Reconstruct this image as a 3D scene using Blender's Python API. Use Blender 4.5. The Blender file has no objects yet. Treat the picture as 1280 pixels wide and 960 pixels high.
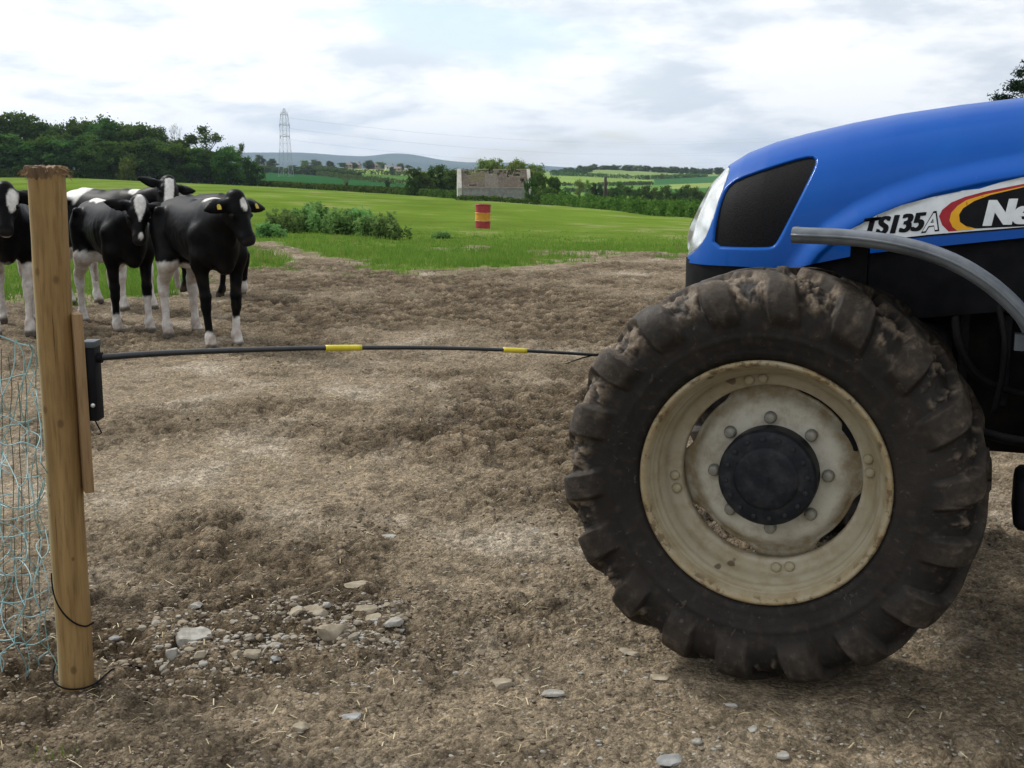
import bpy, bmesh, math, random
import numpy as np
from mathutils import Vector, Matrix

R = math.radians
random.seed(7)
rng = np.random.default_rng(11)
scene = bpy.context.scene
COL = scene.collection

# ------------------------------------------------------------------ camera
H = 1.56                       # eye height
F = 1500.0                     # focal length in photo pixels (1280 wide)
PITCH = math.atan(265.0 / F)
SP, CP = math.sin(PITCH), math.cos(PITCH)
cam = bpy.data.cameras.new("camera")
cam.sensor_width = 36.0
cam.lens = F / 1280.0 * 36.0
cam.clip_start = 0.05
cam.clip_end = 40000
camo = bpy.data.objects.new("camera", cam)
COL.objects.link(camo)
camo.location = (0, 0, H)
camo.rotation_euler = (R(90) - PITCH, 0, 0)
scene.camera = camo

# ------------------------------------------------------------------ world, sun, exposure
SUN_DIR = Vector((-0.66, 0.46, 0.80)).normalized()     # towards the sun
SUN_EL = math.asin(SUN_DIR.z)
SUN_AZ = math.atan2(SUN_DIR.x, SUN_DIR.y)
scene.view_settings.view_transform = 'Standard'
scene.view_settings.look = 'None'
scene.view_settings.exposure = 0.25
scene.view_settings.gamma = 1.0
scene.view_settings.use_curve_mapping = False
world = bpy.data.worlds.new("World")
scene.world = world
world.use_nodes = True
wn, wl = world.node_tree.nodes, world.node_tree.links
wn.clear()


def wnode(t, **kw):
    n = wn.new(t)
    for k, v in kw.items():
        setattr(n, k, v)
    return n


w_out = wnode('ShaderNodeOutputWorld')
w_sky = wnode('ShaderNodeTexSky')
w_sky.sky_type = 'NISHITA'
w_sky.sun_disc = False
w_sky.sun_elevation = SUN_EL
w_sky.sun_rotation = SUN_AZ
w_bg1 = wnode('ShaderNodeBackground'); w_bg1.inputs[1].default_value = 0.15
w_bg2 = wnode('ShaderNodeBackground'); w_bg2.inputs[1].default_value = 1.0
w_mix = wnode('ShaderNodeMixShader')
wl.new(w_sky.outputs[0], w_bg1.inputs[0])
w_tc = wnode('ShaderNodeTexCoord')
w_sep = wnode('ShaderNodeSeparateXYZ')
wl.new(w_tc.outputs['Generated'], w_sep.inputs[0])


def wmath(op, a, b=None, clamp=False):
    n = wnode('ShaderNodeMath', operation=op)
    n.use_clamp = clamp
    for i, v in enumerate((a, b)):
        if v is None:
            continue
        if isinstance(v, (int, float)):
            n.inputs[i].default_value = v
        else:
            wl.new(v, n.inputs[i])
    return n.outputs[0]


zz = wmath('MAXIMUM', w_sep.outputs[2], 0.0)
zz = wmath('ADD', zz, 0.24)
pxx = wmath('DIVIDE', w_sep.outputs[0], zz)
pyy = wmath('DIVIDE', w_sep.outputs[1], zz)
w_cmb = wnode('ShaderNodeCombineXYZ')
wl.new(pxx, w_cmb.inputs[0]); wl.new(pyy, w_cmb.inputs[1])


def wnoise(scale, detail, rough, off, dist=0.0):
    m = wnode('ShaderNodeMapping')
    m.inputs['Location'].default_value = off
    wl.new(w_cmb.outputs[0], m.inputs[0])
    n = wnode('ShaderNodeTexNoise')
    n.inputs['Scale'].default_value = scale
    n.inputs['Detail'].default_value = detail
    n.inputs['Roughness'].default_value = rough
    n.inputs['Distortion'].default_value = dist
    wl.new(m.outputs[0], n.inputs['Vector'])
    return n.outputs['Fac']


def wramp(v, lo, hi):
    n = wnode('ShaderNodeMapRange')
    n.interpolation_type = 'SMOOTHSTEP'
    n.inputs['From Min'].default_value = lo
    n.inputs['From Max'].default_value = hi
    wl.new(v, n.inputs['Value'])
    return n.outputs[0]


n_big = wnoise(0.75, 4.0, 0.5, (3.1, 0.4, 0.0), 0.3)
n_mid = wnoise(1.7, 9.0, 0.56, (7.7, 2.2, 0.0), 0.15)
n_fine = wnoise(5.0, 8.0, 0.6, (1.7, 5.1, 0.0), 0.1)
grey = wmath('ADD', wmath('MULTIPLY', n_mid, 0.75), wmath('MULTIPLY', n_fine, 0.25))
grey = wramp(grey, 0.38, 0.55)                    # 1 = bright cloud, 0 = grey cloud base
cc = wnode('ShaderNodeMix'); cc.data_type = 'RGBA'
wl.new(grey, cc.inputs['Factor'])
cc.inputs['A'].default_value = (0.73, 0.80, 0.88, 1)
cc.inputs['B'].default_value = (1.12, 1.13, 1.14, 1)
# thin overcast is brighter around the sun it hides
w_dot = wnode('ShaderNodeVectorMath', operation='DOT_PRODUCT')
wl.new(w_tc.outputs['Generated'], w_dot.inputs[0]); w_dot.inputs[1].default_value = SUN_DIR
w_glow = wmath('MULTIPLY_ADD', w_dot.outputs['Value'], 0.40)
w_glow.node.inputs[2].default_value = 0.76
w_sc = wnode('ShaderNodeVectorMath', operation='SCALE')
wl.new(cc.outputs['Result'], w_sc.inputs[0]); wl.new(w_glow, w_sc.inputs['Scale'])
wl.new(w_sc.outputs[0], w_bg2.inputs[0])
cover = wmath('ADD', wmath('MULTIPLY', n_big, 0.8), wmath('MULTIPLY', n_mid, 0.35))
cover = wramp(cover, 0.40, 0.53)
cover = wmath('MAXIMUM', cover, 0.40)
wl.new(cover, w_mix.inputs[0])
wl.new(w_bg1.outputs[0], w_mix.inputs[1])
wl.new(w_bg2.outputs[0], w_mix.inputs[2])
wl.new(w_mix.outputs[0], w_out.inputs[0])

sun = bpy.data.lights.new("sun", 'SUN')
sun.energy = 2.3
sun.angle = R(8)
sun.color = (1.0, 0.965, 0.90)
suno = bpy.data.objects.new("sun", sun)
COL.objects.link(suno)
suno.rotation_euler = SUN_DIR.to_track_quat('Z', 'Y').to_euler()
suno.location = (-20, 10, 40)
scene.cycles.use_denoising = True
scene.cycles.max_bounces = 6
scene.cycles.transparent_max_bounces = 8


# ------------------------------------------------------------------ helpers: objects
def tag(o, label=None, cat=None, group=None, kind=None):
    if label: o['label'] = label
    if cat: o['category'] = cat
    if group: o['group'] = group
    if kind: o['kind'] = kind
    return o


def empty(name, loc=(0, 0, 0), rz=0.0):
    o = bpy.data.objects.new(name, None)
    COL.objects.link(o)
    o.location = loc
    o.rotation_euler = (0, 0, rz)
    return o


def link(name, me, mat=None, parent=None, loc=None):
    o = bpy.data.objects.new(name, me)
    COL.objects.link(o)
    if mat is not None and len(me.materials) == 0:
        me.materials.append(mat)
    if parent: o.parent = parent
    if loc is not None: o.location = loc
    return o


def np_mesh(name, V, Fc, smooth=True):
    """V (n,3), Fc (m,k) k = 3 or 4"""
    V = np.asarray(V, dtype=np.float32); Fc = np.asarray(Fc, dtype=np.int32)
    me = bpy.data.meshes.new(name)
    m, k = Fc.shape
    me.vertices.add(len(V)); me.vertices.foreach_set('co', V.ravel())
    me.loops.add(m * k); me.loops.foreach_set('vertex_index', Fc.ravel())
    me.polygons.add(m)
    me.polygons.foreach_set('loop_start', np.arange(0, m * k, k, dtype=np.int32))
    me.polygons.foreach_set('loop_total', np.full(m, k, dtype=np.int32))
    me.polygons.foreach_set('use_smooth', np.full(m, smooth, dtype=bool))
    me.update(calc_edges=True)
    me.validate()
    return me


def vcol(me, name, rgb):
    a = me.attributes.new(name, 'FLOAT_COLOR', 'POINT')
    c = np.ones((len(me.vertices), 4), dtype=np.float32)
    c[:, :3] = rgb
    a.data.foreach_set('color', c.ravel())


def vfloat(me, name, val):
    a = me.attributes.new(name, 'FLOAT', 'POINT')
    a.data.foreach_set('value', np.asarray(val, dtype=np.float32))


class MB:
    """collects shapes, then links them as ONE mesh"""
    def __init__(s): s.v = []; s.f = []

    def add(s, V, Fs):
        o = len(s.v)
        s.v += [tuple(map(float, p)) for p in V]
        s.f += [tuple(i + o for i in f) for f in Fs]

    def box(s, lo, hi, M=None, jit=0.0):
        (a, b, c), (d, e, f) = lo, hi
        V = [Vector(p) for p in ((a,b,c),(d,b,c),(d,e,c),(a,e,c),(a,b,f),(d,b,f),(d,e,f),(a,e,f))]
        if jit: V = [p + Vector((random.uniform(-jit,jit) for _ in range(3))) for p in V]
        if M is not None: V = [M @ p for p in V]
        s.add(V, [(0,3,2,1),(4,5,6,7),(0,1,5,4),(1,2,6,5),(2,3,7,6),(3,0,4,7)])

    def tube(s, pts, rad, n=8, cap=True):
        pts = [Vector(p) for p in pts]
        if isinstance(rad, (int, float)): rad = [rad] * len(pts)
        V, Fs = [], []
        ref = None
        for i, p in enumerate(pts):
            t = (pts[min(i + 1, len(pts) - 1)] - pts[max(i - 1, 0)])
            if t.length < 1e-9: t = Vector((0, 0, 1))
            t.normalize()
            if ref is None:
                ref = t.orthogonal().normalized()
            ref = (ref - t * ref.dot(t))
            if ref.length < 1e-6: ref = t.orthogonal()
            ref.normalize()
            b = t.cross(ref)
            for k in range(n):
                a = 2 * math.pi * k / n
                V.append(p + (ref * math.cos(a) + b * math.sin(a)) * rad[i])
        for i in range(len(pts) - 1):
            for k in range(n):
                Fs.append((i*n+k, i*n+(k+1) % n, (i+1)*n+(k+1) % n, (i+1)*n+k))
        if cap:
            Fs.append(tuple(reversed(range(n))))
            Fs.append(tuple((len(pts)-1)*n + k for k in range(n)))
        s.add(V, Fs)

    def lathe(s, prof, n=48, axis='y', closed=False, M=None):
        """prof: list of (radius, height along axis)"""
        V, Fs = [], []
        for (r, h) in prof:
            for k in range(n):
                a = 2 * math.pi * k / n
                if axis == 'y': p = Vector((r * math.cos(a), h, r * math.sin(a)))
                else: p = Vector((r * math.cos(a), r * math.sin(a), h))
                V.append(M @ p if M is not None else p)
        m = len(prof)
        for i in range(m if closed else m - 1):
            j = (i + 1) % m
            for k in range(n):
                q = (i*n+k, i*n+(k+1) % n, j*n+(k+1) % n, j*n+k)
                Fs.append(q if axis == 'z' else tuple(reversed(q)))
        s.add(V, Fs)

    def build(s, name, mat, parent=None, smooth=True, loc=None, fixn=True, autosmooth=None):
        me = bpy.data.meshes.new(name)
        me.from_pydata(s.v, [], s.f)
        if fixn:
            bm = bmesh.new(); bm.from_mesh(me)
            bmesh.ops.recalc_face_normals(bm, faces=bm.faces[:])
            bm.to_mesh(me); bm.free()
        me.polygons.foreach_set('use_smooth', np.full(len(me.polygons), smooth, dtype=bool))
        if autosmooth is not None:
            me.polygons.foreach_set('use_smooth', np.full(len(me.polygons), True, dtype=bool))
            try: me.set_sharp_from_angle(angle=R(autosmooth))
            except Exception: pass
        return link(name, me, mat, parent, loc)


def bevel_mesh(o, w=0.01, seg=2):
    bm = bmesh.new(); bm.from_mesh(o.data)
    bmesh.ops.remove_doubles(bm, verts=bm.verts[:], dist=1e-5)
    bmesh.ops.bevel(bm, geom=bm.edges[:], offset=w, segments=seg, affect='EDGES', profile=0.6)
    bm.to_mesh(o.data); bm.free()
    o.data.polygons.foreach_set('use_smooth', np.full(len(o.data.polygons), True, dtype=bool))
    try: o.data.set_sharp_from_angle(angle=R(40))
    except Exception: pass
    return o


def spline(pts, n):
    out = []
    for i in range(len(pts) - 1):
        p0, p1, p2, p3 = pts[max(i-1, 0)], pts[i], pts[i+1], pts[min(i+2, len(pts)-1)]
        for k in range(n):
            t = k / n
            out.append(0.5 * ((2*p1) + (p2-p0)*t + (2*p0-5*p1+4*p2-p3)*t*t + (3*p1-p0-3*p2+p3)*t**3))
    out.append(pts[-1])
    return out



# ------------------------------------------------------------------ helpers: noise
def _hash(ix, iy, seed):
    n = (ix.astype(np.int64) * 374761393 + iy.astype(np.int64) * 668265263 + seed * 1274126177) & 0x7fffffff
    n = (n ^ (n >> 13)) * 1274126177 & 0x7fffffff
    n = (n ^ (n >> 16)) & 0xffff
    return n / 65535.0


def perlin(x, y, seed=0):
    ix, iy = np.floor(x), np.floor(y)
    fx, fy = x - ix, y - iy
    ux, uy = fx*fx*fx*(fx*(fx*6-15)+10), fy*fy*fy*(fy*(fy*6-15)+10)
    def g(ax, ay):
        a = _hash(ix + ax, iy + ay, seed) * 2 * np.pi
        return np.cos(a) * (fx - ax) + np.sin(a) * (fy - ay)
    return ((g(0,0)*(1-ux)+g(1,0)*ux)*(1-uy) + (g(0,1)*(1-ux)+g(1,1)*ux)*uy) * 1.45


def fbm(x, y, octv=4, seed=0, gain=0.5, lac=2.07):
    s, a, t = 0.0, 1.0, 0.0
    for i in range(octv):
        s = s + a * perlin(x, y, seed + i * 17); t += a
        a *= gain; x = x * lac + 13.7; y = y * lac + 5.3
    return s / t


def billow(x, y, octv=3, seed=0):
    s, a, t = 0.0, 1.0, 0.0
    for i in range(octv):
        s = s + a * np.abs(perlin(x, y, seed + i * 31)); t += a
        a *= 0.5; x = x * 2.1 + 3.1; y = y * 2.1 + 9.2
    return s / t


def lumps(x, y, cell, seed, on=0.8, rmin=0.45, rmax=0.95):
    """rounded clods of random size that overlap, with creases between them (0..1)"""
    gx, gy = np.floor(x / cell), np.floor(y / cell)
    out = np.zeros_like(x); tone = np.zeros_like(x)
    for ox in (-1, 0, 1):
        for oy in (-1, 0, 1):
            ix, iy = gx + ox, gy + oy
            cx = (ix + _hash(ix, iy, seed)) * cell; cy = (iy + _hash(ix, iy, seed + 1)) * cell
            rr = cell * (rmin + (rmax - rmin) * _hash(ix, iy, seed + 2) ** 1.5)
            hh = (0.45 + 0.55 * _hash(ix, iy, seed + 3)) * (_hash(ix, iy, seed + 4) < on)
            a = _hash(ix, iy, seed + 5) * np.pi; st = 0.65 + 0.7 * _hash(ix, iy, seed + 6)
            dx, dy = x - cx, y - cy
            u = (dx * np.cos(a) + dy * np.sin(a)) * st; v = (-dx * np.sin(a) + dy * np.cos(a)) / st
            k = hh * np.sqrt(np.clip(1 - (u * u + v * v) / (rr * rr), 0, 1))
            b = k > out
            out = np.where(b, k, out); tone = np.where(b, _hash(ix, iy, seed + 7), tone)
    return out, tone


def sst(v, lo, hi):
    t = np.clip((v - lo) / (hi - lo), 0, 1)
    return t * t * (3 - 2 * t)


# ------------------------------------------------------------------ helpers: camera geometry
def ray(px, py):
    a, v = (px - 640) / F, (480 - py) / F
    return Vector((a, CP + v * SP, -SP + v * CP))


def at(px, py, Y):
    """point of the vertical plane y = Y seen at this place of the photograph"""
    d = ray(px, py)
    t = Y / d.y
    return Vector((d.x * t, Y, H + d.z * t))


def flat(px, py, z=0.0):
    d = ray(px, py)
    t = (z - H) / d.z
    return Vector((d.x * t, d.y * t, z))


def slope(py):
    v = (480 - np.asarray(py, float)) / F
    return (-SP + v * CP) / (CP + v * SP)


def project(x, y, z):
    dep = y * CP - (z - H) * SP
    vv = (y * SP + (z - H) * CP) / dep
    return 640 + F * x / dep, 480 - F * vv


# ------------------------------------------------------------------ terrain heights
COLS = {
    -250: [(45,268),(280,222),(340,221),(600,219),(1500,214)],
    0:   [(45,268),(280,222),(340,221),(600,219),(1500,214)],
    80:  [(45,268),(280,222),(340,222),(600,220),(1500,214)],
    330: [(45,271),(300,233),(380,232.5),(500,229.5),(900,219),(1200,211.5),(1500,213)],
    420: [(45,277),(275,238.5),(350,237.5),(500,233.5),(900,219),(1050,213),(1275,210),(1650,214)],
    490: [(45,281),(250,242.5),(340,242),(500,238),(900,223),(1275,211.5),(1650,214.5)],
    545: [(45,284),(220,246),(300,247),(500,242),(900,228),(1275,217),(1650,216)],
    620: [(45,286),(165,251),(250,255),(500,248),(900,232),(1350,220),(1650,217)],
    700: [(45,289),(140,257),(195,262),(375,258),(525,248),(900,228),(1350,214.5),(1650,215)],
    745: [(45,290),(125,260),(165,266),(300,262),(525,247),(900,228),(1350,211.5),(1650,214)],
    780: [(45,290),(115,264),(165,270),(300,264),(525,246),(900,228),(1350,212.5),(1650,215)],
    870: [(45,292),(92,272),(135,280),(300,268),(525,250),(900,232),(1350,218),(1650,217)],
    1000: [(45,294),(75,282),(120,285),(300,268),(525,250),(900,235),(1350,218),(1650,217)],
    1500: [(45,294),(75,282),(120,285),(300,268),(525,250),(900,235),(1350,218),(1650,217)],
}
CREST_X = [-250, 0, 320, 380, 430, 460, 490, 520, 545, 580, 640, 690, 750, 900, 1500]
CREST_Y = [196, 194, 190.5, 190.5, 194.5, 195.5, 191, 193, 199, 203, 203, 208, 211, 211, 209]
_LD = np.linspace(math.log(5), math.log(15000), 420)
_DG = np.exp(_LD)
_PXG = np.linspace(-250, 1500, 240)


def _build_table():
    keys = sorted(COLS)
    rows = []
    flat_py = 480 - F * np.array([(math.tan(PITCH - math.atan2(H, d))) for d in (14, 20)])
    for k in keys:
        pts = [(14, flat_py[0]), (20, flat_py[1])] + COLS[k] + [(3000, 214.2)]
        d = np.array([p[0] for p in pts]); q = np.array([p[1] for p in pts])
        inv = 1.0 / d[::-1]
        rows.append(np.interp(1.0 / _DG, inv, q[::-1]))
    rows = np.array(rows)
    PY = np.empty((len(_PXG), len(_DG)))
    for j in range(len(_DG)):
        PY[:, j] = np.interp(_PXG, keys, rows[:, j])
    cr = np.interp(_PXG, CREST_X, CREST_Y)
    w = sst(_DG, 4500, 9000)[None, :] - 0.8 * sst(_DG, 9300, 14000)[None, :]
    PY = PY * (1 - w) + cr[:, None] * w
    Z = H + _DG[None, :] * slope(PY)
    Z = Z * sst(_DG, 13, 24)[None, :]
    for _ in range(3):                                  # soften the creases
        Z[1:-1] = (Z[:-2] + 2 * Z[1:-1] + Z[2:]) / 4
        Z[:, 1:-1] = (Z[:, :-2] + 2 * Z[:, 1:-1] + Z[:, 2:]) / 4
    return Z


_ZT = _build_table()


def tD(x, y):
    """direction (as photo column) and distance of a ground point"""
    x = np.asarray(x, float); y = np.asarray(y, float)
    th = np.arctan2(x, y); r = np.hypot(x, y)
    th2 = np.clip(th, -0.62, 0.62)
    return 640 + F / CP * np.tan(th2), r * np.cos(th2)


def gz(x, y):
    px, D = tD(x, y)
    D = np.clip(D, 5.01, 14900)
    u = np.clip((px - _PXG[0]) / (_PXG[1] - _PXG[0]), 0, len(_PXG) - 1.001)
    w = (np.log(D) - _LD[0]) / (_LD[1] - _LD[0])
    w = np.clip(w, 0, len(_LD) - 1.001)
    i, j = u.astype(int), w.astype(int)
    a, b = u - i, w - j
    z = (_ZT[i, j]*(1-a)*(1-b) + _ZT[i+1, j]*a*(1-b) + _ZT[i, j+1]*(1-a)*b + _ZT[i+1, j+1]*a*b)
    return z


def gpt(px, D):
    """ground point in the direction of a photo column, at depth D"""
    x = (px - 640) / F * CP * D
    return Vector((x, D, float(gz(np.array(x), np.array(D)))))


HEDGE_PX = [-250, 0, 80, 330, 420, 490, 545, 620, 700, 745, 780, 870, 1000, 1500]
HEDGE_D = [285, 285, 285, 300, 275, 250, 220, 178, 140, 125, 115, 92, 75, 70]
# edge between the trodden mud and the grass
EDGE_PX = [-250, 0, 60, 100, 190, 240, 262, 300, 345, 400, 440, 480, 560, 610, 640, 700, 780, 860, 1000, 1300, 1500]
EDGE_PY = [366, 366, 368, 371, 366, 352, 342, 338, 331, 323, 330, 337, 342, 337, 331, 322, 314, 310, 306, 300, 300]
EDGE_D = [float(flat(640, q).y) for q in EDGE_PY]


def mud_mask(x, y):
    px, D = tD(x, y)
    e = np.interp(px, EDGE_PX, EDGE_D)
    n = fbm(x * 0.9, y * 0.45, 4, 5) * 3.0 + fbm(x * 4.0, y * 2.0, 3, 9) * 1.9
    s = (e - D) / 1.3 + n * 0.9
    # bare poached strip that runs back beside the cows
    ax, ay = flat(318, 303).x, flat(318, 303).y
    bx, by = flat(415, 328).x, flat(415, 328).y
    tt = np.clip(((x-ax)*(bx-ax)+(y-ay)*(by-ay))/((bx-ax)**2+(by-ay)**2), 0, 1)
    dd = np.hypot((x-ax-(bx-ax)*tt), (y-ay-(by-ay)*tt) * 0.55)
    s = np.maximum(s, (0.42 - dd) * 2.6 + n * 0.35)
    # scuffed patches inside the grass
    for (qx, qy, rr) in ((735, 308, 0.8), (600, 300, 0.35), (560, 306, 0.4), (805, 312, 0.9)):
        c = flat(qx, qy)
        s = np.maximum(s, (rr - np.hypot(x - c.x, (y - c.y) * 0.5)) * 1.4 + n * 0.5)
    return sst(s, -0.35, 0.55)


# ------------------------------------------------------------------ materials
def new_mat(name):
    m = bpy.data.materials.new(name)
    m.use_nodes = True
    nt = m.node_tree
    b = nt.nodes['Principled BSDF']
    return m, nt, b


def nd(nt, t, **kw):
    n = nt.nodes.new(t)
    for k, v in kw.items(): setattr(n, k, v)
    return n


def tnoise(nt, scale, detail=4, rough=0.55, coord='Object', stretch=None, dist=0.0):
    tc = nd(nt, 'ShaderNodeTexCoord')
    n = nd(nt, 'ShaderNodeTexNoise')
    n.inputs['Scale'].default_value = scale
    n.inputs['Detail'].default_value = detail
    n.inputs['Roughness'].default_value = rough
    n.inputs['Distortion'].default_value = dist
    src = tc.outputs[coord]
    if stretch:
        mp = nd(nt, 'ShaderNodeMapping')
        mp.inputs['Scale'].default_value = stretch
        nt.links.new(src, mp.inputs[0]); src = mp.outputs[0]
    nt.links.new(src, n.inputs['Vector'])
    return n.outputs['Fac']


def mrange(nt, v, lo, hi, a=0.0, b=1.0, smooth=True):
    n = nd(nt, 'ShaderNodeMapRange')
    if smooth: n.interpolation_type = 'SMOOTHSTEP'
    n.inputs['From Min'].default_value = lo; n.inputs['From Max'].default_value = hi
    n.inputs['To Min'].default_value = a; n.inputs['To Max'].default_value = b
    nt.links.new(v, n.inputs['Value'])
    return n.outputs[0]


def nmix(nt, fac, a, b, blend='MIX'):
    n = nd(nt, 'ShaderNodeMix'); n.data_type = 'RGBA'; n.blend_type = blend
    for sock, v in (('Factor', fac), ('A', a), ('B', b)):
        if isinstance(v, (int, float)): n.inputs[sock].default_value = v
        elif isinstance(v, tuple): n.inputs[sock].default_value = (*v, 1.0)
        else: nt.links.new(v, n.inputs[sock])
    return n.outputs['Result']


def nmath(nt, op, a, b=None, clamp=False):
    n = nd(nt, 'ShaderNodeMath', operation=op); n.use_clamp = clamp
    for i, v in enumerate((a, b)):
        if v is None: continue
        if isinstance(v, (int, float)): n.inputs[i].default_value = v
        else: nt.links.new(v, n.inputs[i])
    return n.outputs[0]


def bump(nt, b, h, strength=0.4, dist=0.01):
    n = nd(nt, 'ShaderNodeBump')
    n.inputs['Strength'].default_value = strength
    n.inputs['Distance'].default_value = dist
    nt.links.new(h, n.inputs['Height'])
    nt.links.new(n.outputs[0], b.inputs['Normal'])
    return n


def simple(name, c1, c2=None, scale=8.0, rough=0.7, metal=0.0, bmp=0.0, detail=5, lo=0.35, hi=0.65, stretch=None, coat=0.0, bdist=0.01, spec=0.5):
    m, nt, b = new_mat(name)
    if c2 is None: c2 = tuple(min(1, x * 1.25) for x in c1)
    n = tnoise(nt, scale, detail, 0.6, stretch=stretch)
    nt.links.new(nmix(nt, mrange(nt, n, lo, hi), c1, c2), b.inputs['Base Color'])
    b.inputs['Roughness'].default_value = rough
    b.inputs['Metallic'].default_value = metal
    b.inputs['Coat Weight'].default_value = coat
    b.inputs['Specular IOR Level'].default_value = spec
    if bmp:
        bump(nt, b, tnoise(nt, scale * 4, 5, 0.65, stretch=stretch), bmp, bdist)
    return m


def leaf_mat(name, dark, light, scale=0.25, trans=0.3, yellow=None):
    """foliage: clumps of darker and lighter leaves, a little light coming through"""
    m = bpy.data.materials.new(name); m.use_nodes = True
    nt = m.node_tree; nt.nodes.clear()
    out = nd(nt, 'ShaderNodeOutputMaterial')
    geo = nd(nt, 'ShaderNodeNewGeometry')
    oi = nd(nt, 'ShaderNodeObjectInfo')
    at_ = nd(nt, 'ShaderNodeAttribute'); at_.attribute_name = 'leafr'
    n = nd(nt, 'ShaderNodeTexNoise'); n.inputs['Scale'].default_value = scale; n.inputs['Detail'].default_value = 3
    nt.links.new(geo.outputs['Position'], n.inputs['Vector'])
    f = nmath(nt, 'ADD', nmath(nt, 'MULTIPLY', mrange(nt, n.outputs['Fac'], 0.3, 0.7), 0.5),
              nmath(nt, 'MULTIPLY', at_.outputs['Fac'], 0.5))
    c = nmix(nt, f, dark, light)
    hv = nd(nt, 'ShaderNodeHueSaturation')
    nt.links.new(c, hv.inputs['Color'])
    nt.links.new(mrange(nt, oi.outputs['Random'], 0, 1, 0.48, 0.53, False), hv.inputs['Hue'])
    nt.links.new(mrange(nt, oi.outputs['Random'], 0, 1, 0.8, 1.25, False), hv.inputs['Value'])
    d = nd(nt, 'ShaderNodeBsdfDiffuse'); t = nd(nt, 'ShaderNodeBsdfTranslucent')
    mx = nd(nt, 'ShaderNodeMixShader'); mx.inputs[0].default_value = trans
    nt.links.new(hv.outputs[0], d.inputs[0]); nt.links.new(hv.outputs[0], t.inputs[0])
    nt.links.new(d.outputs[0], mx.inputs[1]); nt.links.new(t.outputs[0], mx.inputs[2])
    nt.links.new(mx.outputs[0], out.inputs[0])
    return m


M = {}
M['leaf_dark'] = leaf_mat('leaf_dark', (0.030, 0.064, 0.018), (0.105, 0.170, 0.042), 0.22, 0.45)
M['leaf_mid'] = leaf_mat('leaf_mid', (0.036, 0.078, 0.018), (0.12, 0.20, 0.042), 0.22, 0.45)
M['leaf_light'] = leaf_mat('leaf_light', (0.09, 0.15, 0.035), (0.23, 0.30, 0.075), 0.3, 0.5)
M['leaf_hedge'] = leaf_mat('leaf_hedge', (0.028, 0.062, 0.013), (0.115, 0.19, 0.036), 0.6, 0.38)
M['leaf_conifer'] = leaf_mat('leaf_conifer', (0.006, 0.014, 0.008), (0.022, 0.04, 0.018), 0.8, 0.1)
M['leaf_weed'] = leaf_mat('leaf_weed', (0.075, 0.155, 0.045), (0.23, 0.37, 0.12), 1.6, 0.38)
M['blade'] = leaf_mat('blade', (0.075, 0.15, 0.020), (0.19, 0.28, 0.05), 0.7, 0.4)
M['leaf_bramble'] = leaf_mat('leaf_bramble', (0.024, 0.058, 0.012), (0.15, 0.215, 0.042), 0.9, 0.4)
M['bark'] = simple('bark', (0.05, 0.04, 0.03), (0.11, 0.09, 0.07), 6, 0.9, bmp=0.5)


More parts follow.
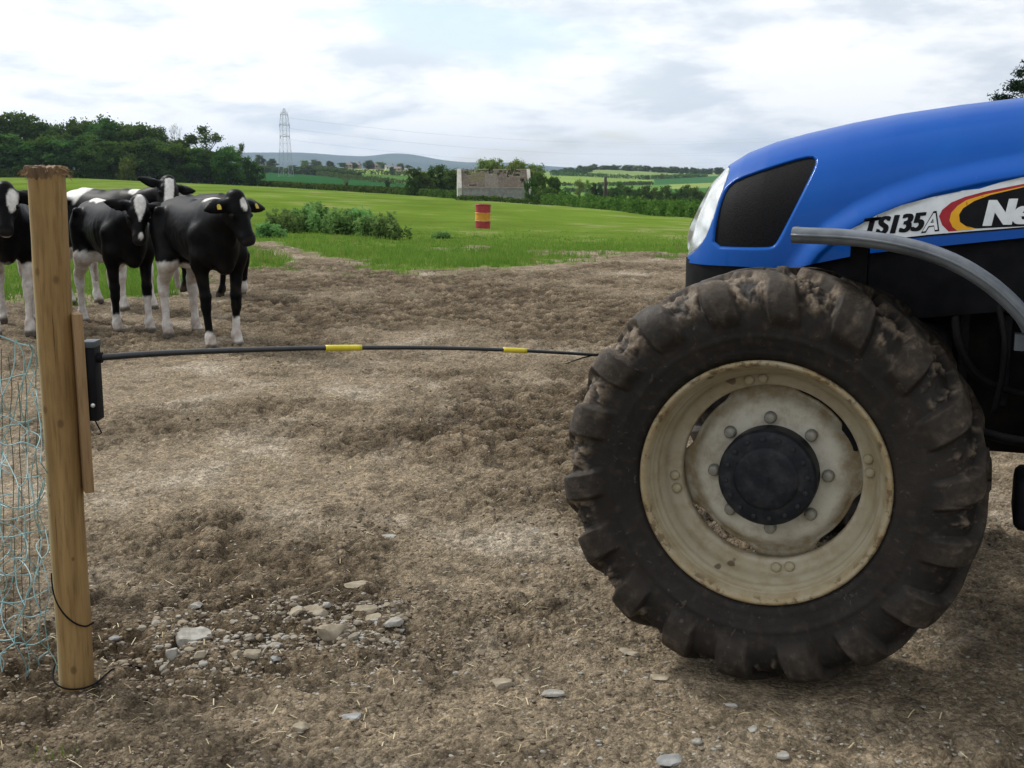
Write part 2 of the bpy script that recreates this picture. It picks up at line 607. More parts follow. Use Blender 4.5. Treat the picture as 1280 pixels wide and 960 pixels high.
# ------------------------------------------------------------------ ground
def build_ground():
    th_f = np.linspace(-R(27), R(27), 610)
    th_l = np.linspace(-math.pi, -R(27), 46)[:-1]
    th_r = np.linspace(R(27), math.pi, 46)[1:]
    th = np.concatenate([th_l, th_f, th_r])
    r1 = np.array([0.4, 0.8, 1.3, 1.8, 2.2])
    r2 = np.exp(np.arange(math.log(2.5), math.log(25), 0.0030))
    r3 = np.concatenate([np.exp(np.arange(math.log(25.1), math.log(330), 0.0050)), np.exp(np.arange(math.log(332), math.log(1800), 0.011))])
    r4 = np.exp(np.arange(math.log(1830), math.log(14500), 0.03))
    rr = np.concatenate([r1, r2, r3, r4])
    T, RR = np.meshgrid(th, rr, indexing='ij')
    x = RR * np.sin(T); y = RR * np.cos(T)
    xs, ys = x.ravel(), y.ravel()
    px, D = tD(xs, ys)
    z = gz(xs, ys)
    mud = mud_mask(xs, ys)
    rad = RR.ravel()
    near = rad < 40
    # ---- relief of the trodden yard
    X, Y = xs[near], ys[near]
    P = fbm(X * 0.55, Y * 0.42, 4, 21) * 1.25

    def blob(qx, qy, sx, sy, a):
        c = flat(qx, qy)
        return a * np.exp(-(((X - c.x) / sx) ** 2 + ((Y - c.y) / sy) ** 2))
    P = P + blob(560, 560, 0.8, 0.9, 0.85) + blob(330, 505, 0.55, 0.5, 0.4) + blob(640, 385, 2.6, 3.2, 0.75)
    P = P + blob(120, 850, 0.55, 0.3, 0.45) + blob(440, 765, 0.55, 0.22, 0.35) + blob(430, 350, 2.2, 2.4, 0.4) + blob(690, 620, 0.35, 0.5, 0.5)
    P = P - blob(230, 590, 0.75, 0.7, 0.9) - blob(180, 480, 0.6, 0.8, 0.6) - blob(640, 720, 0.55, 0.5, 0.4) - blob(360, 455, 1.2, 0.7, 0.5) - blob(540, 480, 1.2, .5, 0.3)
    P = P - blob(760, 820, 0.5, 0.4, 0.55) - blob(560, 900, 0.9, 0.30, 0.6)
    P = P + fbm(X * 2.6, Y * 2.2, 3, 25) * 0.42
    rough = sst(P, -0.45, 0.65)
    warp = fbm(X * 3, Y * 3, 2, 3) * 0.12
    b1 = billow((X + warp) * 6.5, (Y - warp) * 6.5, 3, 41)          # clods ~15 cm
    b2 = billow((X - warp) * 17, (Y + warp) * 17, 3, 77)            # crumbs
    f1 = fbm(X * 2.2, Y * 2.2, 4, 55)
    f3 = fbm(X * 45, Y * 45, 3, 91)
    b3 = billow(X * 34, Y * 34, 2, 131)
    rn = fbm(X * 1.1 + 9, Y * 1.1, 3, 141)
    wx, wy = X + fbm(X * 7, Y * 7, 3, 150) * 0.035, Y + fbm(X * 7, Y * 7, 3, 160) * 0.035
    l1, t1 = lumps(wx, wy, 0.17, 201, 0.72); l2, t2 = lumps(wx, wy, 0.075, 221, 0.8); l3, t3 = lumps(wx, wy, 0.034, 241, 0.8)
    churn = sst(P, -0.55, 0.25)
    h = f1 * 0.024 + rough * (l1 * 0.052 - 0.017) + (0.12 + 0.88 * churn) * (l2 * 0.030 - 0.009) + (0.35 + 0.65 * churn) * (l3 * 0.018 - 0.005) + f3 * 0.006
    h = h + (b2 - 0.3) * 0.014
    # hoof marks: small pits
    cell = 0.21
    gx, gy = np.floor(X / cell), np.floor(Y / cell)
    pit = np.zeros_like(X)
    for ox in (-1, 0, 1):
        for oy in (-1, 0, 1):
            cx = (gx + ox + _hash(gx + ox, gy + oy, 5)) * cell
            cy = (gy + oy + _hash(gx + ox, gy + oy, 6)) * cell
            on = _hash(gx + ox, gy + oy, 8) < 0.42
            rad_ = 0.045 + 0.03 * _hash(gx + ox, gy + oy, 9)
            d = np.hypot(X - cx, Y - cy) / rad_
            pit = pit - on * (np.exp(-d ** 4) * 0.024 - np.exp(-((d - 1.35) / 0.3) ** 2) * 0.007)
    h = h + pit * (0.25 + 0.9 * rough) * sst(rad[near], 3.4, 5.5)
    m2 = mud[near]
    fade = 1 - sst(rad[near], 24, 38)
    dz = (h * (0.15 + 0.85 * m2)) * fade + (1 - m2) * fade * fbm(X * 1.3, Y * 1.3, 3, 12) * 0.03
    # mud squeezed up beside the tyre
    ru = (X - 0.86) * math.cos(R(21)) - (Y - 3.64) * math.sin(R(21)); rv = (X - 0.86) * math.sin(R(21)) + (Y - 3.64) * math.cos(R(21))
    dz = dz + 0.030 * np.exp(-((np.abs(rv) - 0.27) / 0.06) ** 2) * np.exp(-(ru / 0.30) ** 4) * (0.6 + b1)
    # bed the wheel contact, post and hooves
    for (cx, cy, rr_) in ((0.85, 3.64, 0.45), (-1.349, 3.48, 0.16)):
        w = 1 - sst(np.hypot(X - cx, Y - cy), rr_ * 0.5, rr_)
        dz = dz * (1 - 0.75 * w)
    z[near] += dz
    # hummocks further out
    z += fbm(xs / 9, ys / 9, 3, 14) * 0.10 * sst(rad, 24, 50) * (rad < 320)
    # ---- colours
    pxp, pyp = project(xs, ys, z)
    col = np.empty((len(xs), 3))
    n1 = fbm(xs / 9, ys / 22, 4, 31); n2 = fbm(xs / 2.2, ys / 4.0, 4, 33)
    gA = np.array([0.090, 0.140, 0.024]); gB = np.array([0.110, 0.172, 0.026]); gC = np.array([0.20, 0.20, 0.085])
    w = sst(D, 24, 75)[:, None]
    g = gA * (1 - w) + gB * w
    n3 = fbm(xs / 16, ys / 55, 4, 35)
    g = g * (1 + 0.40 * n1[:, None] + 0.30 * n2[:, None] * (1 - w * .4) + 0.35 * n3[:, None])
    dry = (sst(n1 + n2 * 0.7 + n3 * .35, 0.12, 0.50) * 0.8)[:, None]
    g = g * (1 - dry) + gC * dry
    col[:] = g
    # parcels beyond the hedges
    hd = np.interp(px, HEDGE_PX, HEDGE_D)
    far = D > hd * 1.12
    base = np.array([0.085, 0.16, 0.032])
    cf = np.tile(base, (len(xs), 1))

    def parcel(mask, c):
        cf[mask] = np.array(c)
    L = px < 600
    up1 = np.interp(pxp, [325, 395, 450, 530, 560], [214, 219, 225.5, 233, 238])
    parcel(L & (pyp > up1), (0.022, 0.082, 0.024))
    up2 = np.interp(pxp, [325, 395, 440, 505, 560], [206, 212, 217, 219.5, 222])
    parcel(L & (pyp <= up1) & (pyp > up2), (0.065, 0.135, 0.028))
    parcel(L & (pyp <= up2), (0.21, 0.285, 0.075))
    b1_ = np.interp(pxp, [640, 700, 800, 885, 950], [217, 219.3, 224.5, 220.5, 218])
    b2_ = np.interp(pxp, [640, 700, 820, 890, 950], [232, 233, 231, 228.5, 227])
    Rr = px >= 600
    parcel(Rr & (pyp <= b1_), (0.17, 0.23, 0.085))
    parcel(Rr & (pyp > b1_) & (pyp <= b2_) & (pxp < 818), (0.17, 0.25, 0.062))
    parcel(Rr & (pyp > b1_) & (pyp <= b2_) & (pxp >= 818), (0.04, 0.115, 0.04))
    parcel(Rr & (pyp > b2_), (0.10, 0.19, 0.045))
    parcel(Rr & (pyp > b2_) & (pyp < b2_ + 6) & (pxp > 836), (0.21, 0.27, 0.08))
    parcel(Rr & (pyp >= b2_ + 6) & (pxp > 836), (0.05, 0.13, 0.035))
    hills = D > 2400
    cf[hills] = np.array([0.045, 0.078, 0.078])  # blue of the distant haze painted into the hill colours
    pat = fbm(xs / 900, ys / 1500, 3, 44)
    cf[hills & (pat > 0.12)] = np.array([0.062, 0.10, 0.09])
    cf *= (1 + 0.25 * fbm(xs / 30, ys / 30, 3, 61))[:, None]
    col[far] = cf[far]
    # mud
    mA = np.array([0.074, 0.053, 0.031]); mB = np.array([0.270, 0.213, 0.143]); mC = np.array([0.43, 0.365, 0.278])
    mc = np.tile(mB, (len(xs), 1))
    rg = rough[:, None]
    nn = (0.5 + 0.5 * fbm(X * 5, Y * 3.4, 4, 71))[:, None]
    dry_ = mB * (0.80 + 0.35 * nn) + (mC - mB) * sst(fbm(X * 1.6, Y * 1.1, 4, 73), 0.02, 0.5)[:, None] * 0.8
    tn = (0.55 * t2 + 0.45 * t1 - 0.5)[:, None]
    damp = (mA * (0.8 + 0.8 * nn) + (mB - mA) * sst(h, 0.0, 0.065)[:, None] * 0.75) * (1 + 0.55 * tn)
    dry_ = dry_ * (1 + 0.30 * (0.6 * t2 + 0.4 * t3 - 0.5))[:, None]
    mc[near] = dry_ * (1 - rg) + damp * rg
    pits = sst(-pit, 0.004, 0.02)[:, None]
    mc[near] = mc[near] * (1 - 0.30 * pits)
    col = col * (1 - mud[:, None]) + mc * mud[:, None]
    nt_, nr_ = len(th), len(rr)
    idx = np.arange(nt_ * nr_).reshape(nt_, nr_)
    q = np.stack([idx[:-1, :-1], idx[:-1, 1:], idx[1:, 1:], idx[1:, :-1]], -1).reshape(-1, 4)
    q = q[:, ::-1]
    me = np_mesh('ground', np.stack([xs, ys, z], -1), q, True)
    # a normal that looks up
    if me.polygons[len(me.polygons) // 2].normal.z < 0:
        me.flip_normals()
    vcol(me, 'gcol', col)
    vfloat(me, 'mud', mud * (rad < 60))
    m, nt, b = new_mat('ground')
    a = nd(nt, 'ShaderNodeAttribute'); a.attribute_name = 'gcol'
    a2 = nd(nt, 'ShaderNodeAttribute'); a2.attribute_name = 'mud'
    n_f = tnoise(nt, 55, 8, 0.68); n_m = tnoise(nt, 11, 6, 0.6); n_g = tnoise(nt, 2.2, 8, 0.7)
    v = nmath(nt, 'ADD', nmath(nt, 'MULTIPLY', mrange(nt, n_f, 0.30, 0.70, 0.40, 1.60, False), 0.6),
              nmath(nt, 'MULTIPLY', mrange(nt, n_m, 0.30, 0.70, 0.50, 1.50, False), 0.4))
    tcv = nd(nt, 'ShaderNodeTexCoord')
    crumbs = []
    for sc_ in (48, 120):
        vo = nd(nt, 'ShaderNodeTexVoronoi'); vo.inputs['Scale'].default_value = sc_
        nt.links.new(tcv.outputs['Object'], vo.inputs['Vector'])
        sv = nd(nt, 'ShaderNodeSeparateColor'); nt.links.new(vo.outputs['Color'], sv.inputs[0])
        crumbs.append((sv.outputs[0], vo.outputs['Distance']))
    v = nmath(nt, 'MULTIPLY', v, mrange(nt, crumbs[0][0], 0, 1, 0.72, 1.28, False))
    v = nmath(nt, 'MULTIPLY', v, mrange(nt, crumbs[1][0], 0, 1, 0.68, 1.32, False))
    vg = mrange(nt, n_g, 0.25, 0.75, 0.85, 1.15, False)
    vmix = nd(nt, 'ShaderNodeMix'); vmix.data_type = 'FLOAT'
    nt.links.new(a2.outputs['Fac'], vmix.inputs['Factor']); nt.links.new(vg, vmix.inputs['A']); nt.links.new(v, vmix.inputs['B'])
    sc = nd(nt, 'ShaderNodeVectorMath', operation='SCALE')
    nt.links.new(a.outputs['Color'], sc.inputs[0]); nt.links.new(vmix.outputs['Result'], sc.inputs['Scale'])
    nt.links.new(sc.outputs[0], b.inputs['Base Color'])
    b.inputs['Roughness'].default_value = 0.92
    nt.links.new(nmath(nt, 'MULTIPLY', a2.outputs['Fac'], 0.15), b.inputs['Specular IOR Level'])
    bn = nd(nt, 'ShaderNodeBump'); bn.inputs['Distance'].default_value = 0.022
    nt.links.new(nmath(nt, 'MULTIPLY', a2.outputs['Fac'], 0.9), bn.inputs['Strength'])
    hgt = nmath(nt, 'ADD', tnoise(nt, 60, 9, 0.72), nmath(nt, 'MULTIPLY', crumbs[0][1], -0.55))
    hgt = nmath(nt, 'ADD', hgt, nmath(nt, 'MULTIPLY', crumbs[1][1], -0.35))
    nt.links.new(hgt, bn.inputs['Height'])
    nt.links.new(bn.outputs[0], b.inputs['Normal'])
    o = link('ground', me, m)
    tag(o, kind='structure')
    return z.reshape(nt_, nr_), th, rr


GZ_FULL, GTH, GRR = build_ground()


def gtop(x, y):
    """height of the finished ground, relief included"""
    th = math.atan2(x, y); r = math.hypot(x, y)
    i = np.clip(np.searchsorted(GTH, th) - 1, 0, len(GTH) - 2)
    j = np.clip(np.searchsorted(GRR, r) - 1, 0, len(GRR) - 2)
    a = (th - GTH[i]) / (GTH[i+1] - GTH[i]); b = (r - GRR[j]) / (GRR[j+1] - GRR[j])
    G = GZ_FULL
    return float(G[i, j]*(1-a)*(1-b) + G[i+1, j]*a*(1-b) + G[i, j+1]*(1-a)*b + G[i+1, j+1]*a*b)


def gtop_np(x, y):
    th = np.arctan2(x, y); r = np.hypot(x, y)
    i = np.clip(np.searchsorted(GTH, th) - 1, 0, len(GTH) - 2)
    j = np.clip(np.searchsorted(GRR, r) - 1, 0, len(GRR) - 2)
    return GZ_FULL[i, j]



# ------------------------------------------------------------------ tractor materials
def paint_mat():
    m, nt, b = new_mat('blue_paint')
    n = tnoise(nt, 3.5, 6, 0.65); n2 = tnoise(nt, 60, 3, 0.7)
    c = nmix(nt, mrange(nt, n, 0.40, 0.75), (0.0001, 0.066, 0.33), (0.0002, 0.078, 0.35))
    dust = nmath(nt, 'MULTIPLY', mrange(nt, tnoise(nt, 2.2, 8, 0.7), 0.55, 0.85), 0.05)
    c = nmix(nt, dust, c, (0.28, 0.26, 0.23))
    c = nmix(nt, nmath(nt, 'MULTIPLY', mrange(nt, n2, 0.74, 0.80), 0.35), c, (0.2, 0.17, 0.13))
    nt.links.new(c, b.inputs['Base Color'])
    b.inputs['Roughness'].default_value = 0.42
    nt.links.new(mrange(nt, n, 0.3, 0.8, 0.05, 0.16), b.inputs['Coat Roughness'])
    b.inputs['Coat Weight'].default_value = 0.20
    b.inputs['Specular IOR Level'].default_value = 0.08
    bump(nt, b, tnoise(nt, 2.0, 2, 0.5), 0.05, 0.02)
    return m


def rubber_mat():
    m, nt, b = new_mat('muddy_rubber')
    a = nd(nt, 'ShaderNodeAttribute'); a.attribute_name = 'mudm'
    n1 = tnoise(nt, 9, 8, 0.68); n2 = tnoise(nt, 46, 6, 0.7); n3 = tnoise(nt, 3.2, 5, 0.6)
    rub = nmix(nt, mrange(nt, n3, 0.35, 0.7), (0.011, 0.0100, 0.0095), (0.024, 0.0205, 0.018))
    film = nmath(nt, 'MULTIPLY', mrange(nt, n1, 0.35, 0.75), 0.14)
    c = nmix(nt, film, rub, (0.085, 0.062, 0.044))
    b.inputs['Specular IOR Level'].default_value = 0.2
    fac = nmath(nt, 'MULTIPLY', a.outputs['Fac'], mrange(nt, n1, 0.28, 0.58, 0.45, 1.0), True)
    mudc = nmix(nt, mrange(nt, n2, 0.3, 0.7), (0.075, 0.056, 0.040), (0.22, 0.175, 0.13))
    c = nmix(nt, fac, c, mudc)
    # concentric scuffs of straw and dry dirt on the wall
    sc = tnoise(nt, 34, 3, 0.6, stretch=(1, 1, 1), dist=1.2)
    c = nmix(nt, nmath(nt, 'MULTIPLY', mrange(nt, sc, 0.64, 0.70), 0.18), c, (0.25, 0.2, 0.15))
    nt.links.new(c, b.inputs['Base Color'])
    nt.links.new(mrange(nt, n1, 0.35, 0.65, 0.55, 0.9), b.inputs['Roughness'])
    bump(nt, b, nmath(nt, 'ADD', n2, n1), 0.45, 0.006)
    return m


def rim_mat():
    m, nt, b = new_mat('cream_rim_paint')
    tc = nd(nt, 'ShaderNodeTexCoord')
    sx = nd(nt, 'ShaderNodeSeparateXYZ'); nt.links.new(tc.outputs['Object'], sx.inputs[0])
    r2 = nmath(nt, 'SQRT', nmath(nt, 'ADD', nmath(nt, 'POWER', sx.outputs[0], 2.0), nmath(nt, 'POWER', sx.outputs[2], 2.0)))
    n1 = tnoise(nt, 14, 7, 0.7); n2 = tnoise(nt, 70, 4, 0.7); n3 = tnoise(nt, 5, 4, 0.6)
    c = nmix(nt, mrange(nt, n3, 0.3, 0.7), (0.45, 0.43, 0.36), (0.57, 0.55, 0.47))
    old = nmath(nt, 'MULTIPLY', mrange(nt, r2, 0.270, 0.300), mrange(nt, n3, 0.25, 0.75, 0.55, 0.95))
    c = nmix(nt, old, c, (0.29, 0.245, 0.15))
    # ochre dirt that gathers at the lip and in the corner of the dish
    lip = nmath(nt, 'MAXIMUM', mrange(nt, r2, 0.340, 0.374), nmath(nt, 'MULTIPLY', mrange(nt, r2, 0.215, 0.262), mrange(nt, r2, 0.30, 0.27)))
    d = nmath(nt, 'MULTIPLY', lip, mrange(nt, n1, 0.28, 0.62), True)
    c = nmix(nt, nmath(nt, 'MULTIPLY', d, 0.8), c, (0.30, 0.215, 0.095))
    c = nmix(nt, nmath(nt, 'MULTIPLY', mrange(nt, n1, 0.42, 0.72), 0.62), c, (0.23, 0.17, 0.09))
    c = nmix(nt, nmath(nt, 'MULTIPLY', mrange(nt, n2, 0.70, 0.76), 0.75), c, (0.06, 0.045, 0.03))
    blot = nmath(nt, 'MULTIPLY', mrange(nt, tnoise(nt, 11, 2, 0.5), 0.69, 0.72), mrange(nt, r2, 0.29, 0.31))
    c = nmix(nt, nmath(nt, 'MULTIPLY', blot, 0.85), c, (0.085, 0.06, 0.038))
    rs_ = nmath(nt, 'MULTIPLY', mrange(nt, r2, 0.352, 0.366), mrange(nt, tnoise(nt, 26, 6, 0.7), 0.50, 0.60))
    c = nmix(nt, nmath(nt, 'MULTIPLY', rs_, 0.8), c, (0.10, 0.065, 0.03))
    nt.links.new(c, b.inputs['Base Color'])
    b.inputs['Roughness'].default_value = 0.5
    b.inputs['Specular IOR Level'].default_value = 0.3
    bump(nt, b, n2, 0.2, 0.003)
    return m


M['paint'] = paint_mat()
M['rubber'] = rubber_mat()
M['rim'] = rim_mat()
M['rim_bolt'] = simple('rim_bolt', (0.24, 0.20, 0.12), (0.36, 0.32, 0.22), 30, 0.5, spec=0.3)
M['black_plastic'] = simple('black_plastic', (0.004, 0.0045, 0.0055), (0.009, 0.009, 0.011), 12, 0.6, bmp=0.15, bdist=0.002, spec=0.10)
M['hub_black'] = simple('hub_black', (0.010, 0.012, 0.016), (0.032, 0.033, 0.036), 22, 0.5, bmp=0.3, bdist=0.003, lo=0.4, hi=0.75, spec=0.18)
M['iron'] = simple('dark_iron', (0.006, 0.006, 0.007), (0.016, 0.014, 0.012), 10, 0.75, bmp=0.3, spec=0.1)
M['bolt'] = simple('bolt_grey', (0.16, 0.16, 0.14), (0.27, 0.26, 0.22), 25, 0.55, metal=0.2)
M['guard'] = simple('grey_guard', (0.068, 0.080, 0.095), (0.13, 0.146, 0.163), 9, 0.42, bmp=0.1, bdist=0.002)
M['guard_dark'] = simple('guard_underside', (0.02, 0.02, 0.022), (0.04, 0.036, 0.03), 9, 0.8)
M['white_decal'] = simple('white_decal', (0.60, 0.63, 0.64), (0.70, 0.72, 0.73), 18, 0.4, spec=0.2)
M['black_decal'] = simple('black_decal', (0.003, 0.003, 0.004), (0.006, 0.006, 0.007), 20, 0.4, spec=0.1)
M['red_decal'] = simple('red_decal', (0.30, 0.012, 0.02), (0.36, 0.02, 0.03), 20, 0.4, spec=0.2)
M['yellow_decal'] = simple('yellow_decal', (0.70, 0.33, 0.012), (0.75, 0.38, 0.02), 20, 0.4, spec=0.2)
M['grey_decal'] = simple('grey_decal', (0.55, 0.58, 0.58), (0.62, 0.64, 0.64), 20, 0.4)


def mesh_grille_mat():
    m, nt, b = new_mat('black_mesh')
    tc = nd(nt, 'ShaderNodeTexCoord')
    v = nd(nt, 'ShaderNodeTexVoronoi'); v.inputs['Scale'].default_value = 160
    nt.links.new(tc.outputs['Object'], v.inputs['Vector'])
    nt.links.new(nmix(nt, mrange(nt, v.outputs['Distance'], 0.2, 0.5), (0.0015, 0.0015, 0.0015), (0.007, 0.007, 0.008)), b.inputs['Base Color'])
    b.inputs['Roughness'].default_value = 0.6
    b.inputs['Specular IOR Level'].default_value = 0.08
    bump(nt, b, v.outputs['Distance'], 0.3, 0.002)
    return m


M['grille'] = mesh_grille_mat()
m_, nt_, b_ = new_mat('lamp_glass')
b_.inputs['Base Color'].default_value = (1, 1, 1, 1); b_.inputs['Roughness'].default_value = 0.06
b_.inputs['Transmission Weight'].default_value = 1.0; b_.inputs['IOR'].default_value = 1.12
M['lamp_glass'] = m_
m_, nt_, b_ = new_mat('cab_glass')
b_.inputs['Base Color'].default_value = (0.6, 0.68, 0.66, 1); b_.inputs['Roughness'].default_value = 0.02
b_.inputs['Transmission Weight'].default_value = 0.9; b_.inputs['IOR'].default_value = 1.1
M['cab_glass'] = m_
m_, nt_, b_ = new_mat('lamp_reflector')
nt_.links.new(nmix(nt_, mrange(nt_, tnoise(nt_, 14, 2, 0.5), 0.35, 0.65), (0.62, 0.64, 0.62), (0.86, 0.88, 0.86)), b_.inputs['Base Color'])
b_.inputs['Metallic'].default_value = 0.55; b_.inputs['Roughness'].default_value = 0.22
M['lamp_reflector'] = m_

# ------------------------------------------------------------------ tractor
PSI = R(21)                                              # the tractor heads left and a little away
AX = Vector((math.sin(PSI), math.cos(PSI), 0))           # along the axle, away from us
RX = Vector((math.cos(PSI), -math.sin(PSI), 0))          # towards the tractor's rear
WZ = 0.64
hubd = ray(958, 598)
_t = (WZ - H) / hubd.z
W0 = Vector((hubd.x * _t, hubd.y * _t, 0)) + AX * 0.10   # ground point under the near wheel's centre
TR = empty('tractor', W0, -PSI)
tag(TR, 'blue tractor with a cream rimmed muddy front wheel, nose cut by the right edge', 'tractor')
TR['label'] = 'blue tractor with muddy front wheel and long rounded bonnet beside the gateway'


def T(px, py, yp):
    """photo place -> tractor frame (rearward, inward, up) on the plane inward = yp"""
    d = ray(px, py)
    rel = Vector((0, 0, H)) - W0
    t = (yp - rel.dot(AX)) / d.dot(AX)
    p = rel + d * t
    return Vector((p.dot(RX), yp, p.z))


def build_tyre():
    RO, LUG, NL = 0.610, 0.037, 18
    prof = [(0.366, -0.140), (0.380, -0.176), (0.40, -0.192), (0.44, -0.206), (0.49, -0.214), (0.530, -0.212), (0.563, -0.203),
            (0.588, -0.186), (0.603, -0.160), (0.612, -0.11), (RO, -0.05), (RO + 0.001, 0.0)]
    prof = prof + [(r, -y) for r, y in prof[-2::-1]]
    pr = np.array(prof)
    seg = np.concatenate([[0], np.cumsum(np.hypot(*np.diff(pr, axis=0).T))])
    nv = 150
    sv = np.linspace(0, seg[-1], nv)
    r = np.interp(sv, seg, pr[:, 0]); yv = np.interp(sv, seg, pr[:, 1])
    for _ in range(6):
        r[1:-1] = (r[:-2] + 2 * r[1:-1] + r[2:]) / 4; yv[1:-1] = (yv[:-2] + 2 * yv[1:-1] + yv[2:]) / 4
    dr, dy = np.gradient(r), np.gradient(yv)
    ln = np.hypot(dr, dy); nr, ny = dy / ln, -dr / ln       # outward normal
    mid = seg[-1] / 2
    w = sv - mid                                            # lateral arc from the centre line
    nu = 1400
    u = np.arange(nu) / nu * 2 * np.pi
    U, W_ = np.meshgrid(u, w, indexing='ij')
    aw = np.abs(W_)
    pitch = 2 * np.pi / NL
    near = W_ < 0
    lead = np.where(aw < 0.17, aw * 0.95, 0.17 * 0.95 + (aw - 0.17) * 0.25) / 0.64
    wob = 0.012 * np.sin(3 * U) + 0.01 * np.sin(7 * U + 1)
    hl = np.zeros_like(U)
    for side, off in ((1, 0.0), (-1, pitch / 2)):
        ws = W_ * (-side)                                   # positive on this side
        ph = (U + lead * 1.0 + off + wob + pitch / 2) % pitch - pitch / 2
        half = (0.035 + 0.016 * sst(aw, 0.10, 0.24)) / 0.64 * (0.88 + 0.24 * _hash(np.floor((U + lead + wob + pitch / 2 + off) / pitch), U * 0 + side, 9))
        half = half + 0.004 * fbm(U * 14, W_ * 12, 2, 5)
        across = 1 - sst(np.abs(ph), half - 0.010, half + 0.022)
        along = sst(ws, -0.035, -0.01) * (1 - sst(ws, 0.262, 0.300))
        hl = np.maximum(hl, across * along)
    li = np.floor((U + lead + wob + pitch / 2) / pitch) + np.where(near, 0, 40)
    hgt = LUG * (0.80 + 0.26 * _hash(li, li * 0, 3)) * (1 - 0.42 * sst(aw, 0.19, 0.29))
    n1 = fbm(U * 14, W_ * 22, 4, 3); n2 = fbm(U * 40, W_ * 60, 3, 8)
    valley = (1 - hl) * (1 - sst(aw, 0.215, 0.262))
    # cakes of mud left in the bars, mostly on the rising front and top
    cake = sst(n1 + 0.25 * np.cos(U - R(125)), -0.05, 0.45) * valley
    ribs = 0.0028 * (sst(aw, 0.318, 0.323) - sst(aw, 0.335, 0.340)) + 0.003 * (sst(aw, 0.375, 0.382) - sst(aw, .398, .405))
    disp = hl * hgt * (1 + 0.05 * n1) + cake * (0.012 + 0.004 * n2) + n2 * 0.0016 * (0.4 + valley) + ribs
    edge = sst(aw, 0.0, 0.02)
    disp = disp * sst(seg[-1] / 2 - aw, 0.0, 0.02)
    rr = r[None, :] + nr[None, :] * disp
    yy = yv[None, :] + ny[None, :] * disp
    # sag where it carries the tractor
    X = rr * np.cos(U); Z = rr * np.sin(U)
    low = sst(-Z, 0.40, 0.66)
    yy = yy * (1 + 0.05 * low)
    Z = np.maximum(Z, -0.642)
    V = np.stack([X, yy, Z], -1).reshape(-1, 3)
    idx = np.arange(nu * nv).reshape(nu, nv)
    j = np.roll(idx, -1, 0)
    q = np.stack([idx[:, :-1], idx[:, 1:], j[:, 1:], j[:, :-1]], -1).reshape(-1, 4)
    me = np_mesh('tyre', V, q, True)
    bm = bmesh.new(); bm.from_mesh(me); bmesh.ops.recalc_face_normals(bm, faces=bm.faces[:]); bm.to_mesh(me); bm.free()
    mm = np.clip(cake * 1.0 + hl * (0.20 + 0.32 * sst(n1, -0.15, 0.5)) * (0.35 + 0.65 * sst(0.24 - aw, -0.05, 0.08)) + 0.10 * sst(n1, 0.0, .5), 0, 1)
    vfloat(me, 'mudm', mm.ravel())
    return me


ME_TYRE = build_tyre()


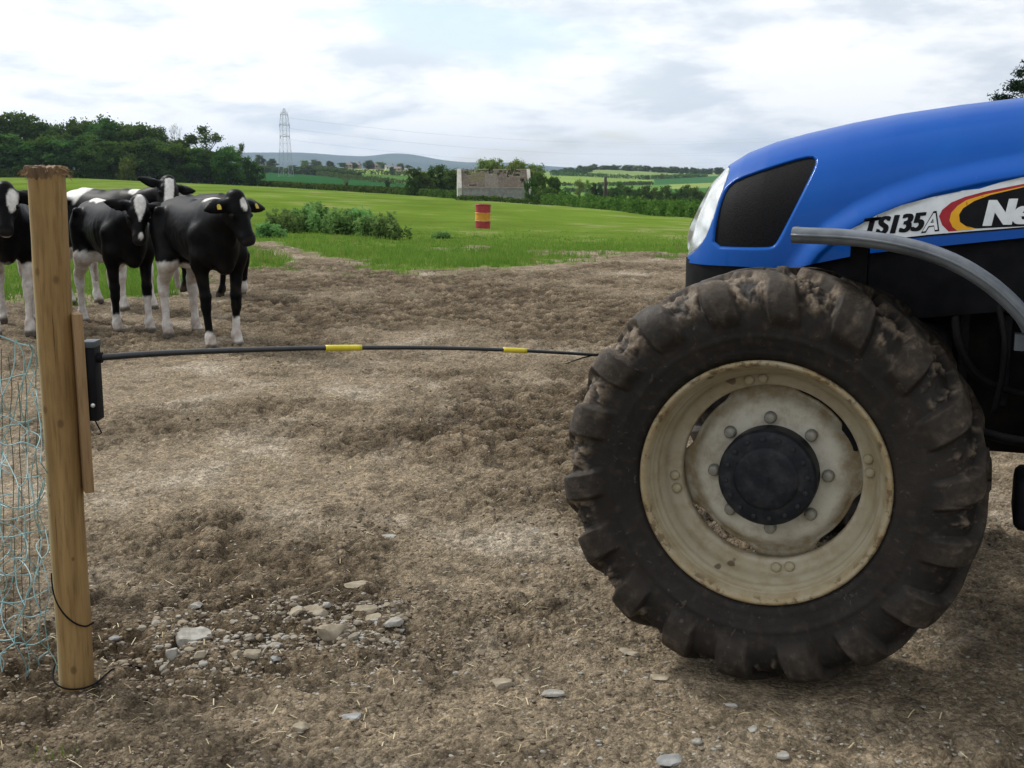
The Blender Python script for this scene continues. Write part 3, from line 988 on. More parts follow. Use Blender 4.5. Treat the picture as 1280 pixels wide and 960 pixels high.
def build_wheel(center, parent, mirror=False):
    w = empty('front_wheel', center)
    w.parent = parent
    if mirror: w.rotation_euler = (0, 0, math.pi)
    link('tyre', ME_TYRE, M['rubber'], w)
    b = MB()
    prof = [(0.350, -0.150), (0.372, -0.160), (0.381, -0.170), (0.382, -0.180), (0.377, -0.187), (0.369, -0.186), (0.362, -0.176), (0.355, -0.160),
            (0.352, -0.146), (0.350, -0.132), (0.343, -0.126), (0.339, -0.118), (0.340, -0.106), (0.336, -0.098), (0.329, -0.090), (0.326, -0.066), (0.322, -0.048), (0.314, -0.040), (0.300, -0.037), (0.287, -0.034), (0.282, -0.026),
            (0.282, 0.006), (0.298, 0.012), (0.318, 0.018), (0.328, 0.04), (0.340, 0.10), (0.352, 0.146), (0.366, 0.176), (0.374, 0.186),
            (0.380, 0.187), (0.382, 0.180), (0.381, 0.170), (0.372, 0.16), (0.352, 0.150), (0.344, 0.10), (0.337, 0.0), (0.343, -0.09), (0.350, -0.12)]
    b.lathe(prof, 128, closed=True)
    b.build('rim', M['rim'], w, True)
    # dished wheel disc with four ears bolted to the rim ring
    d = MB()
    n = 160
    V, Fs = [], []
    rings = [(0.02, -0.018), (0.10, -0.019), (0.17, -0.020), (0.200, -0.019), (0.218, -0.014), (0.234, -0.003), (0.246, 0.012), (0.253, 0.022), (0.259, 0.026), (0.264, 0.027)]
    for s_, dz_ in ((0, 0.0), (1, 0.012)):
        for (r_, h_) in rings:
            for k in range(n):
                a = 2 * math.pi * k / n
                rr_, hh_ = r_, h_ + dz_
                if r_ > 0.25:
                    e = min(abs((a - q + math.pi) % (2 * math.pi) - math.pi) for q in (R(10), R(100), R(190), R(280)))
                    f = 1 - min(1, max(0, (e - R(12)) / R(16)))
                    f = f * f * (3 - 2 * f)
                    rr_ = r_ + f * (0.036 if r_ > 0.26 else 0.016)
                    hh_ = h_ + dz_ + f * 0.004
                V.append((rr_ * math.cos(a), hh_, rr_ * math.sin(a)))
    m = len(rings)
    for s_ in range(2):
        for i in range(m - 1):
            for k in range(n):
                o = s_ * m * n
                q = (o+i*n+k, o+i*n+(k+1) % n, o+(i+1)*n+(k+1) % n, o+(i+1)*n+k)
                Fs.append(q)
    for k in range(n):
        Fs.append(((m-1)*n+k, (m-1)*n+(k+1) % n, (2*m-1)*n+(k+1) % n, (2*m-1)*n+k))
    d.add(V, Fs)
    d.build('wheel_disc', M['rim'], w, True)
    h = MB()
    h.lathe([(0.0, -0.118), (0.060, -0.118), (0.088, -0.117), (0.096, -0.113), (0.100, -0.108), (0.118, -0.107), (0.137, -0.105), (0.146, -0.101), (0.151, -0.094), (0.153, -0.082), (0.153, -0.012)], 96)
    h.lathe([(0.0, -0.1195), (0.012, -0.1195), (0.014, -0.117)], 24)
    h.build('hub_cap', M['hub_black'], w, True, autosmooth=30)
    bb = MB()
    bb.lathe([(0.0, -0.0105), (0.006, -0.0105), (0.0075, -0.009), (0.0078, 0.0)], 8)
    meb = None
    for k in range(16):
        a = 2 * math.pi * (k + 0.3) / 16
        p = (0.126 * math.cos(a), -0.1065, 0.126 * math.sin(a))
        if meb is None:
            o = bb.build('cap_screw', M['hub_black'], w, True); meb = o.data
        else:
            o = link('cap_screw', meb, None, w)
        o.location = p; o.scale = (1, 0.5, 1)
    bolt = MB()
    bolt.lathe([(0.0, -0.026), (0.012, -0.026), (0.0165, -0.023), (0.019, -0.015), (0.020, 0.0)], 14)
    me = None
    for k in range(8):
        a = 2 * math.pi * k / 8 + R(92)
        p = (0.178 * math.cos(a), -0.020, 0.178 * math.sin(a))
        if me is None:
            o = bolt.build('wheel_bolt', M['bolt'], w, True); me = o.data
        else: o = link('wheel_bolt', me, None, w)
        o.location = p
    riv = MB()
    riv.lathe([(0.0, -0.011), (0.011, -0.011), (0.0155, -0.008), (0.017, 0.0)], 14)
    me = None
    for base in (10, 100, 190, 280):
        for dlt in (-4, 4):
            a = R(base + dlt)
            p = (0.304 * math.cos(a), -0.038, 0.304 * math.sin(a))
            if me is None:
                o = riv.build('rim_bolt', M['rim_bolt'], w, True); me = o.data
            else: o = link('rim_bolt', me, None, w)
            o.location = p
    return w


TRACK = 1.62
for wh in (build_wheel((0, 0, WZ), TR), build_wheel((0, TRACK, WZ), TR, True)):
    wh.scale = (0.985, 1.0, 0.985)

# ---- bonnet
YC, HW = TRACK / 2, 0.405
ctr = [(857, 322, .70), (858, 303, .66), (862, 282, .62), (869, 257, .60), (882, 227.5, .58), (900, 204, .57), (925, 188.5, .57), (960, 175, .57), (1000, 164, .57), (1060, 150, .57),
       (1120, 138.5, .57), (1200, 126.5, .57), (1280, 117, .57), (1400, 106, .57), (1560, 98, .57)]
CT = np.array([[T(a, b, c).x, T(a, b, c).z] for a, b, c in ctr])
XF, XR = CT[0, 0] - 0.004, CT[-1, 0]
bot = [(857, 329, .55), (920, 333, .42), (990, 336, .40), (1010, 331, .40), (1080, 317, .40), (1180, 307, .40), (1280, 297, .40), (1560, 280, .40)]
CB = np.array([[T(a, b, c).x, T(a, b, c).z] for a, b, c in bot])
Z0 = float(CB[:, 1].min()) - 0.16


def z_top(x): return np.interp(x, CT[:, 0], CT[:, 1])
def z_bot(x): return np.interp(x, CB[:, 0], CB[:, 1])


def half_w(x):
    f = np.clip((x - XF) / 0.42, 0, 1)
    return HW * (1 - (1 - f) ** 2.6) ** (1 / 2.6) * (1 - 0.0 * f) + 0.001


def seg_sdf(px, py, poly):
    """signed distance to a closed polygon (negative inside)"""
    P = np.asarray(poly, float); n = len(P)
    d = np.full(px.shape, 1e9); ins = np.zeros(px.shape, bool)
    for i in range(n):
        a, b = P[i], P[(i + 1) % n]
        e = b - a; wx, wy = px - a[0], py - a[1]
        t = np.clip((wx*e[0] + wy*e[1]) / (e @ e), 0, 1)
        d = np.minimum(d, np.hypot(wx - e[0]*t, wy - e[1]*t))
        c = ((a[1] <= py) != (b[1] <= py))
        if abs(e[1]) > 1e-9:
            ins ^= c & (px < a[0] + e[0] * (py - a[1]) / e[1])
    return np.where(ins, -d, d)


def line_dist(px, py, pts):
    """vertical-ish signed offset below an open curve z = f(x)"""
    P = np.asarray(pts, float)
    return np.interp(px, P[:, 0], P[:, 1]) - py


def y_plain(x, z):
    zt = z_top(x)
    u = np.clip((z - Z0) / np.maximum(zt - Z0, 1e-4), 0, 1)
    return YC - half_w(x) * (1 - u ** 3.4) ** (1 / 2.1)


def to_hood(px, py):
    yp = 0.42
    for _ in range(14):
        p = T(px, py, yp)
        yn = float(y_plain(np.array(p.x), np.array(min(p.z, float(z_top(p.x)) - 0.01))))
        yp = yp * 0.5 + yn * 0.5
    p = T(px, py, yp)
    return (p.x, p.z)


def rounded(poly, it=2, closed=True):
    P = [tuple(p) for p in poly]
    for _ in range(it):
        Q = []
        n = len(P)
        rng_ = range(n) if closed else range(n - 1)
        if not closed: Q.append(P[0])
        for i in rng_:
            a, b = P[i], P[(i + 1) % n]
            Q.append((a[0]*.75+b[0]*.25, a[1]*.75+b[1]*.25)); Q.append((a[0]*.25+b[0]*.75, a[1]*.25+b[1]*.75))
        if not closed: Q.append(P[-1])
        P = Q
    return P


GR_PX = [(892, 308), (894, 284), (900, 256), (908, 236), (921, 225), (960, 211), (1006, 197), (1019, 197.5), (1019, 207), (1006, 234), (990, 266), (975, 295), (967, 308), (958, 309.5), (925, 309.5)]
GR = rounded([to_hood(*p) for p in GR_PX], 1)
LAMP_PX = [(857.5, 322), (857.5, 306), (861, 284), (868, 260), (880, 234), (898, 212), (908, 208), (912, 212), (905, 230), (896, 254), (888, 280), (879, 300), (868, 314)]
LAMP = rounded([to_hood(*p) for p in LAMP_PX], 1)
ARC_PX = [(975, 340), (985, 322), (1003, 298), (1030, 274), (1065, 252), (1105, 233), (1160, 213), (1220, 199), (1280, 188), (1400, 174), (1560, 166)]
ARC = [to_hood(*p) for p in ARC_PX]
_ax = np.array([a[0] for a in ARC]); _az = np.array([a[1] for a in ARC])


def hood_y(x, z):
    y = y_plain(x, z)
    g = seg_sdf(x, z, GR)
    y = y + 0.022 * (1 - sst(g, -0.007, 0.007))
    l = seg_sdf(x, z, LAMP)
    y = y + 0.034 * (1 - sst(l, -0.004, 0.005))
    # raised lower panel under the sweeping crease
    d = np.full(x.shape, 1e9)
    for i in range(len(ARC) - 1):
        ex, ez = _ax[i+1]-_ax[i], _az[i+1]-_az[i]
        t = np.clip(((x-_ax[i])*ex+(z-_az[i])*ez)/(ex*ex+ez*ez), 0, 1)
        d = np.minimum(d, np.hypot(x-_ax[i]-ex*t, z-_az[i]-ez*t))
    below = np.interp(x, _ax, _az) > z
    below &= x > _ax[0]
    d = np.where(below, d, 0)
    y = y - 0.034 * sst(d, 0.0, 0.075) + 0.012 * sst(d, .076, .088)
    return y


def build_hood():
    xs = np.concatenate([XF + 0.004 + np.linspace(0, 1, 90) ** 1.8 * 0.40, np.linspace(XF + 0.41, XR, 330)])
    vs = np.linspace(0, 1, 150)
    g = np.sin(vs * np.pi / 2) ** 1.0
    Xg, Gg = np.meshgrid(xs, g, indexing='ij')
    zb, zt = z_bot(Xg), z_top(Xg)
    zb = np.minimum(zb, zt - 0.003)
    Zg = zb + (zt - zb) * Gg
    Yg = hood_y(Xg, Zg)
    Yg = np.minimum(Yg, YC)
    V1 = np.stack([Xg, Yg, Zg], -1).reshape(-1, 3)
    V2 = np.stack([Xg, 2 * YC - y_plain(Xg, Zg), Zg], -1).reshape(-1, 3)
    nu, nv = Xg.shape
    idx = np.arange(nu * nv).reshape(nu, nv)
    q1 = np.stack([idx[:-1, :-1], idx[1:, :-1], idx[1:, 1:], idx[:-1, 1:]], -1).reshape(-1, 4)
    q2 = q1[:, ::-1] + nu * nv
    me = np_mesh('hood', np.concatenate([V1, V2]), np.concatenate([q1, q2]), True)
    bm = bmesh.new(); bm.from_mesh(me)
    bmesh.ops.remove_doubles(bm, verts=bm.verts[:], dist=2e-4)
    bm.to_mesh(me); bm.free()
    me.polygons.foreach_set('use_smooth', np.full(len(me.polygons), True, dtype=bool))
    link('hood', me, M['paint'], TR)


build_hood()


def patch(name, poly, mat, offset, parent, maxlen=0.012, fn=hood_y, flatten=None, extra=None):
    """a thin skin that follows the bonnet; poly in (x, z) of the tractor frame"""
    bm = bmesh.new()
    vs = [bm.verts.new((p[0], 0, p[1])) for p in poly]
    f = bm.faces.new(vs)
    bmesh.ops.triangulate(bm, faces=[f], ngon_method='EAR_CLIP')
    for _ in range(9):
        long_ = [e for e in bm.edges if e.calc_length() > maxlen]
        if not long_ or len(bm.verts) > 30000: break
        bmesh.ops.subdivide_edges(bm, edges=long_, cuts=1)
        bmesh.ops.triangulate(bm, faces=[f for f in bm.faces if len(f.verts) > 3])
    x = np.array([v.co.x for v in bm.verts]); z = np.array([v.co.z for v in bm.verts])
    y = fn(x, z) - offset
    if extra is not None: y = y + extra(x, z)
    for v, yy in zip(bm.verts, y): v.co.y = yy
    me = bpy.data.meshes.new(name)
    bmesh.ops.recalc_face_normals(bm, faces=bm.faces[:])
    bm.to_mesh(me); bm.free()
    if len(me.polygons) and sum(p.normal.y for p in me.polygons) > 0: me.flip_normals()
    me.polygons.foreach_set('use_smooth', np.full(len(me.polygons), True, dtype=bool))
    return link(name, me, mat, parent)


grille = patch('side_grille', GR, M['grille'], -0.012, TR, fn=y_plain)
lampr = patch('headlamp', LAMP, M['lamp_reflector'], -0.014, TR, fn=y_plain,
              extra=lambda x, z: 0.006 * np.sin((z - 1.2) * 34) * np.sin((x + z) * 30))
patch('lamp_glass', LAMP, M['lamp_glass'], 0.003, lampr, fn=y_plain)

# flat print on the side panel
DEC = [(1046, 300), (1056, 290), (1075, 281), (1098, 268), (1128, 256), (1166, 246), (1178, 244), (1204, 238), (1224, 236), (1250, 228), (1275, 222), (1300, 217.5), (1380, 205), (1470, 200),
       (1460, 272), (1380, 277), (1290, 283), (1220, 288), (1160, 293), (1100, 300)]
DEC = [to_hood(*p) for p in DEC]
decal = patch('side_decal', DEC, M['white_decal'], 0.0015, TR, 0.012)
RED = [(1174, 270), (1178, 262), (1189, 253), (1206, 246), (1230, 239.5), (1280, 229.5), (1380, 215), (1470, 206), (1470, 210), (1280, 233), (1230, 243), (1208, 250), (1197, 257), (1189, 266), (1187, 275), (1191, 283.5), (1197, 288),
       (1186, 289), (1178, 281)]
YEL = [(1189, 266), (1197, 257), (1208, 250), (1230, 243), (1280, 232.5), (1470, 209), (1470, 211.5), (1280, 233.6), (1238, 243.5), (1218, 251), (1204, 260), (1199, 268), (1200, 277), (1207, 282), (1220, 285.2), (1213, 286.6), (1197, 288), (1191, 283.5), (1187, 275)]
BLK = [(1199, 268), (1204, 260), (1218, 251), (1238, 243.5), (1280, 233.6), (1470, 211.5), (1462, 271), (1380, 276), (1280, 282.3), (1220, 285.2), (1207, 282), (1200, 277)]
for nm, P_, mt, of in (('red_stripe', RED, 'red_decal', 0.0022), ('yellow_stripe', YEL, 'yellow_decal', 0.0024), ('black_field', BLK, 'black_decal', 0.0026)):
    patch(nm, [to_hood(*p) for p in P_], M[mt], of, decal, 0.012)
LINE = [(1080, 302.5), (1160, 293.2), (1280, 283.2), (1460, 272.2), (1460, 274.5), (1280, 285), (1160, 295), (1080, 304.5)]
patch('black_pinstripe', [to_hood(*p) for p in LINE], M['black_decal'], 0.0020, decal, 0.012)


def lettering(name, txt, mat, p0, p1, hpx, offset, parent, shear=0.25, thick=0.02, space=1.0, bold=()):
    """flat print: p0 and p1 = photo places of the ends of its base line, hpx = cap height there"""
    cu = bpy.data.curves.new(name, 'FONT')
    cu.body = txt; cu.size = 1.0; cu.shear = shear; cu.offset = thick; cu.space_character = space
    to = bpy.data.objects.new(name, cu); COL.objects.link(to)
    dg = bpy.context.evaluated_depsgraph_get()
    me = bpy.data.meshes.new_from_object(to.evaluated_get(dg))
    bpy.data.objects.remove(to)
    bm = bmesh.new(); bm.from_mesh(me); bmesh.ops.triangulate(bm, faces=bm.faces[:])
    for _ in range(3):
        le = [e for e in bm.edges if e.calc_length() > 0.12]
        if le:
            bmesh.ops.subdivide_edges(bm, edges=le, cuts=1)
            bmesh.ops.triangulate(bm, faces=[f for f in bm.faces if len(f.verts) > 3])
    x = np.array([v.co.x for v in bm.verts]); y = np.array([v.co.y for v in bm.verts])
    x0, x1, ch = x.min(), x.max(), 0.69
    a = np.array(to_hood(*p0)); b = np.array(to_hood(*p1)); up = np.array(to_hood(p0[0], p0[1] - hpx)) - a
    L = (x - x0) / (x1 - x0); V = y / ch
    # keep the slant: shear is already in the outline
    X = a[0] + (b[0] - a[0]) * L; Z = a[1] + (b[1] - a[1]) * L + up[1] * V
    Y = hood_y(X, Z) - offset
    for v, p, q, r_ in zip(bm.verts, X, Y, Z): v.co = (p, q, r_)
    base = list(bm.faces)
    for k, sh in enumerate(bold):                       # heavier strokes: the same print again, a hair proud
        d_ = bmesh.ops.duplicate(bm, geom=base)
        for v in [g for g in d_['geom'] if isinstance(g, bmesh.types.BMVert)]:
            v.co.x += sh; v.co.y -= 0.00025 * (k + 1)
    bm.to_mesh(me); bm.free()
    if len(me.polygons) and sum(p.normal.y * p.area for p in me.polygons) > 0: me.flip_normals()
    me.materials.clear()
    return link(name, me, mat, parent)


lettering('model_lettering', 'TS135', M['black_decal'], (1081, 294), (1156, 286.5), 21, 0.0028, decal, 0.22, 0.022, bold=(0.0035, -0.003))
lettering('letter_outline', 'A', M['black_decal'], (1151.5, 289.6), (1174.5, 286.6), 22.5, 0.0027, decal, 0.22, 0.05)
lettering('letter', 'A', M['white_decal'], (1153.4, 288.4), (1172.6, 286.0), 20.0, 0.0031, decal, 0.22, 0.018)
lettering('maker_lettering', 'New', M['white_decal'], (1231, 281.5), (1326, 276), 31, 0.0036, decal, 0.18, 0.012, bold=(0.007, -0.007, 0.0035, -0.0035))

# ---- dark panels and running gear below the bonnet
def nose_panel():
    xs = np.concatenate([XF + 0.012 + np.linspace(0, 1, 30) ** 1.8 * 0.40, np.linspace(XF + 0.43, XR, 60)])
    V, Fs = [], []
    n = len(xs)
    for i, x in enumerate(xs):
        zb = float(z_bot(x))
        hw = float(half_w(x)) - 0.012
        dep = 0.13 if x < XF + 0.5 else 0.13 + min(1, (x - XF - 0.5) / 0.1) * 0.10
        for y in (YC - hw, YC + hw):
            V.append((x, y, zb + 0.012)); V.append((x, y, zb - dep))
    for i in range(n - 1):
        a, b = 4 * i, 4 * (i + 1)
        Fs += [(a, b, b+1, a+1), (a+2, a+3, b+3, b+2), (a+1, b+1, b+3, a+3)]
    Fs += [(0, 1, 3, 2), (4*n-4, 4*n-2, 4*n-1, 4*n-3)]
    b = MB(); b.add(V, Fs); b.build('lower_side_panel', M['black_plastic'], TR, True, autosmooth=35)


nose_panel()


def part_box(name, lo, hi, mat='iron', w=0.015):
    b = MB(); b.box(lo, hi)
    return bevel_mesh(b.build(name, M[mat], TR, False), w, 2)


part_box('engine_block', (0.06, YC - 0.27, 0.70), (XR - 0.1, YC + 0.27, 1.20))
part_box('chassis_rail', (-0.10, YC - 0.20, 0.62), (XR - 0.05, YC + 0.20, 0.86), 'iron', 0.02)
part_box('fuel_tank', (0.78, 0.20, 0.66), (2.3, YC - 0.22, 1.12), 'black_plastic', 0.04)
b = MB()
b.tube([(0, 0.16, WZ), (0, 0.36, WZ + 0.02), (0, YC, WZ + 0.05), (0, TRACK - 0.36, WZ + 0.02), (0, TRACK - 0.16, WZ)], [0.10, 0.075, 0.10, 0.075, 0.10], 20)
b.lathe([(0.0, 0.0), (0.14, 0.0), (0.15, 0.03), (0.13, 0.12), (0.10, 0.20)], 32, M=Matrix.Translation((0, 0.03, WZ)))
b.build('front_axle', M['iron'], TR, True, autosmooth=35)
b = MB()
b.tube([(0.12, 0.3, WZ + 0.06), (0.30, 0.42, WZ + 0.06), (0.45, 0.5, WZ + .05)], 0.03, 12)
b.build('steering_ram', M['iron'], TR, True)
for (x0, x1, z0, z1) in ((1.05, 1.5, 0.40, 0.47), (1.08, 1.52, 0.16, 0.22)):
    pass
stp = MB()
s0 = T(1266, 622, 0.10)
stp.box((s0.x, -0.02, s0.z - 0.075), (s0.x + 0.42, 0.22, s0.z + 0.085))
so = bevel_mesh(stp.build('mounting_step', M['black_plastic'], TR, False), 0.035, 3)
st2 = MB()
st2.tube([(s0.x + 0.16, 0.1, s0.z), (s0.x + 0.17, 0.16, s0.z + 0.3), (s0.x + 0.18, 0.24, s0.z + 0.45)], 0.025, 10)
st2.build('step_hanger', M['iron'], so, True)

M['hose'] = simple('hose_rubber', (0.005, 0.005, 0.006), (0.011, 0.010, 0.010), 20, 0.6, spec=0.12)
M['casting'] = simple('engine_casting', (0.010, 0.012, 0.017), (0.026, 0.026, 0.028), 14, 0.6, bmp=0.3, spec=0.12)
b = MB(); b.lathe([(0.0, 0.0), (0.045, 0.0), (0.05, 0.01), (0.05, 0.15), (0.042, 0.165), (0.0, 0.17)], 24, 'z', M=Matrix.Translation((0.86, 0.40, 0.86)))
b.build('oil_filter', M['casting'], TR, True, autosmooth=40)
for (pts, r_) in (([(0.50, 0.46, 1.16), (0.52, 0.40, 1.02), (0.60, 0.40, 0.90), (0.78, 0.44, 0.84)], 0.014), ([(0.62, 0.44, 1.18), (0.66, 0.38, 1.0), (0.64, 0.36, 0.8)], 0.010), ([(0.44, 0.30, 0.80), (0.7, 0.26, 0.74), (1.0, 0.24, 0.76)], 0.016)):
    b = MB(); b.tube(spline([Vector(p) for p in pts], 8), r_, 10); b.build('hose', M['hose'], TR, True)
b = MB(); b.lathe([(0.0, -0.03), (0.09, -0.03), (0.10, -0.015), (0.10, 0.015), (0.09, 0.03), (0.0, 0.03)], 32, M=Matrix.Translation((0.40, 0.50, 0.98)))
b.build('pulley', M['casting'], TR, True, autosmooth=35)
for k in range(7):
    part_box('engine_rib', (0.52 + k * 0.13, YC - 0.295, 0.80), (0.55 + k * 0.13, YC - 0.268, 1.10), 'casting', 0.004)

# ---- the rest of the tractor, to the right of the picture
for k, y in enumerate((0.02, TRACK - 0.02)):
    rw = empty('rear_wheel', (2.62, y, 0.90)); rw.parent = TR
    if k: rw.rotation_euler = (0, 0, math.pi)
    rw.scale = (1.40, 1.15, 1.40)
    link('tyre', ME_TYRE, None, rw)
    rb = MB(); rb.lathe([(0.05, 0.0), (0.20, -0.01), (0.30, 0.06), (0.36, -0.10), (0.38, -0.18), (0.37, -0.19), (0.34, -0.10), (0.33, 0.16)], 48)
    rb.build('rim', M['rim'], rw, True)
CX0, CX1 = XR - 0.02, XR + 1.55
part_box('cab_floor', (CX0, YC - 0.62, 0.85), (CX1, YC + 0.62, 1.25), 'black_plastic', 0.03)
part_box('rear_axle', (2.45, 0.2, 0.72), (2.80, TRACK - 0.2, 1.05), 'iron', 0.03)
part_box('cab_roof', (CX0 - 0.05, YC - 0.70, 2.62), (CX1 + 0.1, YC + 0.70, 2.80), 'white_decal', 0.05)
for (x, y) in ((CX0 + .05, YC - .62), (CX0 + .05, YC + .62), (CX1 - .08, YC - .62), (CX1 - .08, YC + .62)):
    part_box('cab_pillar', (x - .04, y - .04, 1.25), (x + .04, y + .04, 2.62), 'black_plastic', 0.01)
for y in (YC - 0.60, YC + 0.60):
    part_box('cab_window', (CX0 + .09, y - .004, 1.26), (CX1 - .12, y + .004, 2.61), 'cab_glass', 0.001)

# ---- mudguard over the near front wheel
def mudguard():
    top = [(989, 283.5), (1010, 284.5), (1040, 285.5), (1075, 288), (1110, 293), (1148, 301.5), (1182, 313), (1212, 328), (1240, 347), (1264, 368), (1285, 392), (1302, 418), (1314, 450), (1322, 485)]
    yn = -0.21
    ctr = [T(a, b_ + 11, yn) for a, b_ in top]
    cx = np.array([p.x for p in ctr]); cz = np.array([p.z for p in ctr])
    # resample
    s = np.concatenate([[0], np.cumsum(np.hypot(np.diff(cx), np.diff(cz)))])
    ss = np.linspace(0, s[-1], 60)
    cx, cz = np.interp(ss, s, cx), np.interp(ss, s, cz)
    for _ in range(4):
        cx[1:-1] = (cx[:-2] + 2*cx[1:-1] + cx[2:])/4; cz[1:-1] = (cz[:-2] + 2*cz[1:-1] + cz[2:])/4
    tx, tz = np.gradient(cx), np.gradient(cz)
    l = np.hypot(tx, tz); nx, nz = -tz / l, tx / l
    if nz[5] < 0: nx, nz = -nx, -nz
    # cross section (inward offset, normal offset): thick rolled outer lip, thin shell, inner lip
    sec = [(0.004, -0.017), (-0.006, -0.010), (-0.009, 0.001), (-0.006, 0.012), (0.004, 0.019), (0.016, 0.022), (0.05, 0.023), (0.12, 0.016), (0.22, 0.006), (0.32, -0.006), (0.42, -0.022), (0.44, -0.03), (0.44, -0.04),
           (0.43, -0.04), (0.42, -0.033), (0.40, -0.027), (0.32, -0.016), (0.22, -0.006), (0.12, 0.004), (0.05, 0.010), (0.026, 0.004), (0.022, -0.012), (0.016, -0.022)]
    V, Fs = [], []
    k = len(sec)
    for i in range(len(cx)):
        taper = 1.0
        for (a, q) in sec:
            V.append((cx[i] + nx[i]*q*taper, yn + a, cz[i] + nz[i]*q*taper))
    for i in range(len(cx) - 1):
        for j in range(k):
            Fs.append((i*k+j, i*k+(j+1) % k, (i+1)*k+(j+1) % k, (i+1)*k+j))
    b = MB(); b.add(V, Fs)
    # closed front end
    ec = len(b.v)
    b.v.append((cx[0] - 0.008, yn + 0.2, cz[0] + 0.02))
    for j in range(k): b.f.append((ec, (j+1) % k, j))
    g = b.build('mudguard', M['guard'], TR, True, autosmooth=50)
    r = MB()       # rib pressed along the lip
    r.tube([(cx[i] + nx[i]*0.002, yn - 0.008, cz[i] + nz[i]*0.002) for i in range(0, 60, 2)], 0.0045, 6)
    r.build('guard_rib', M['guard'], g, True)
    st = MB()
    a = T(1072, 330, 0.05)
    st.box((a.x - 0.02, 0.02, 0.72), (a.x + 0.03, 0.10, a.z + 0.075))
    st.box((a.x - 0.02, 0.05, 0.72), (a.x + 0.03, 0.38, 0.78))
    st.build('guard_bracket', M['black_plastic'], TR, False)
    e = MB()
    p = T(1274, 426, -0.15)
    e.box((p.x - 0.012, -0.17, p.z - 0.025), (p.x + 0.05, -0.13, p.z + 0.02))
    e.build('guard_clip', M['guard'], g, False)


mudguard()
# ------------------------------------------------------------------ post with batten, bracket and rod
def wood_mat(name, c1, c2, knots=(), pale=None):
    m, nt, b = new_mat(name)
    n = tnoise(nt, 3.0, 5, 0.6, stretch=(6, 6, 0.5), dist=0.6)
    n2 = tnoise(nt, 20, 4, 0.6, stretch=(5, 5, 0.35))
    n3 = tnoise(nt, 2.5, 4, 0.6)
    c = nmix(nt, mrange(nt, n, 0.3, 0.7), c1, c2)
    c = nmix(nt, nmath(nt, 'MULTIPLY', mrange(nt, n2, 0.45, 0.72), 0.55), c, tuple(x * 0.5 for x in c1))
    n4 = tnoise(nt, 9, 3, 0.5, stretch=(9, 9, 0.16))
    c = nmix(nt, nmath(nt, 'MULTIPLY', mrange(nt, n4, 0.66, 0.70), 0.75), c, tuple(x * 0.22 for x in c1))
    c = nmix(nt, nmath(nt, 'MULTIPLY', mrange(nt, n3, 0.45, 0.75), 0.5), c, tuple(x * 0.72 for x in c1))
    if pale is not None:  # left side painted lighter: sunlight from the left put into the wood colour
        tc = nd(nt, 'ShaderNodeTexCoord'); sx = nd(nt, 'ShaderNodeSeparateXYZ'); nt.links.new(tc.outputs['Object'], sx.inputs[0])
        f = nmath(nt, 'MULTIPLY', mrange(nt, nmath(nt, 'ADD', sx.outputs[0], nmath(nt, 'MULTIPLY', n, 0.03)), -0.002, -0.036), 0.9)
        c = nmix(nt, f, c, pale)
    for (x, y, z, r_) in knots:
        tc = nd(nt, 'ShaderNodeTexCoord'); mp = nd(nt, 'ShaderNodeMapping', vector_type='POINT')
        mp.inputs['Location'].default_value = (-x, -y, -z * 0.7); mp.inputs['Scale'].default_value = (1, 1, 0.7)
        nt.links.new(tc.outputs['Object'], mp.inputs[0])
        ln = nd(nt, 'ShaderNodeVectorMath', operation='LENGTH'); nt.links.new(mp.outputs[0], ln.inputs[0])
        f = mrange(nt, ln.outputs['Value'], r_ * 1.5, r_ * 0.55)
        c = nmix(nt, nmath(nt, 'MULTIPLY', f, 0.7), c, (0.10, 0.052, 0.02))
    nt.links.new(c, b.inputs['Base Color'])
    b.inputs['Roughness'].default_value = 0.75
    b.inputs['Specular IOR Level'].default_value = 0.3
    bump(nt, b, nmath(nt, 'ADD', n2, nmath(nt, 'MULTIPLY', n, 0.5)), 0.25, 0.004)
    return m


PX0, PY0 = -1.342, 3.48
knots = []
for (qx, qy) in ((45, 340), (68, 350), (55, 513), (75, 530), (92, 838), (60, 620), (90, 700), (73, 395)):
    p = at(qx, qy, PY0 - 0.05)
    dx = max(-0.045, min(0.045, p.x - PX0))
    knots.append((dx, -math.sqrt(0.0515 ** 2 - dx * dx), p.z, 0.0085 if qy not in (620, 642, 700, 395) else 0.0045))
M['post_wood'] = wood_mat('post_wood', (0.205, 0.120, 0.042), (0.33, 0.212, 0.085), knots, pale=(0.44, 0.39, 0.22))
M['batten_wood'] = wood_mat('batten_wood', (0.25, 0.155, 0.075), (0.34, 0.22, 0.11))
M['split_wood'] = wood_mat('split_wood', (0.085, 0.052, 0.030), (0.26, 0.17, 0.09))
POST = empty('fence_post', (PX0, PY0, 0))
tag(POST, 'round golden timber gate post with a frayed top and a batten on its side', 'post')


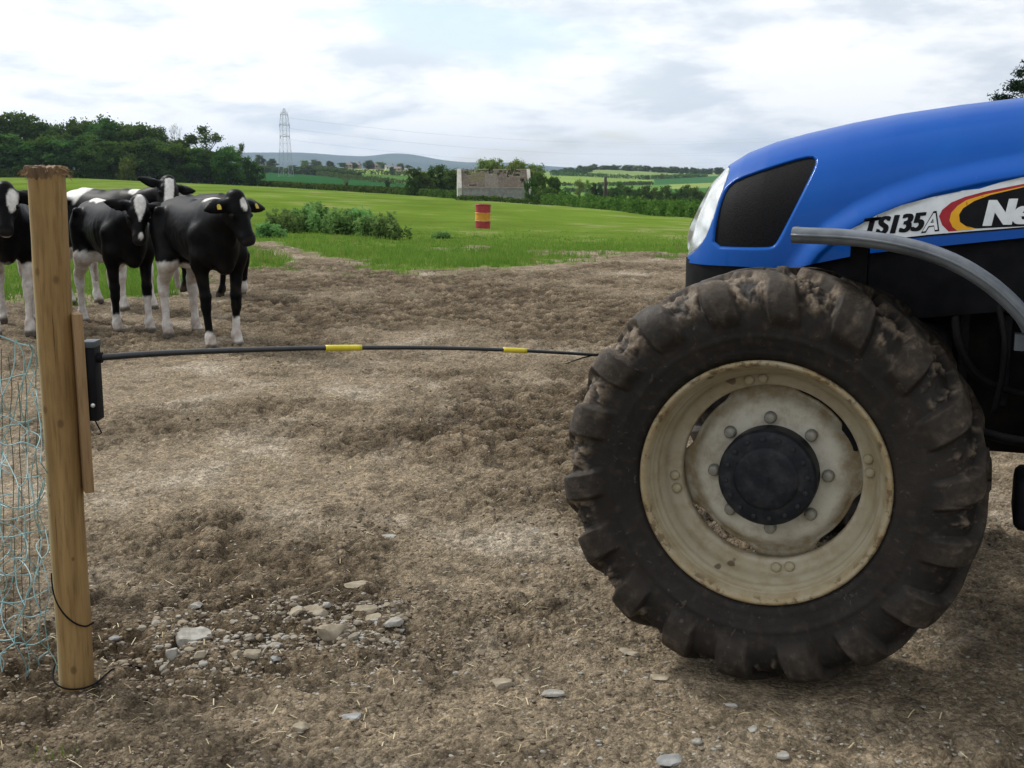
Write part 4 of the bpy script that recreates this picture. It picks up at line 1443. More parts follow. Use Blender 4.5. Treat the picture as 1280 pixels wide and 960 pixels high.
def build_post():
    zb, zt = -0.25, 1.555
    nz_, na = 90, 40
    V, Fs = [], []
    for i in range(nz_ + 1):
        z = zb + (zt - zb) * i / nz_
        for k in range(na):
            a = 2 * math.pi * k / na
            r_ = 0.0515 + 0.0012 * math.sin(3 * a + z * 2) + 0.0008 * math.sin(9 * z + a)
            r_ += 0.0011 * math.sin(2*a + 1.0) * math.sin(z * 31) * 0.5
            lean = 0.012 * (z / 1.6)
            V.append((r_ * math.cos(a) + lean, r_ * math.sin(a), z))
    for i in range(nz_):
        for k in range(na):
            Fs.append((i*na+k, i*na+(k+1) % na, (i+1)*na+(k+1) % na, (i+1)*na+k))
    Fs.append(tuple(nz_*na + k for k in range(na)))
    b = MB(); b.add(V, Fs)
    b.build('post_shaft', M['post_wood'], POST, True, autosmooth=50)
    # mushroomed, splintered head where the post was driven
    c = MB()
    V, Fs = [], []
    na = 64
    ringz = [(0.0505, 1.538), (0.0535, 1.553), (0.0575, 1.566), (0.0575, 1.573), (0.048, 1.575), (0.03, 1.573), (0.012, 1.576)]
    rnd = random.Random(4)
    jit = [rnd.uniform(-1, 1) for _ in range(na)]
    for i, (r_, z) in enumerate(ringz):
        for k in range(na):
            a = 2 * math.pi * k / na
            j = jit[k] * (0.0045 if i in (2, 3) else 0.0015)
            V.append(((r_ + j) * math.cos(a) + 0.012, (r_ + j) * math.sin(a), z + jit[(k * 7) % na] * 0.004 * (0.3 + (i > 1))))
    for i in range(len(ringz) - 1):
        for k in range(na): Fs.append((i*na+k, i*na+(k+1) % na, (i+1)*na+(k+1) % na, (i+1)*na+k))
    Fs.append(tuple((len(ringz)-1)*na + k for k in range(na)))
    c.add(V, Fs)
    c.build('post_head', M['split_wood'], POST, True, autosmooth=40)
    s = MB()
    for k in range(46):
        a = rnd.uniform(0, 2 * math.pi)
        if rnd.random() < 0.5: a = rnd.choice([math.pi, 0.0]) + rnd.uniform(-0.6, 0.6)
        z = 1.568 + rnd.uniform(-0.018, 0.006)
        p = Vector((0.056 * math.cos(a) + 0.012, 0.056 * math.sin(a), z))
        d = Vector((math.cos(a), math.sin(a), rnd.uniform(-1.6, 0.1))).normalized()
        q = p + d * rnd.uniform(0.008, 0.026)
        s.tube([p, (p + q) / 2 + Vector((0, 0, 0.002)), q], [0.0018, 0.0014, 0.0005], 4)
    so_ = s.build('splinter', M['batten_wood'], POST, False)
    so_['kind'] = 'stuff'


build_post()
# batten nailed along the right side
pA, pB = at(96, 391, PY0), at(103, 612, PY0)
b = MB()
b.box((-0.013, -0.040, pB.z), (0.013, 0.040, pA.z), Matrix.Translation((0, 0, 0)))
bat = bevel_mesh(b.build('batten', M['batten_wood'], POST, False), 0.002, 2)
bat.location = (at(96, 391, PY0).x - PX0 + 0.004, -0.005, 0)
bat.rotation_euler = (0, -0.004, R(28))
# insulated bracket
b = MB()
kA, kB = at(112, 428, PY0), at(114, 524, PY0)
kx = kA.x - PX0 + 0.002
b.box((kx - 0.017, -0.03, kB.z), (kx + 0.020, 0.025, kA.z))
bracket = bevel_mesh(b.build('bracket', M['black_plastic'], POST, False), 0.003, 2)
b = MB()
b.box((kx - 0.020, -0.034, kA.z - 0.012), (kx + 0.021, 0.03, kA.z + 0.006))
cap = bevel_mesh(b.build('bracket_cap', simple('slate_plastic', (0.035, 0.05, 0.06), (0.05, 0.065, 0.075), 9, 0.4), bracket, False), 0.002, 2)
b = MB()
sc_ = at(116, 507, PY0 - 0.032)
b.lathe([(0.0, -0.0345), (0.004, -0.0345), (0.0065, -0.033), (0.007, -0.029)], 14, M=Matrix.Translation((sc_.x - PX0, 0, sc_.z)))
b.build('screw', simple('zinc', (0.55, 0.55, 0.55), (0.65, 0.65, 0.65), 30, 0.35, metal=0.8), bracket, True)
b = MB()
q0 = at(117, 522, PY0) - Vector((PX0, PY0, 0)); q1 = at(127, 541, PY0) - Vector((PX0, PY0, 0)); q2 = at(123, 543, PY0) - Vector((PX0, PY0, 0))
b.tube([q0, (q0 + q1) / 2, q1, q2], 0.0022, 6)
b.build('connecting_wire', M['black_plastic'], bracket, True)
b = MB()
p0 = at(121, 447, PY0) - Vector((PX0, PY0, 0))
b.lathe([(0.0, -0.02), (0.016, -0.02), (0.016, 0.012), (0.0, 0.012)], 16, M=Matrix.Translation((p0.x - 0.004, 0, p0.z)) @ Matrix.Rotation(R(90), 4, 'Z'))
b.build('rod_socket', M['black_plastic'], bracket, True, autosmooth=40)

ROD = empty('gate_rod', at(121, 447, PY0))
tag(ROD, 'thin black flexible gate rod with two yellow sleeves, reaching from post to wheel', 'rod')
rod_px = [(118, 447.5, 3.48), (180, 443, 3.53), (250, 439.5, 3.59), (340, 436.5, 3.66), (430, 434.8, 3.73), (540, 434.8, 3.83), (645, 438, 3.92), (745, 443.5, 4.02), (800, 447.5, 4.07), (850, 451.5, 4.12)]
rp = [at(*q) for q in rod_px]


rs = spline(rp, 8)
rr_ = [0.0102 - 0.0062 * i / (len(rs) - 1) for i in range(len(rs))]
o0 = Vector(ROD.location)
b = MB(); b.tube([p - o0 for p in rs], rr_, 12)
b.build('rod', simple('black_fibre', (0.012, 0.013, 0.015), (0.022, 0.023, 0.025), 14, 0.35), ROD, True)
M['yellow'] = simple('yellow_sleeve', (0.56, 0.47, 0.015), (0.66, 0.55, 0.03), 20, 0.45)
for (a0, a1) in ((407, 452), (629, 658)):
    seq = [(p, r_) for p, r_ in zip(rs, rr_)]
    pts = []
    for k in range(9):
        qx = a0 + (a1 - a0) * k / 8
        pj = [project(p.x, p.y, p.z)[0] for p in rs]
        i = max(0, min(len(rs) - 2, int(np.searchsorted(pj, qx)) - 1))
        t = (qx - pj[i]) / (pj[i+1] - pj[i])
        pts.append((rs[i].lerp(rs[i+1], t) - o0, rr_[i]))
    b = MB(); b.tube([p for p, _ in pts], [r_ + 0.0022 for _, r_ in pts], 12)
    b.build('yellow_sleeve', M['yellow'], ROD, True)
b = MB()
w0, w1 = at(748, 442.5, 4.02) - o0, at(706, 455, 3.98) - o0
b.tube([w0, (w0 + w1) / 2 + Vector((0, 0, 0.003)), w1], [0.0028, 0.0024, 0.0014], 6)
b.build('trailing_strand', M['black_plastic'], ROD, True)

# black fence wire looped round the post foot
b = MB()
pts = []
for k in range(26):
    t = k / 25
    a = R(190) + t * R(150)
    z = at(60, 715, PY0).z + (at(108, 779, PY0).z - at(60, 715, PY0).z) * (1 - (1 - t) ** 1.8)
    pts.append(Vector((PX0 + 0.005 + 0.0545 * math.cos(a), PY0 + 0.0545 * math.sin(a), z)))
pts.append(at(117, 778, PY0 - 0.02))
b.tube(pts, 0.0028, 6)
tag(b.build('wire_loop', M['black_plastic'], None, True), 'black wire looped low across the front of the timber post', 'wire')
b = MB()
pts = []
g0 = flat(66, 842)
for k in range(20):
    t = k / 19
    a = R(170) + t * R(175)
    pts.append(Vector((PX0 + 0.066 * math.cos(a), PY0 + 0.066 * math.sin(a), gtop(PX0, PY0 - 0.07) + 0.012 + 0.05 * (1 - t) ** 3)))
for q in ((128, 852), (140, 847), (154, 841), (164, 838), (176, 838)):
    g = flat(*q); pts.append(Vector((g.x, g.y, gtop(g.x, g.y) + 0.004)))
b.tube(pts, 0.0030, 6)
wo = b.build('ground_wire', M['black_plastic'], None, True)
tag(wo, 'black wire round the foot of the timber post trailing off over the mud', 'wire')

# ------------------------------------------------------------------ tangled wire netting left of the post
def netting():
    rnd = random.Random(21)
    m, nt, bb = new_mat('teal_wire')
    n = tnoise(nt, 9, 3, 0.5)
    nt.links.new(nmix(nt, mrange(nt, n, 0.3, 0.7), (0.17, 0.36, 0.38), (0.38, 0.56, 0.58)), bb.inputs['Base Color'])
    bb.inputs['Roughness'].default_value = 0.4
    m2 = simple('green_wire', (0.05, 0.075, 0.055), (0.10, 0.13, 0.10), 12, 0.6)
    root = empty('wire_netting', (-1.48, 3.56, 0))
    tag(root, 'loose teal wire netting sagging in loops to the left of the timber post', 'netting')
    o = Vector(root.location)
    b = MB()

    def P(px, py, y): return at(px, py, y) - o
    # rows of hand twisted diamonds that sag and tangle
    rows = 9
    cols_ = 6
    node = {}
    for i in range(rows + 1):
        for j in range(cols_ + 1):
            px = -62 + j * 20 + (10 if i % 2 else 0) + rnd.uniform(-7, 7)
            lim = 42 + (i / rows) * 26
            px = min(px, lim)
            py = 433 + i * 46 + rnd.uniform(-13, 13) + (40 - min(px, 40)) * 0.10
            node[i, j] = P(px, py, 3.50 + 0.09 * math.sin(i * 1.7 + j) + rnd.uniform(-0.03, 0.03))
    for i in range(rows):
        for j in range(cols_ + 1):
            for dj in (0, 1 if i % 2 else -1):
                if (i + 1, j + dj) in node:
                    a, c = node[i, j], node[i + 1, j + dj]
                    mid = (a + c) / 2 + Vector((rnd.uniform(-.022, .022), rnd.uniform(-.02, .02), rnd.uniform(-.02, .015)))
                    b.tube(spline([a, mid, c], 4), 0.0016, 5, cap=False)
    # long drooping line wires
    for k, py in enumerate((432, 468, 520, 556, 592, 640, 668, 715, 762, 800, 845)):
        pts = []
        for j in range(7):
            t = j / 6
            px = -70 + t * (112 + k * 2.2)
            arch = -12 if k == 0 else rnd.uniform(-6, 10)
            pts.append(P(px, py + (1 - t) * rnd.uniform(-6, 6) + arch * math.sin(t * math.pi) + rnd.uniform(-5, 5) - (t * 12 if k > 7 else 0) * (k - 6), 3.52 + rnd.uniform(-.03, .03)))
        b.tube(spline(pts, 5), 0.0021 if k in (0, 3, 6, 9) else 0.0016, 6, cap=False)
    # loops
    for k in range(16):
        cx, cy = rnd.uniform(-30, 38), rnd.uniform(470, 800)
        r_ = rnd.uniform(18, 42); a0 = rnd.uniform(0, 6.28); L = rnd.uniform(1.6, 3.6)
        pts = [P(cx + r_ * math.cos(a0 + L * t / 8), cy + r_ * 0.9 * math.sin(a0 + L * t / 8), 3.49 + 0.05 * math.sin(t)) for t in range(9)]
        b.tube(spline(pts, 4), 0.0018, 5, cap=False)
    b.build('netting_wire', m, root, True, fixn=False)
    c = MB()
    for px in (-46, -30, -14, 0, 12, 22, 31, 44):
        pts = [P(px + rnd.uniform(-2, 2) + (y - 432) * 0.02, y, 3.66 + rnd.uniform(-.01, .01)) for y in range(436 + rnd.randint(0, 60), 800, 40)]
        c.tube(spline(pts, 3), 0.0014, 5, cap=False)
    c.build('upright_string', m2, root, True, fixn=False)


netting()

# ------------------------------------------------------------------ stones, clods, straw on the ground
M['stone_grey'] = simple('stone_grey', (0.24, 0.225, 0.195), (0.40, 0.385, 0.345), 22, 0.85, bmp=0.4, bdist=0.004, spec=0.15)
M['stone_tan'] = simple('stone_tan', (0.24, 0.20, 0.14), (0.38, 0.33, 0.25), 20, 0.9, bmp=0.4, bdist=0.004, spec=0.15)
M['stone_blue'] = simple('stone_blue', (0.22, 0.22, 0.21), (0.34, 0.34, 0.33), 20, 0.8, bmp=0.4, bdist=0.004, spec=0.15)


def stone_shape(seed, sub=3, cuts=9):
    rnd = random.Random(seed)
    bm = bmesh.new()
    bmesh.ops.create_icosphere(bm, subdivisions=sub, radius=1.0)
    pl = []
    for _ in range(cuts):
        n = Vector((rnd.gauss(0, 1), rnd.gauss(0, 1), rnd.gauss(0, 1))).normalized()
        pl.append((n, rnd.uniform(0.52, 0.85)))
    pl.append((Vector((rnd.uniform(-.2, .2), rnd.uniform(-.2, .2), 1)).normalized(), rnd.uniform(0.5, 0.7)))
    for v in bm.verts:
        p = v.co.copy()
        for n, d in pl:
            k = p.dot(n) - d
            if k > 0: p -= n * k * 0.94
        w = 1 + 0.035 * math.sin(p.x * 7 + seed) * math.sin(p.y * 6 + p.z * 5)
        v.co = p * w
    V = np.array([v.co[:] for v in bm.verts]); Fc = np.array([[v.index for v in f.verts] for f in bm.faces])
    bm.free()
    return V, Fc


def stone(px, py, wpx, ratio, hz, yaw, mat, label, seed, tilt=0.1, group=None, sink=0.3):
    p = flat(px, py)
    dep = p.y * CP + H * SP
    w = wpx * dep / F
    V, Fc = stone_shape(seed)
    V = V / np.ptp(V, axis=0)
    Sx, Sy, Sz = w, w * ratio, w * hz
    V = V * np.array([Sx, Sy, Sz])
    Rm = np.array((Matrix.Rotation(yaw, 3, 'Z') @ Matrix.Rotation(tilt, 3, 'X')))
    V = V @ Rm.T
    me = np_mesh('stone', V, Fc, True)
    try: me.set_sharp_from_angle(angle=R(28))
    except Exception: pass
    o = link('stone', me, M[mat])
    o.location = (p.x, p.y, gtop(p.x, p.y) + Sz * (0.5 - sink))
    tag(o, label, 'stone', group or 'stones lying in the mud')
    return o


STONES = [
    (243, 806, 46, 0.75, 0.55, 0.5, 'stone_grey', 'largest pale grey stone with a flat top, lying in the mud right of the post', 1, 0.25),
    (417, 797, 40, 0.55, 0.55, 0.35, 'stone_tan', 'tan wedge shaped stone with a slanted upper edge in the loose stone pile', 2, -0.3),
    (468, 780, 22, 0.8, 0.9, 0.2, 'stone_tan', 'rounded tan stone standing upright at the right of the loose stone pile', 3, 0.1),
    (491, 787, 28, 0.7, 0.4, 0.1, 'stone_grey', 'pale flat stone at the right end of the loose stone pile', 4, 0.2),
    (395, 770, 32, 0.7, 0.45, 0.2, 'stone_tan', 'broad brownish stone half buried at the back of the loose stone pile', 5, 0.3),
    (372, 774, 22, 0.8, 0.6, 0.8, 'stone_tan', 'small pale tan stone at the left end of the loose stone pile', 6, 0.1),
    (390, 778, 15, 0.8, 0.6, 0.1, 'stone_blue', 'small bluish stone in front of the broad brownish stone', 7, 0.1),
    (316, 824, 24, 0.8, 0.75, 0.6, 'stone_tan', 'squat tan stone below and right of the largest grey stone', 8, 0.15),
    (340, 808, 28, 0.5, 0.4, 0.4, 'stone_grey', 'pale slab like stone leaning beside the squat tan stone', 9, 0.3),
    (217, 832, 15, 0.8, 1.3, 0.1, 'stone_grey', 'narrow grey stone standing on end just left of the largest grey stone', 10, 0.05),
    (250, 834, 18, 0.8, 0.6, 0.9, 'stone_tan', 'small brown stone under the front of the largest grey stone', 11, 0.05),
    (344, 831, 13, 0.8, 0.6, 0.9, 'stone_blue', 'little bluish pebble right of the squat tan stone', 12, 0.05),
    (452, 804, 12, 0.8, 0.6, 0.9, 'stone_grey', 'little pale pebble below the rounded upright tan stone', 13, 0.05),
    (458, 772, 30, 0.5, 0.3, 0.35, 'stone_tan', 'thin tan slab lying behind the rounded upright stone', 14, 0.2),
    (377, 914, 24, 0.7, 0.55, 0.2, 'stone_tan', 'muddy brown stone alone in the mud below the stone pile', 15, 0.1),
    (440, 899, 24, 0.8, 0.22, 0.3, 'stone_blue', 'flat bluish white stone set flush in the mud near the bottom', 16, 0.0),
    (692, 871, 30, 0.55, 0.28, 0.1, 'stone_grey', 'pale flat stone left of the wheel in open dirt', 17, 0.0),
    (627, 855, 27, 0.7, 0.45, 0.1, 'stone_tan', 'brown crumbly stone with mud on it left of the pale flat stone', 18, 0.1),
    (838, 950, 36, 0.7, 0.35, 0.4, 'stone_blue', 'blue grey stone at the bottom edge below the wheel', 19, 0.1),
    (980, 948, 20, 0.8, 0.5, 0.7, 'stone_grey', 'pale stone at the bottom edge right of the blue grey stone', 20, 0.1),
    (940, 916, 18, 0.6, 0.4, 0.8, 'stone_grey', 'small angular whitish stone below the tyre contact', 21, 0.3),
    (871, 930, 15, 0.8, 0.6, 0.3, 'stone_grey', 'small grey stone lying beside a dark clod below the wheel', 22, 0.1),
    (787, 818, 30, 0.45, 0.2, -0.6, 'stone_tan', 'long pale stone set flush in the dirt left of the tyre foot', 23, 0.0),
    (823, 852, 24, 0.6, 0.2, -0.5, 'stone_tan', 'pale stone set flush beside the tyre foot', 24, 0.0),
    (912, 884, 20, 0.6, 0.25, -0.4, 'stone_blue', 'flat bluish chip below the tyre contact', 25, 0.0),
    (447, 734, 34, 0.6, 0.2, 0.1, 'stone_tan', 'pale flat stone flush in the dirt above the stone pile', 26, 0.0),
    (288, 765, 24, 0.7, 0.35, 0.3, 'stone_grey', 'pale half buried stone above the largest grey stone', 27, 0.1),
    (245, 767, 18, 0.7, 0.45, 0.3, 'stone_grey', 'small pale stone up and left of the half buried one', 28, 0.1),
    (100, 770, 20, 0.6, 0.4, 0.3, 'stone_grey', 'white chip of stone beside the foot of the post', 29, 0.2),
    (143, 802, 14, 0.6, 0.5, 0.3, 'stone_blue', 'small bluish stone right of the post foot', 30, 0.2),
    (488, 672, 24, 0.6, 0.2, 0.1, 'stone_grey', 'thin pale stone flush in the dirt in mid yard', 31, 0.0),
]
for s_ in STONES:
    stone(*s_)


def rough_only(f):
    def g(N):
        x, y = f(N)
        P = fbm(x * 0.55, y * 0.42, 4, 21) * 1.25 + fbm(x * 2.5, y * 2.5, 2, 23) * 0.6
        k = rng.random(len(x)) < sst(P, -0.35, 0.5) * 0.9 + 0.06
        return x[k], y[k]
    return g


def scatter_lumps(name, N, sampler, size, mat, label, flatten=0.6, sub=1, sink=0.25, cat=None, shade=None):
    V0s = [stone_shape(100 + k, sub, 5) for k in range(8)]
    VV, FF, CC = [], [], []
    off = 0
    xs, ys = sampler(N)
    zs = gtop_np(xs, ys)
    for i in range(len(xs)):
        V, Fc = V0s[i % 8]
        s = size(rng) * (1.0 if ys[i] < 6 else 1.0 + (ys[i] - 6) * 0.04)
        a = rng.uniform(0, 2 * math.pi); ca, sa = math.cos(a), math.sin(a)
        sc = np.array([s, s * rng.uniform(0.55, 1.0), s * flatten * rng.uniform(0.6, 1.1)])
        W = V * sc
        W = np.stack([W[:, 0]*ca - W[:, 1]*sa, W[:, 0]*sa + W[:, 1]*ca, W[:, 2]], -1)
        W += np.array([xs[i], ys[i], zs[i] + sc[2] * (0.5 - sink)])
        VV.append(W); FF.append(Fc + off); off += len(V)
        CC.append(np.full(len(V), rng.uniform(0, 1)))
    me = np_mesh(name, np.concatenate(VV), np.concatenate(FF), sub > 1)
    if sub > 1: me.set_sharp_from_angle(angle=R(30))
    vfloat(me, 'leafr', np.concatenate(CC))
    o = link(name, me, mat)
    tag(o, label, None, None, 'stuff')
    return o


def attr_mat(name, cols_, rough=0.9, noise=40):
    m, nt, b = new_mat(name)
    a = nd(nt, 'ShaderNodeAttribute'); a.attribute_name = 'leafr'
    cr = nd(nt, 'ShaderNodeValToRGB')
    el = cr.color_ramp.elements
    while len(el) < len(cols_): el.new(0.5)
    for i, c in enumerate(cols_):
        el[i].position = i / (len(cols_) - 1); el[i].color = (*c, 1)
    nt.links.new(a.outputs['Fac'], cr.inputs[0])
    n = tnoise(nt, noise, 4, 0.6)
    v = mrange(nt, n, 0.25, 0.75, 0.7, 1.3, False)
    sc = nd(nt, 'ShaderNodeVectorMath', operation='SCALE')
    nt.links.new(cr.outputs[0], sc.inputs[0]); nt.links.new(v, sc.inputs['Scale'])
    nt.links.new(sc.outputs[0], b.inputs['Base Color'])
    b.inputs['Roughness'].default_value = rough
    b.inputs['Specular IOR Level'].default_value = 0.25
    return m


def samp_px(boxes):
    """sample ground points, spread evenly over areas of the yard; boxes = (px0, px1, py0, py1, weight)"""
    def f(N):
        xs, ys = [], []
        tot = sum(b[4] for b in boxes)
        for (a, c, d, e, w) in boxes:
            k = int(N * w / tot)
            qx = rng.uniform(a, c, k); qy = rng.uniform(d, e, k)
            for u, v in zip(qx, qy):
                p = flat(u, v); xs.append(p.x); ys.append(p.y)
        xs, ys = np.array(xs), np.array(ys)
        keep = (mud_mask(xs, ys) > 0.5) & (np.hypot(xs - 0.85, ys - 3.64) > 0.3)
        return xs[keep], ys[keep]
    return f


M['pebble'] = attr_mat('pebble', [(0.14, 0.115, 0.085), (0.25, 0.21, 0.155), (0.30, 0.285, 0.25), (0.29, 0.275, 0.24), (0.36, 0.335, 0.29)])
scatter_lumps('pebbles', 3600, samp_px([(190, 360, 770, 850, 2.5), (330, 510, 755, 815, 3.0), (180, 540, 735, 870, 2.0), (0, 1280, 600, 960, 5), (640, 1280, 720, 960, 3), (100, 860, 440, 600, 1.2), (620, 720, 600, 720, 0.6)]),
              lambda r: 0.0035 + 0.007 * r.random() ** 2.6, M['pebble'], 'small pebbles and stone chips strewn in the mud', 0.6, 2)
scatter_lumps('rubble', 330, samp_px([(195, 360, 775, 845, 2.2), (345, 505, 757, 812, 3.0), (100, 300, 780, 850, 0.8), (500, 700, 740, 860, 0.5)]),
              lambda r: 0.010 + 0.013 * r.random() ** 1.8, attr_mat('rubble', [(0.15, 0.12, 0.085), (0.23, 0.19, 0.135), (0.26, 0.235, 0.19), (0.30, 0.29, 0.265)], 0.9, 30), 'loose rubble of fist sized tan and grey stone bits in the mud', 0.65, 3, 0.35)
M['clod'] = attr_mat('clod', [(0.085, 0.063, 0.042), (0.13, 0.098, 0.066), (0.20, 0.158, 0.112), (0.27, 0.22, 0.165)], 0.95, 60)
scatter_lumps('mud_clods', 22000, rough_only(samp_px([(350, 700, 520, 680, 2.6), (100, 860, 300, 430, 2.4), (200, 860, 430, 540, 2.2), (0, 330, 740, 960, 2.0), (330, 640, 740, 830, 1.4), (0, 1280, 600, 960, 4.0)])),
              lambda r: 0.0035 + 0.010 * r.random() ** 2.8, M['clod'], 'crumbled clods of damp mud over the trodden yard', 0.75, 1, 0.35)


def straw():
    xs, ys = samp_px([(0, 1280, 600, 960, 4), (100, 860, 440, 620, 2), (0, 500, 640, 900, 1.5)])(650)
    V, Fs, C = [], [], []
    for x, y in zip(xs, ys):
        L = rng.uniform(0.012, 0.055); a = rng.uniform(0, math.pi); w = rng.uniform(0.0008, 0.0018)
        z = float(gtop_np(np.array([x]), np.array([y]))[0]) + 0.006
        d = np.array([math.cos(a), math.sin(a), rng.uniform(-0.1, 0.25)]) * L / 2
        n = np.array([-math.sin(a), math.cos(a), 0]) * w
        p = np.array([x, y, z]); k = np.array([0, 0, rng.uniform(0, 0.004)])
        o = len(V)
        V += [p-d-n, p-d+n, p+k-n, p+k+n, p+d-n, p+d+n]
        Fs += [(o, o+2, o+3, o+1), (o+2, o+4, o+5, o+3)]
        C += [rng.random()] * 6
    me = np_mesh('straw', np.array(V), np.array(Fs), False)
    vfloat(me, 'leafr', C)
    tag(link('straw', me, attr_mat('straw', [(0.30, 0.22, 0.11), (0.44, 0.36, 0.21), (0.56, 0.49, 0.33)], 0.7)),
        'scraps of pale straw scattered over the mud', None, None, 'stuff')


straw()

# ------------------------------------------------------------------ grass
def blades(name, N, sampler, hmin, hmax, wid, mat, label, lean=0.5, dens=None):
    xs, ys = sampler(N)
    if dens is not None:
        k = dens(xs, ys) > rng.random(len(xs)); xs, ys = xs[k], ys[k]
    n = len(xs)
    zs = gtop_np(xs, ys)
    per = 5
    xs = np.repeat(xs, per) + rng.normal(0, 0.035, n * per); ys = np.repeat(ys, per) + rng.normal(0, 0.035, n * per)
    zs = np.repeat(zs, per) - 0.01
    tuft = np.repeat(rng.random(n), per)
    m = n * per
    hh = (hmin + (hmax - hmin) * rng.random(m) ** 1.6) * (0.65 + 0.7 * tuft) * (1 + 0.6 * fbm(xs / 1.1, ys / 1.1, 3, 88))
    hh = np.maximum(hh, hmin * 0.6) * (1 - 0.80 * sst(ys, 20, 44))
    sc = np.clip(ys / 22.0, 0.8, 2.4)
    w = wid * sc * rng.uniform(0.7, 1.3, m)
    a = rng.uniform(0, 2 * np.pi, m); la = rng.uniform(0, 2 * np.pi, m); ll = hh * rng.uniform(0.05, lean, m)
    wx, wy = np.cos(a) * w, np.sin(a) * w
    lx, ly = np.cos(la) * ll, np.sin(la) * ll
    P0 = np.stack([xs - wx, ys - wy, zs], -1); P1 = np.stack([xs + wx, ys + wy, zs], -1)
    P2 = np.stack([xs - wx*.7 + lx*.4, ys - wy*.7 + ly*.4, zs + hh*.6], -1); P3 = np.stack([xs + wx*.7 + lx*.4, ys + wy*.7 + ly*.4, zs + hh*.6], -1)
    P4 = np.stack([xs + lx, ys + ly, zs + hh], -1)
    V = np.stack([P0, P1, P2, P3, P4], 1).reshape(-1, 3)
    b = np.arange(m)[:, None] * 5
    T1 = b + np.array([[0, 1, 3]]); T2 = b + np.array([[0, 3, 2]]); T3 = b + np.array([[2, 3, 4]])
    me = np_mesh(name, V, np.concatenate([T1, T2, T3]), False)
    c = np.clip(tuft * 0.5 + 0.35 * sst(ys, 18, 42) + 0.25 * (fbm(xs / 2.5, ys / 2.5, 3, 90) + 0.8) + rng.normal(0, 0.12, m), 0, 1)
    vfloat(me, 'leafr', np.repeat(c, 5))
    return tag(link(name, me, mat), label, None, None, 'stuff')


def field_samp(D0, D1, p=2.0):
    def f(N):
        D = (D0 ** -1.0 + (D1 ** -1.0 - D0 ** -1.0) * rng.random(N)) ** -1.0
        px = rng.uniform(-60, 1150, N)
        x = (px - 640) / F * CP * D
        return x, D
    return f


def not_mud(x, y):
    return (1 - mud_mask(x, y)) ** 1.5 * (1 - 0.9 * sst(np.asarray(y, float) + fbm(x / 4, y / 8, 2, 17) * 10, 28, 56))


blades('grass', 52000, field_samp(12, 58), 0.03, 0.17, 0.0055, M['blade'], 'uneven green grass growing along the edge of the mud', 0.7, not_mud)
blades('seeding_grass', 2400, field_samp(17, 36), 0.12, 0.26, 0.0032, leaf_mat('dry_blade', (0.17, 0.20, 0.05), (0.32, 0.31, 0.12), 0.7, 0.4),
       'taller pale seeding grass stems standing in the field', 0.35,
       lambda x, y: not_mud(x, y) * sst(fbm(x / 3.0, y / 4.0, 3, 95), -0.05, 0.4) * (y > 18))
blades('stray_grass', 5200, field_samp(12, 30), 0.02, 0.075, 0.005, M['blade'], 'stray tufts of grass thinning out into the mud', 0.9,
       lambda x, y: sst(mud_mask(x + 0.0, y + 1.6), 0.95, 0.3) * sst(fbm(x * 1.3, y * 0.9, 3, 97), 0.02, 0.35))
p_ = flat(62, 948)
_t0 = lambda N: (p_.x + rng.normal(0, 0.012, N), p_.y + rng.normal(0, 0.012, N))
blades('grass_sprig', 7, _t0, 0.02, 0.05, 0.0022, M['blade'], 'tiny green grass sprig in the mud at the bottom left', 0.8)


# ------------------------------------------------------------------ foliage builders
def leaf_quads(centres, size, rnd, up=0.3, squash=0.7):
    """one small bent leaf-like quad per centre"""
    n = len(centres)
    a = rnd.normal(0, 1, (n, 3)); a /= np.linalg.norm(a, axis=1)[:, None]
    b = rnd.normal(0, 1, (n, 3)); b -= (b * a).sum(1)[:, None] * a; b /= np.linalg.norm(b, axis=1)[:, None]
    s = (size * rnd.uniform(0.6, 1.35, n))[:, None]
    A = a * s; B = b * s * squash
    V = np.stack([centres - A, centres - B * 0.8, centres + A, centres + B], 1).reshape(-1, 3)
    q = np.arange(n)[:, None] * 4 + np.array([[0, 1, 2, 3]])
    return V, q


def crown_mesh(name, seed, lobes, n_leaf, leaf, openness=0.0, shell=0.55):
    """lobes: list of (centre, radii) in units of tree height"""
    rnd = np.random.default_rng(seed)
    pts, cl = [], []
    vol = [r[0] * r[1] * r[2] for _, r in lobes]
    for (c, r), v in zip(lobes, vol):
        # every lobe is a crowd of leaf clumps with gaps between
        k = max(5, int(60 * v / max(vol)))
        k = int(k * (1 - openness * 0.6))
        d = rnd.normal(0, 1, (k, 3)); d /= np.linalg.norm(d, axis=1)[:, None]
        rad = rnd.uniform(shell, 1.0, k)[:, None]
        cc = np.array(c) + d * rad * np.array(r)
        m = int(n_leaf * v / sum(vol) / k)
        for q in cc:
            w = rnd.normal(0, 1, (m, 3)) * np.array([0.040, 0.040, 0.030]) * rnd.uniform(0.7, 1.4) * (1 - 0.25 * openness)
            pts.append(q + w); cl.append(np.full(m, rnd.random()) * 0.7 + 0.3 * rnd.random(m))
    P = np.concatenate(pts); C = np.concatenate(cl)
    V, q = leaf_quads(P, leaf, rnd)
    me = np_mesh(name, V, q, False)
    vfloat(me, 'leafr', np.repeat(C, 4))
    return me


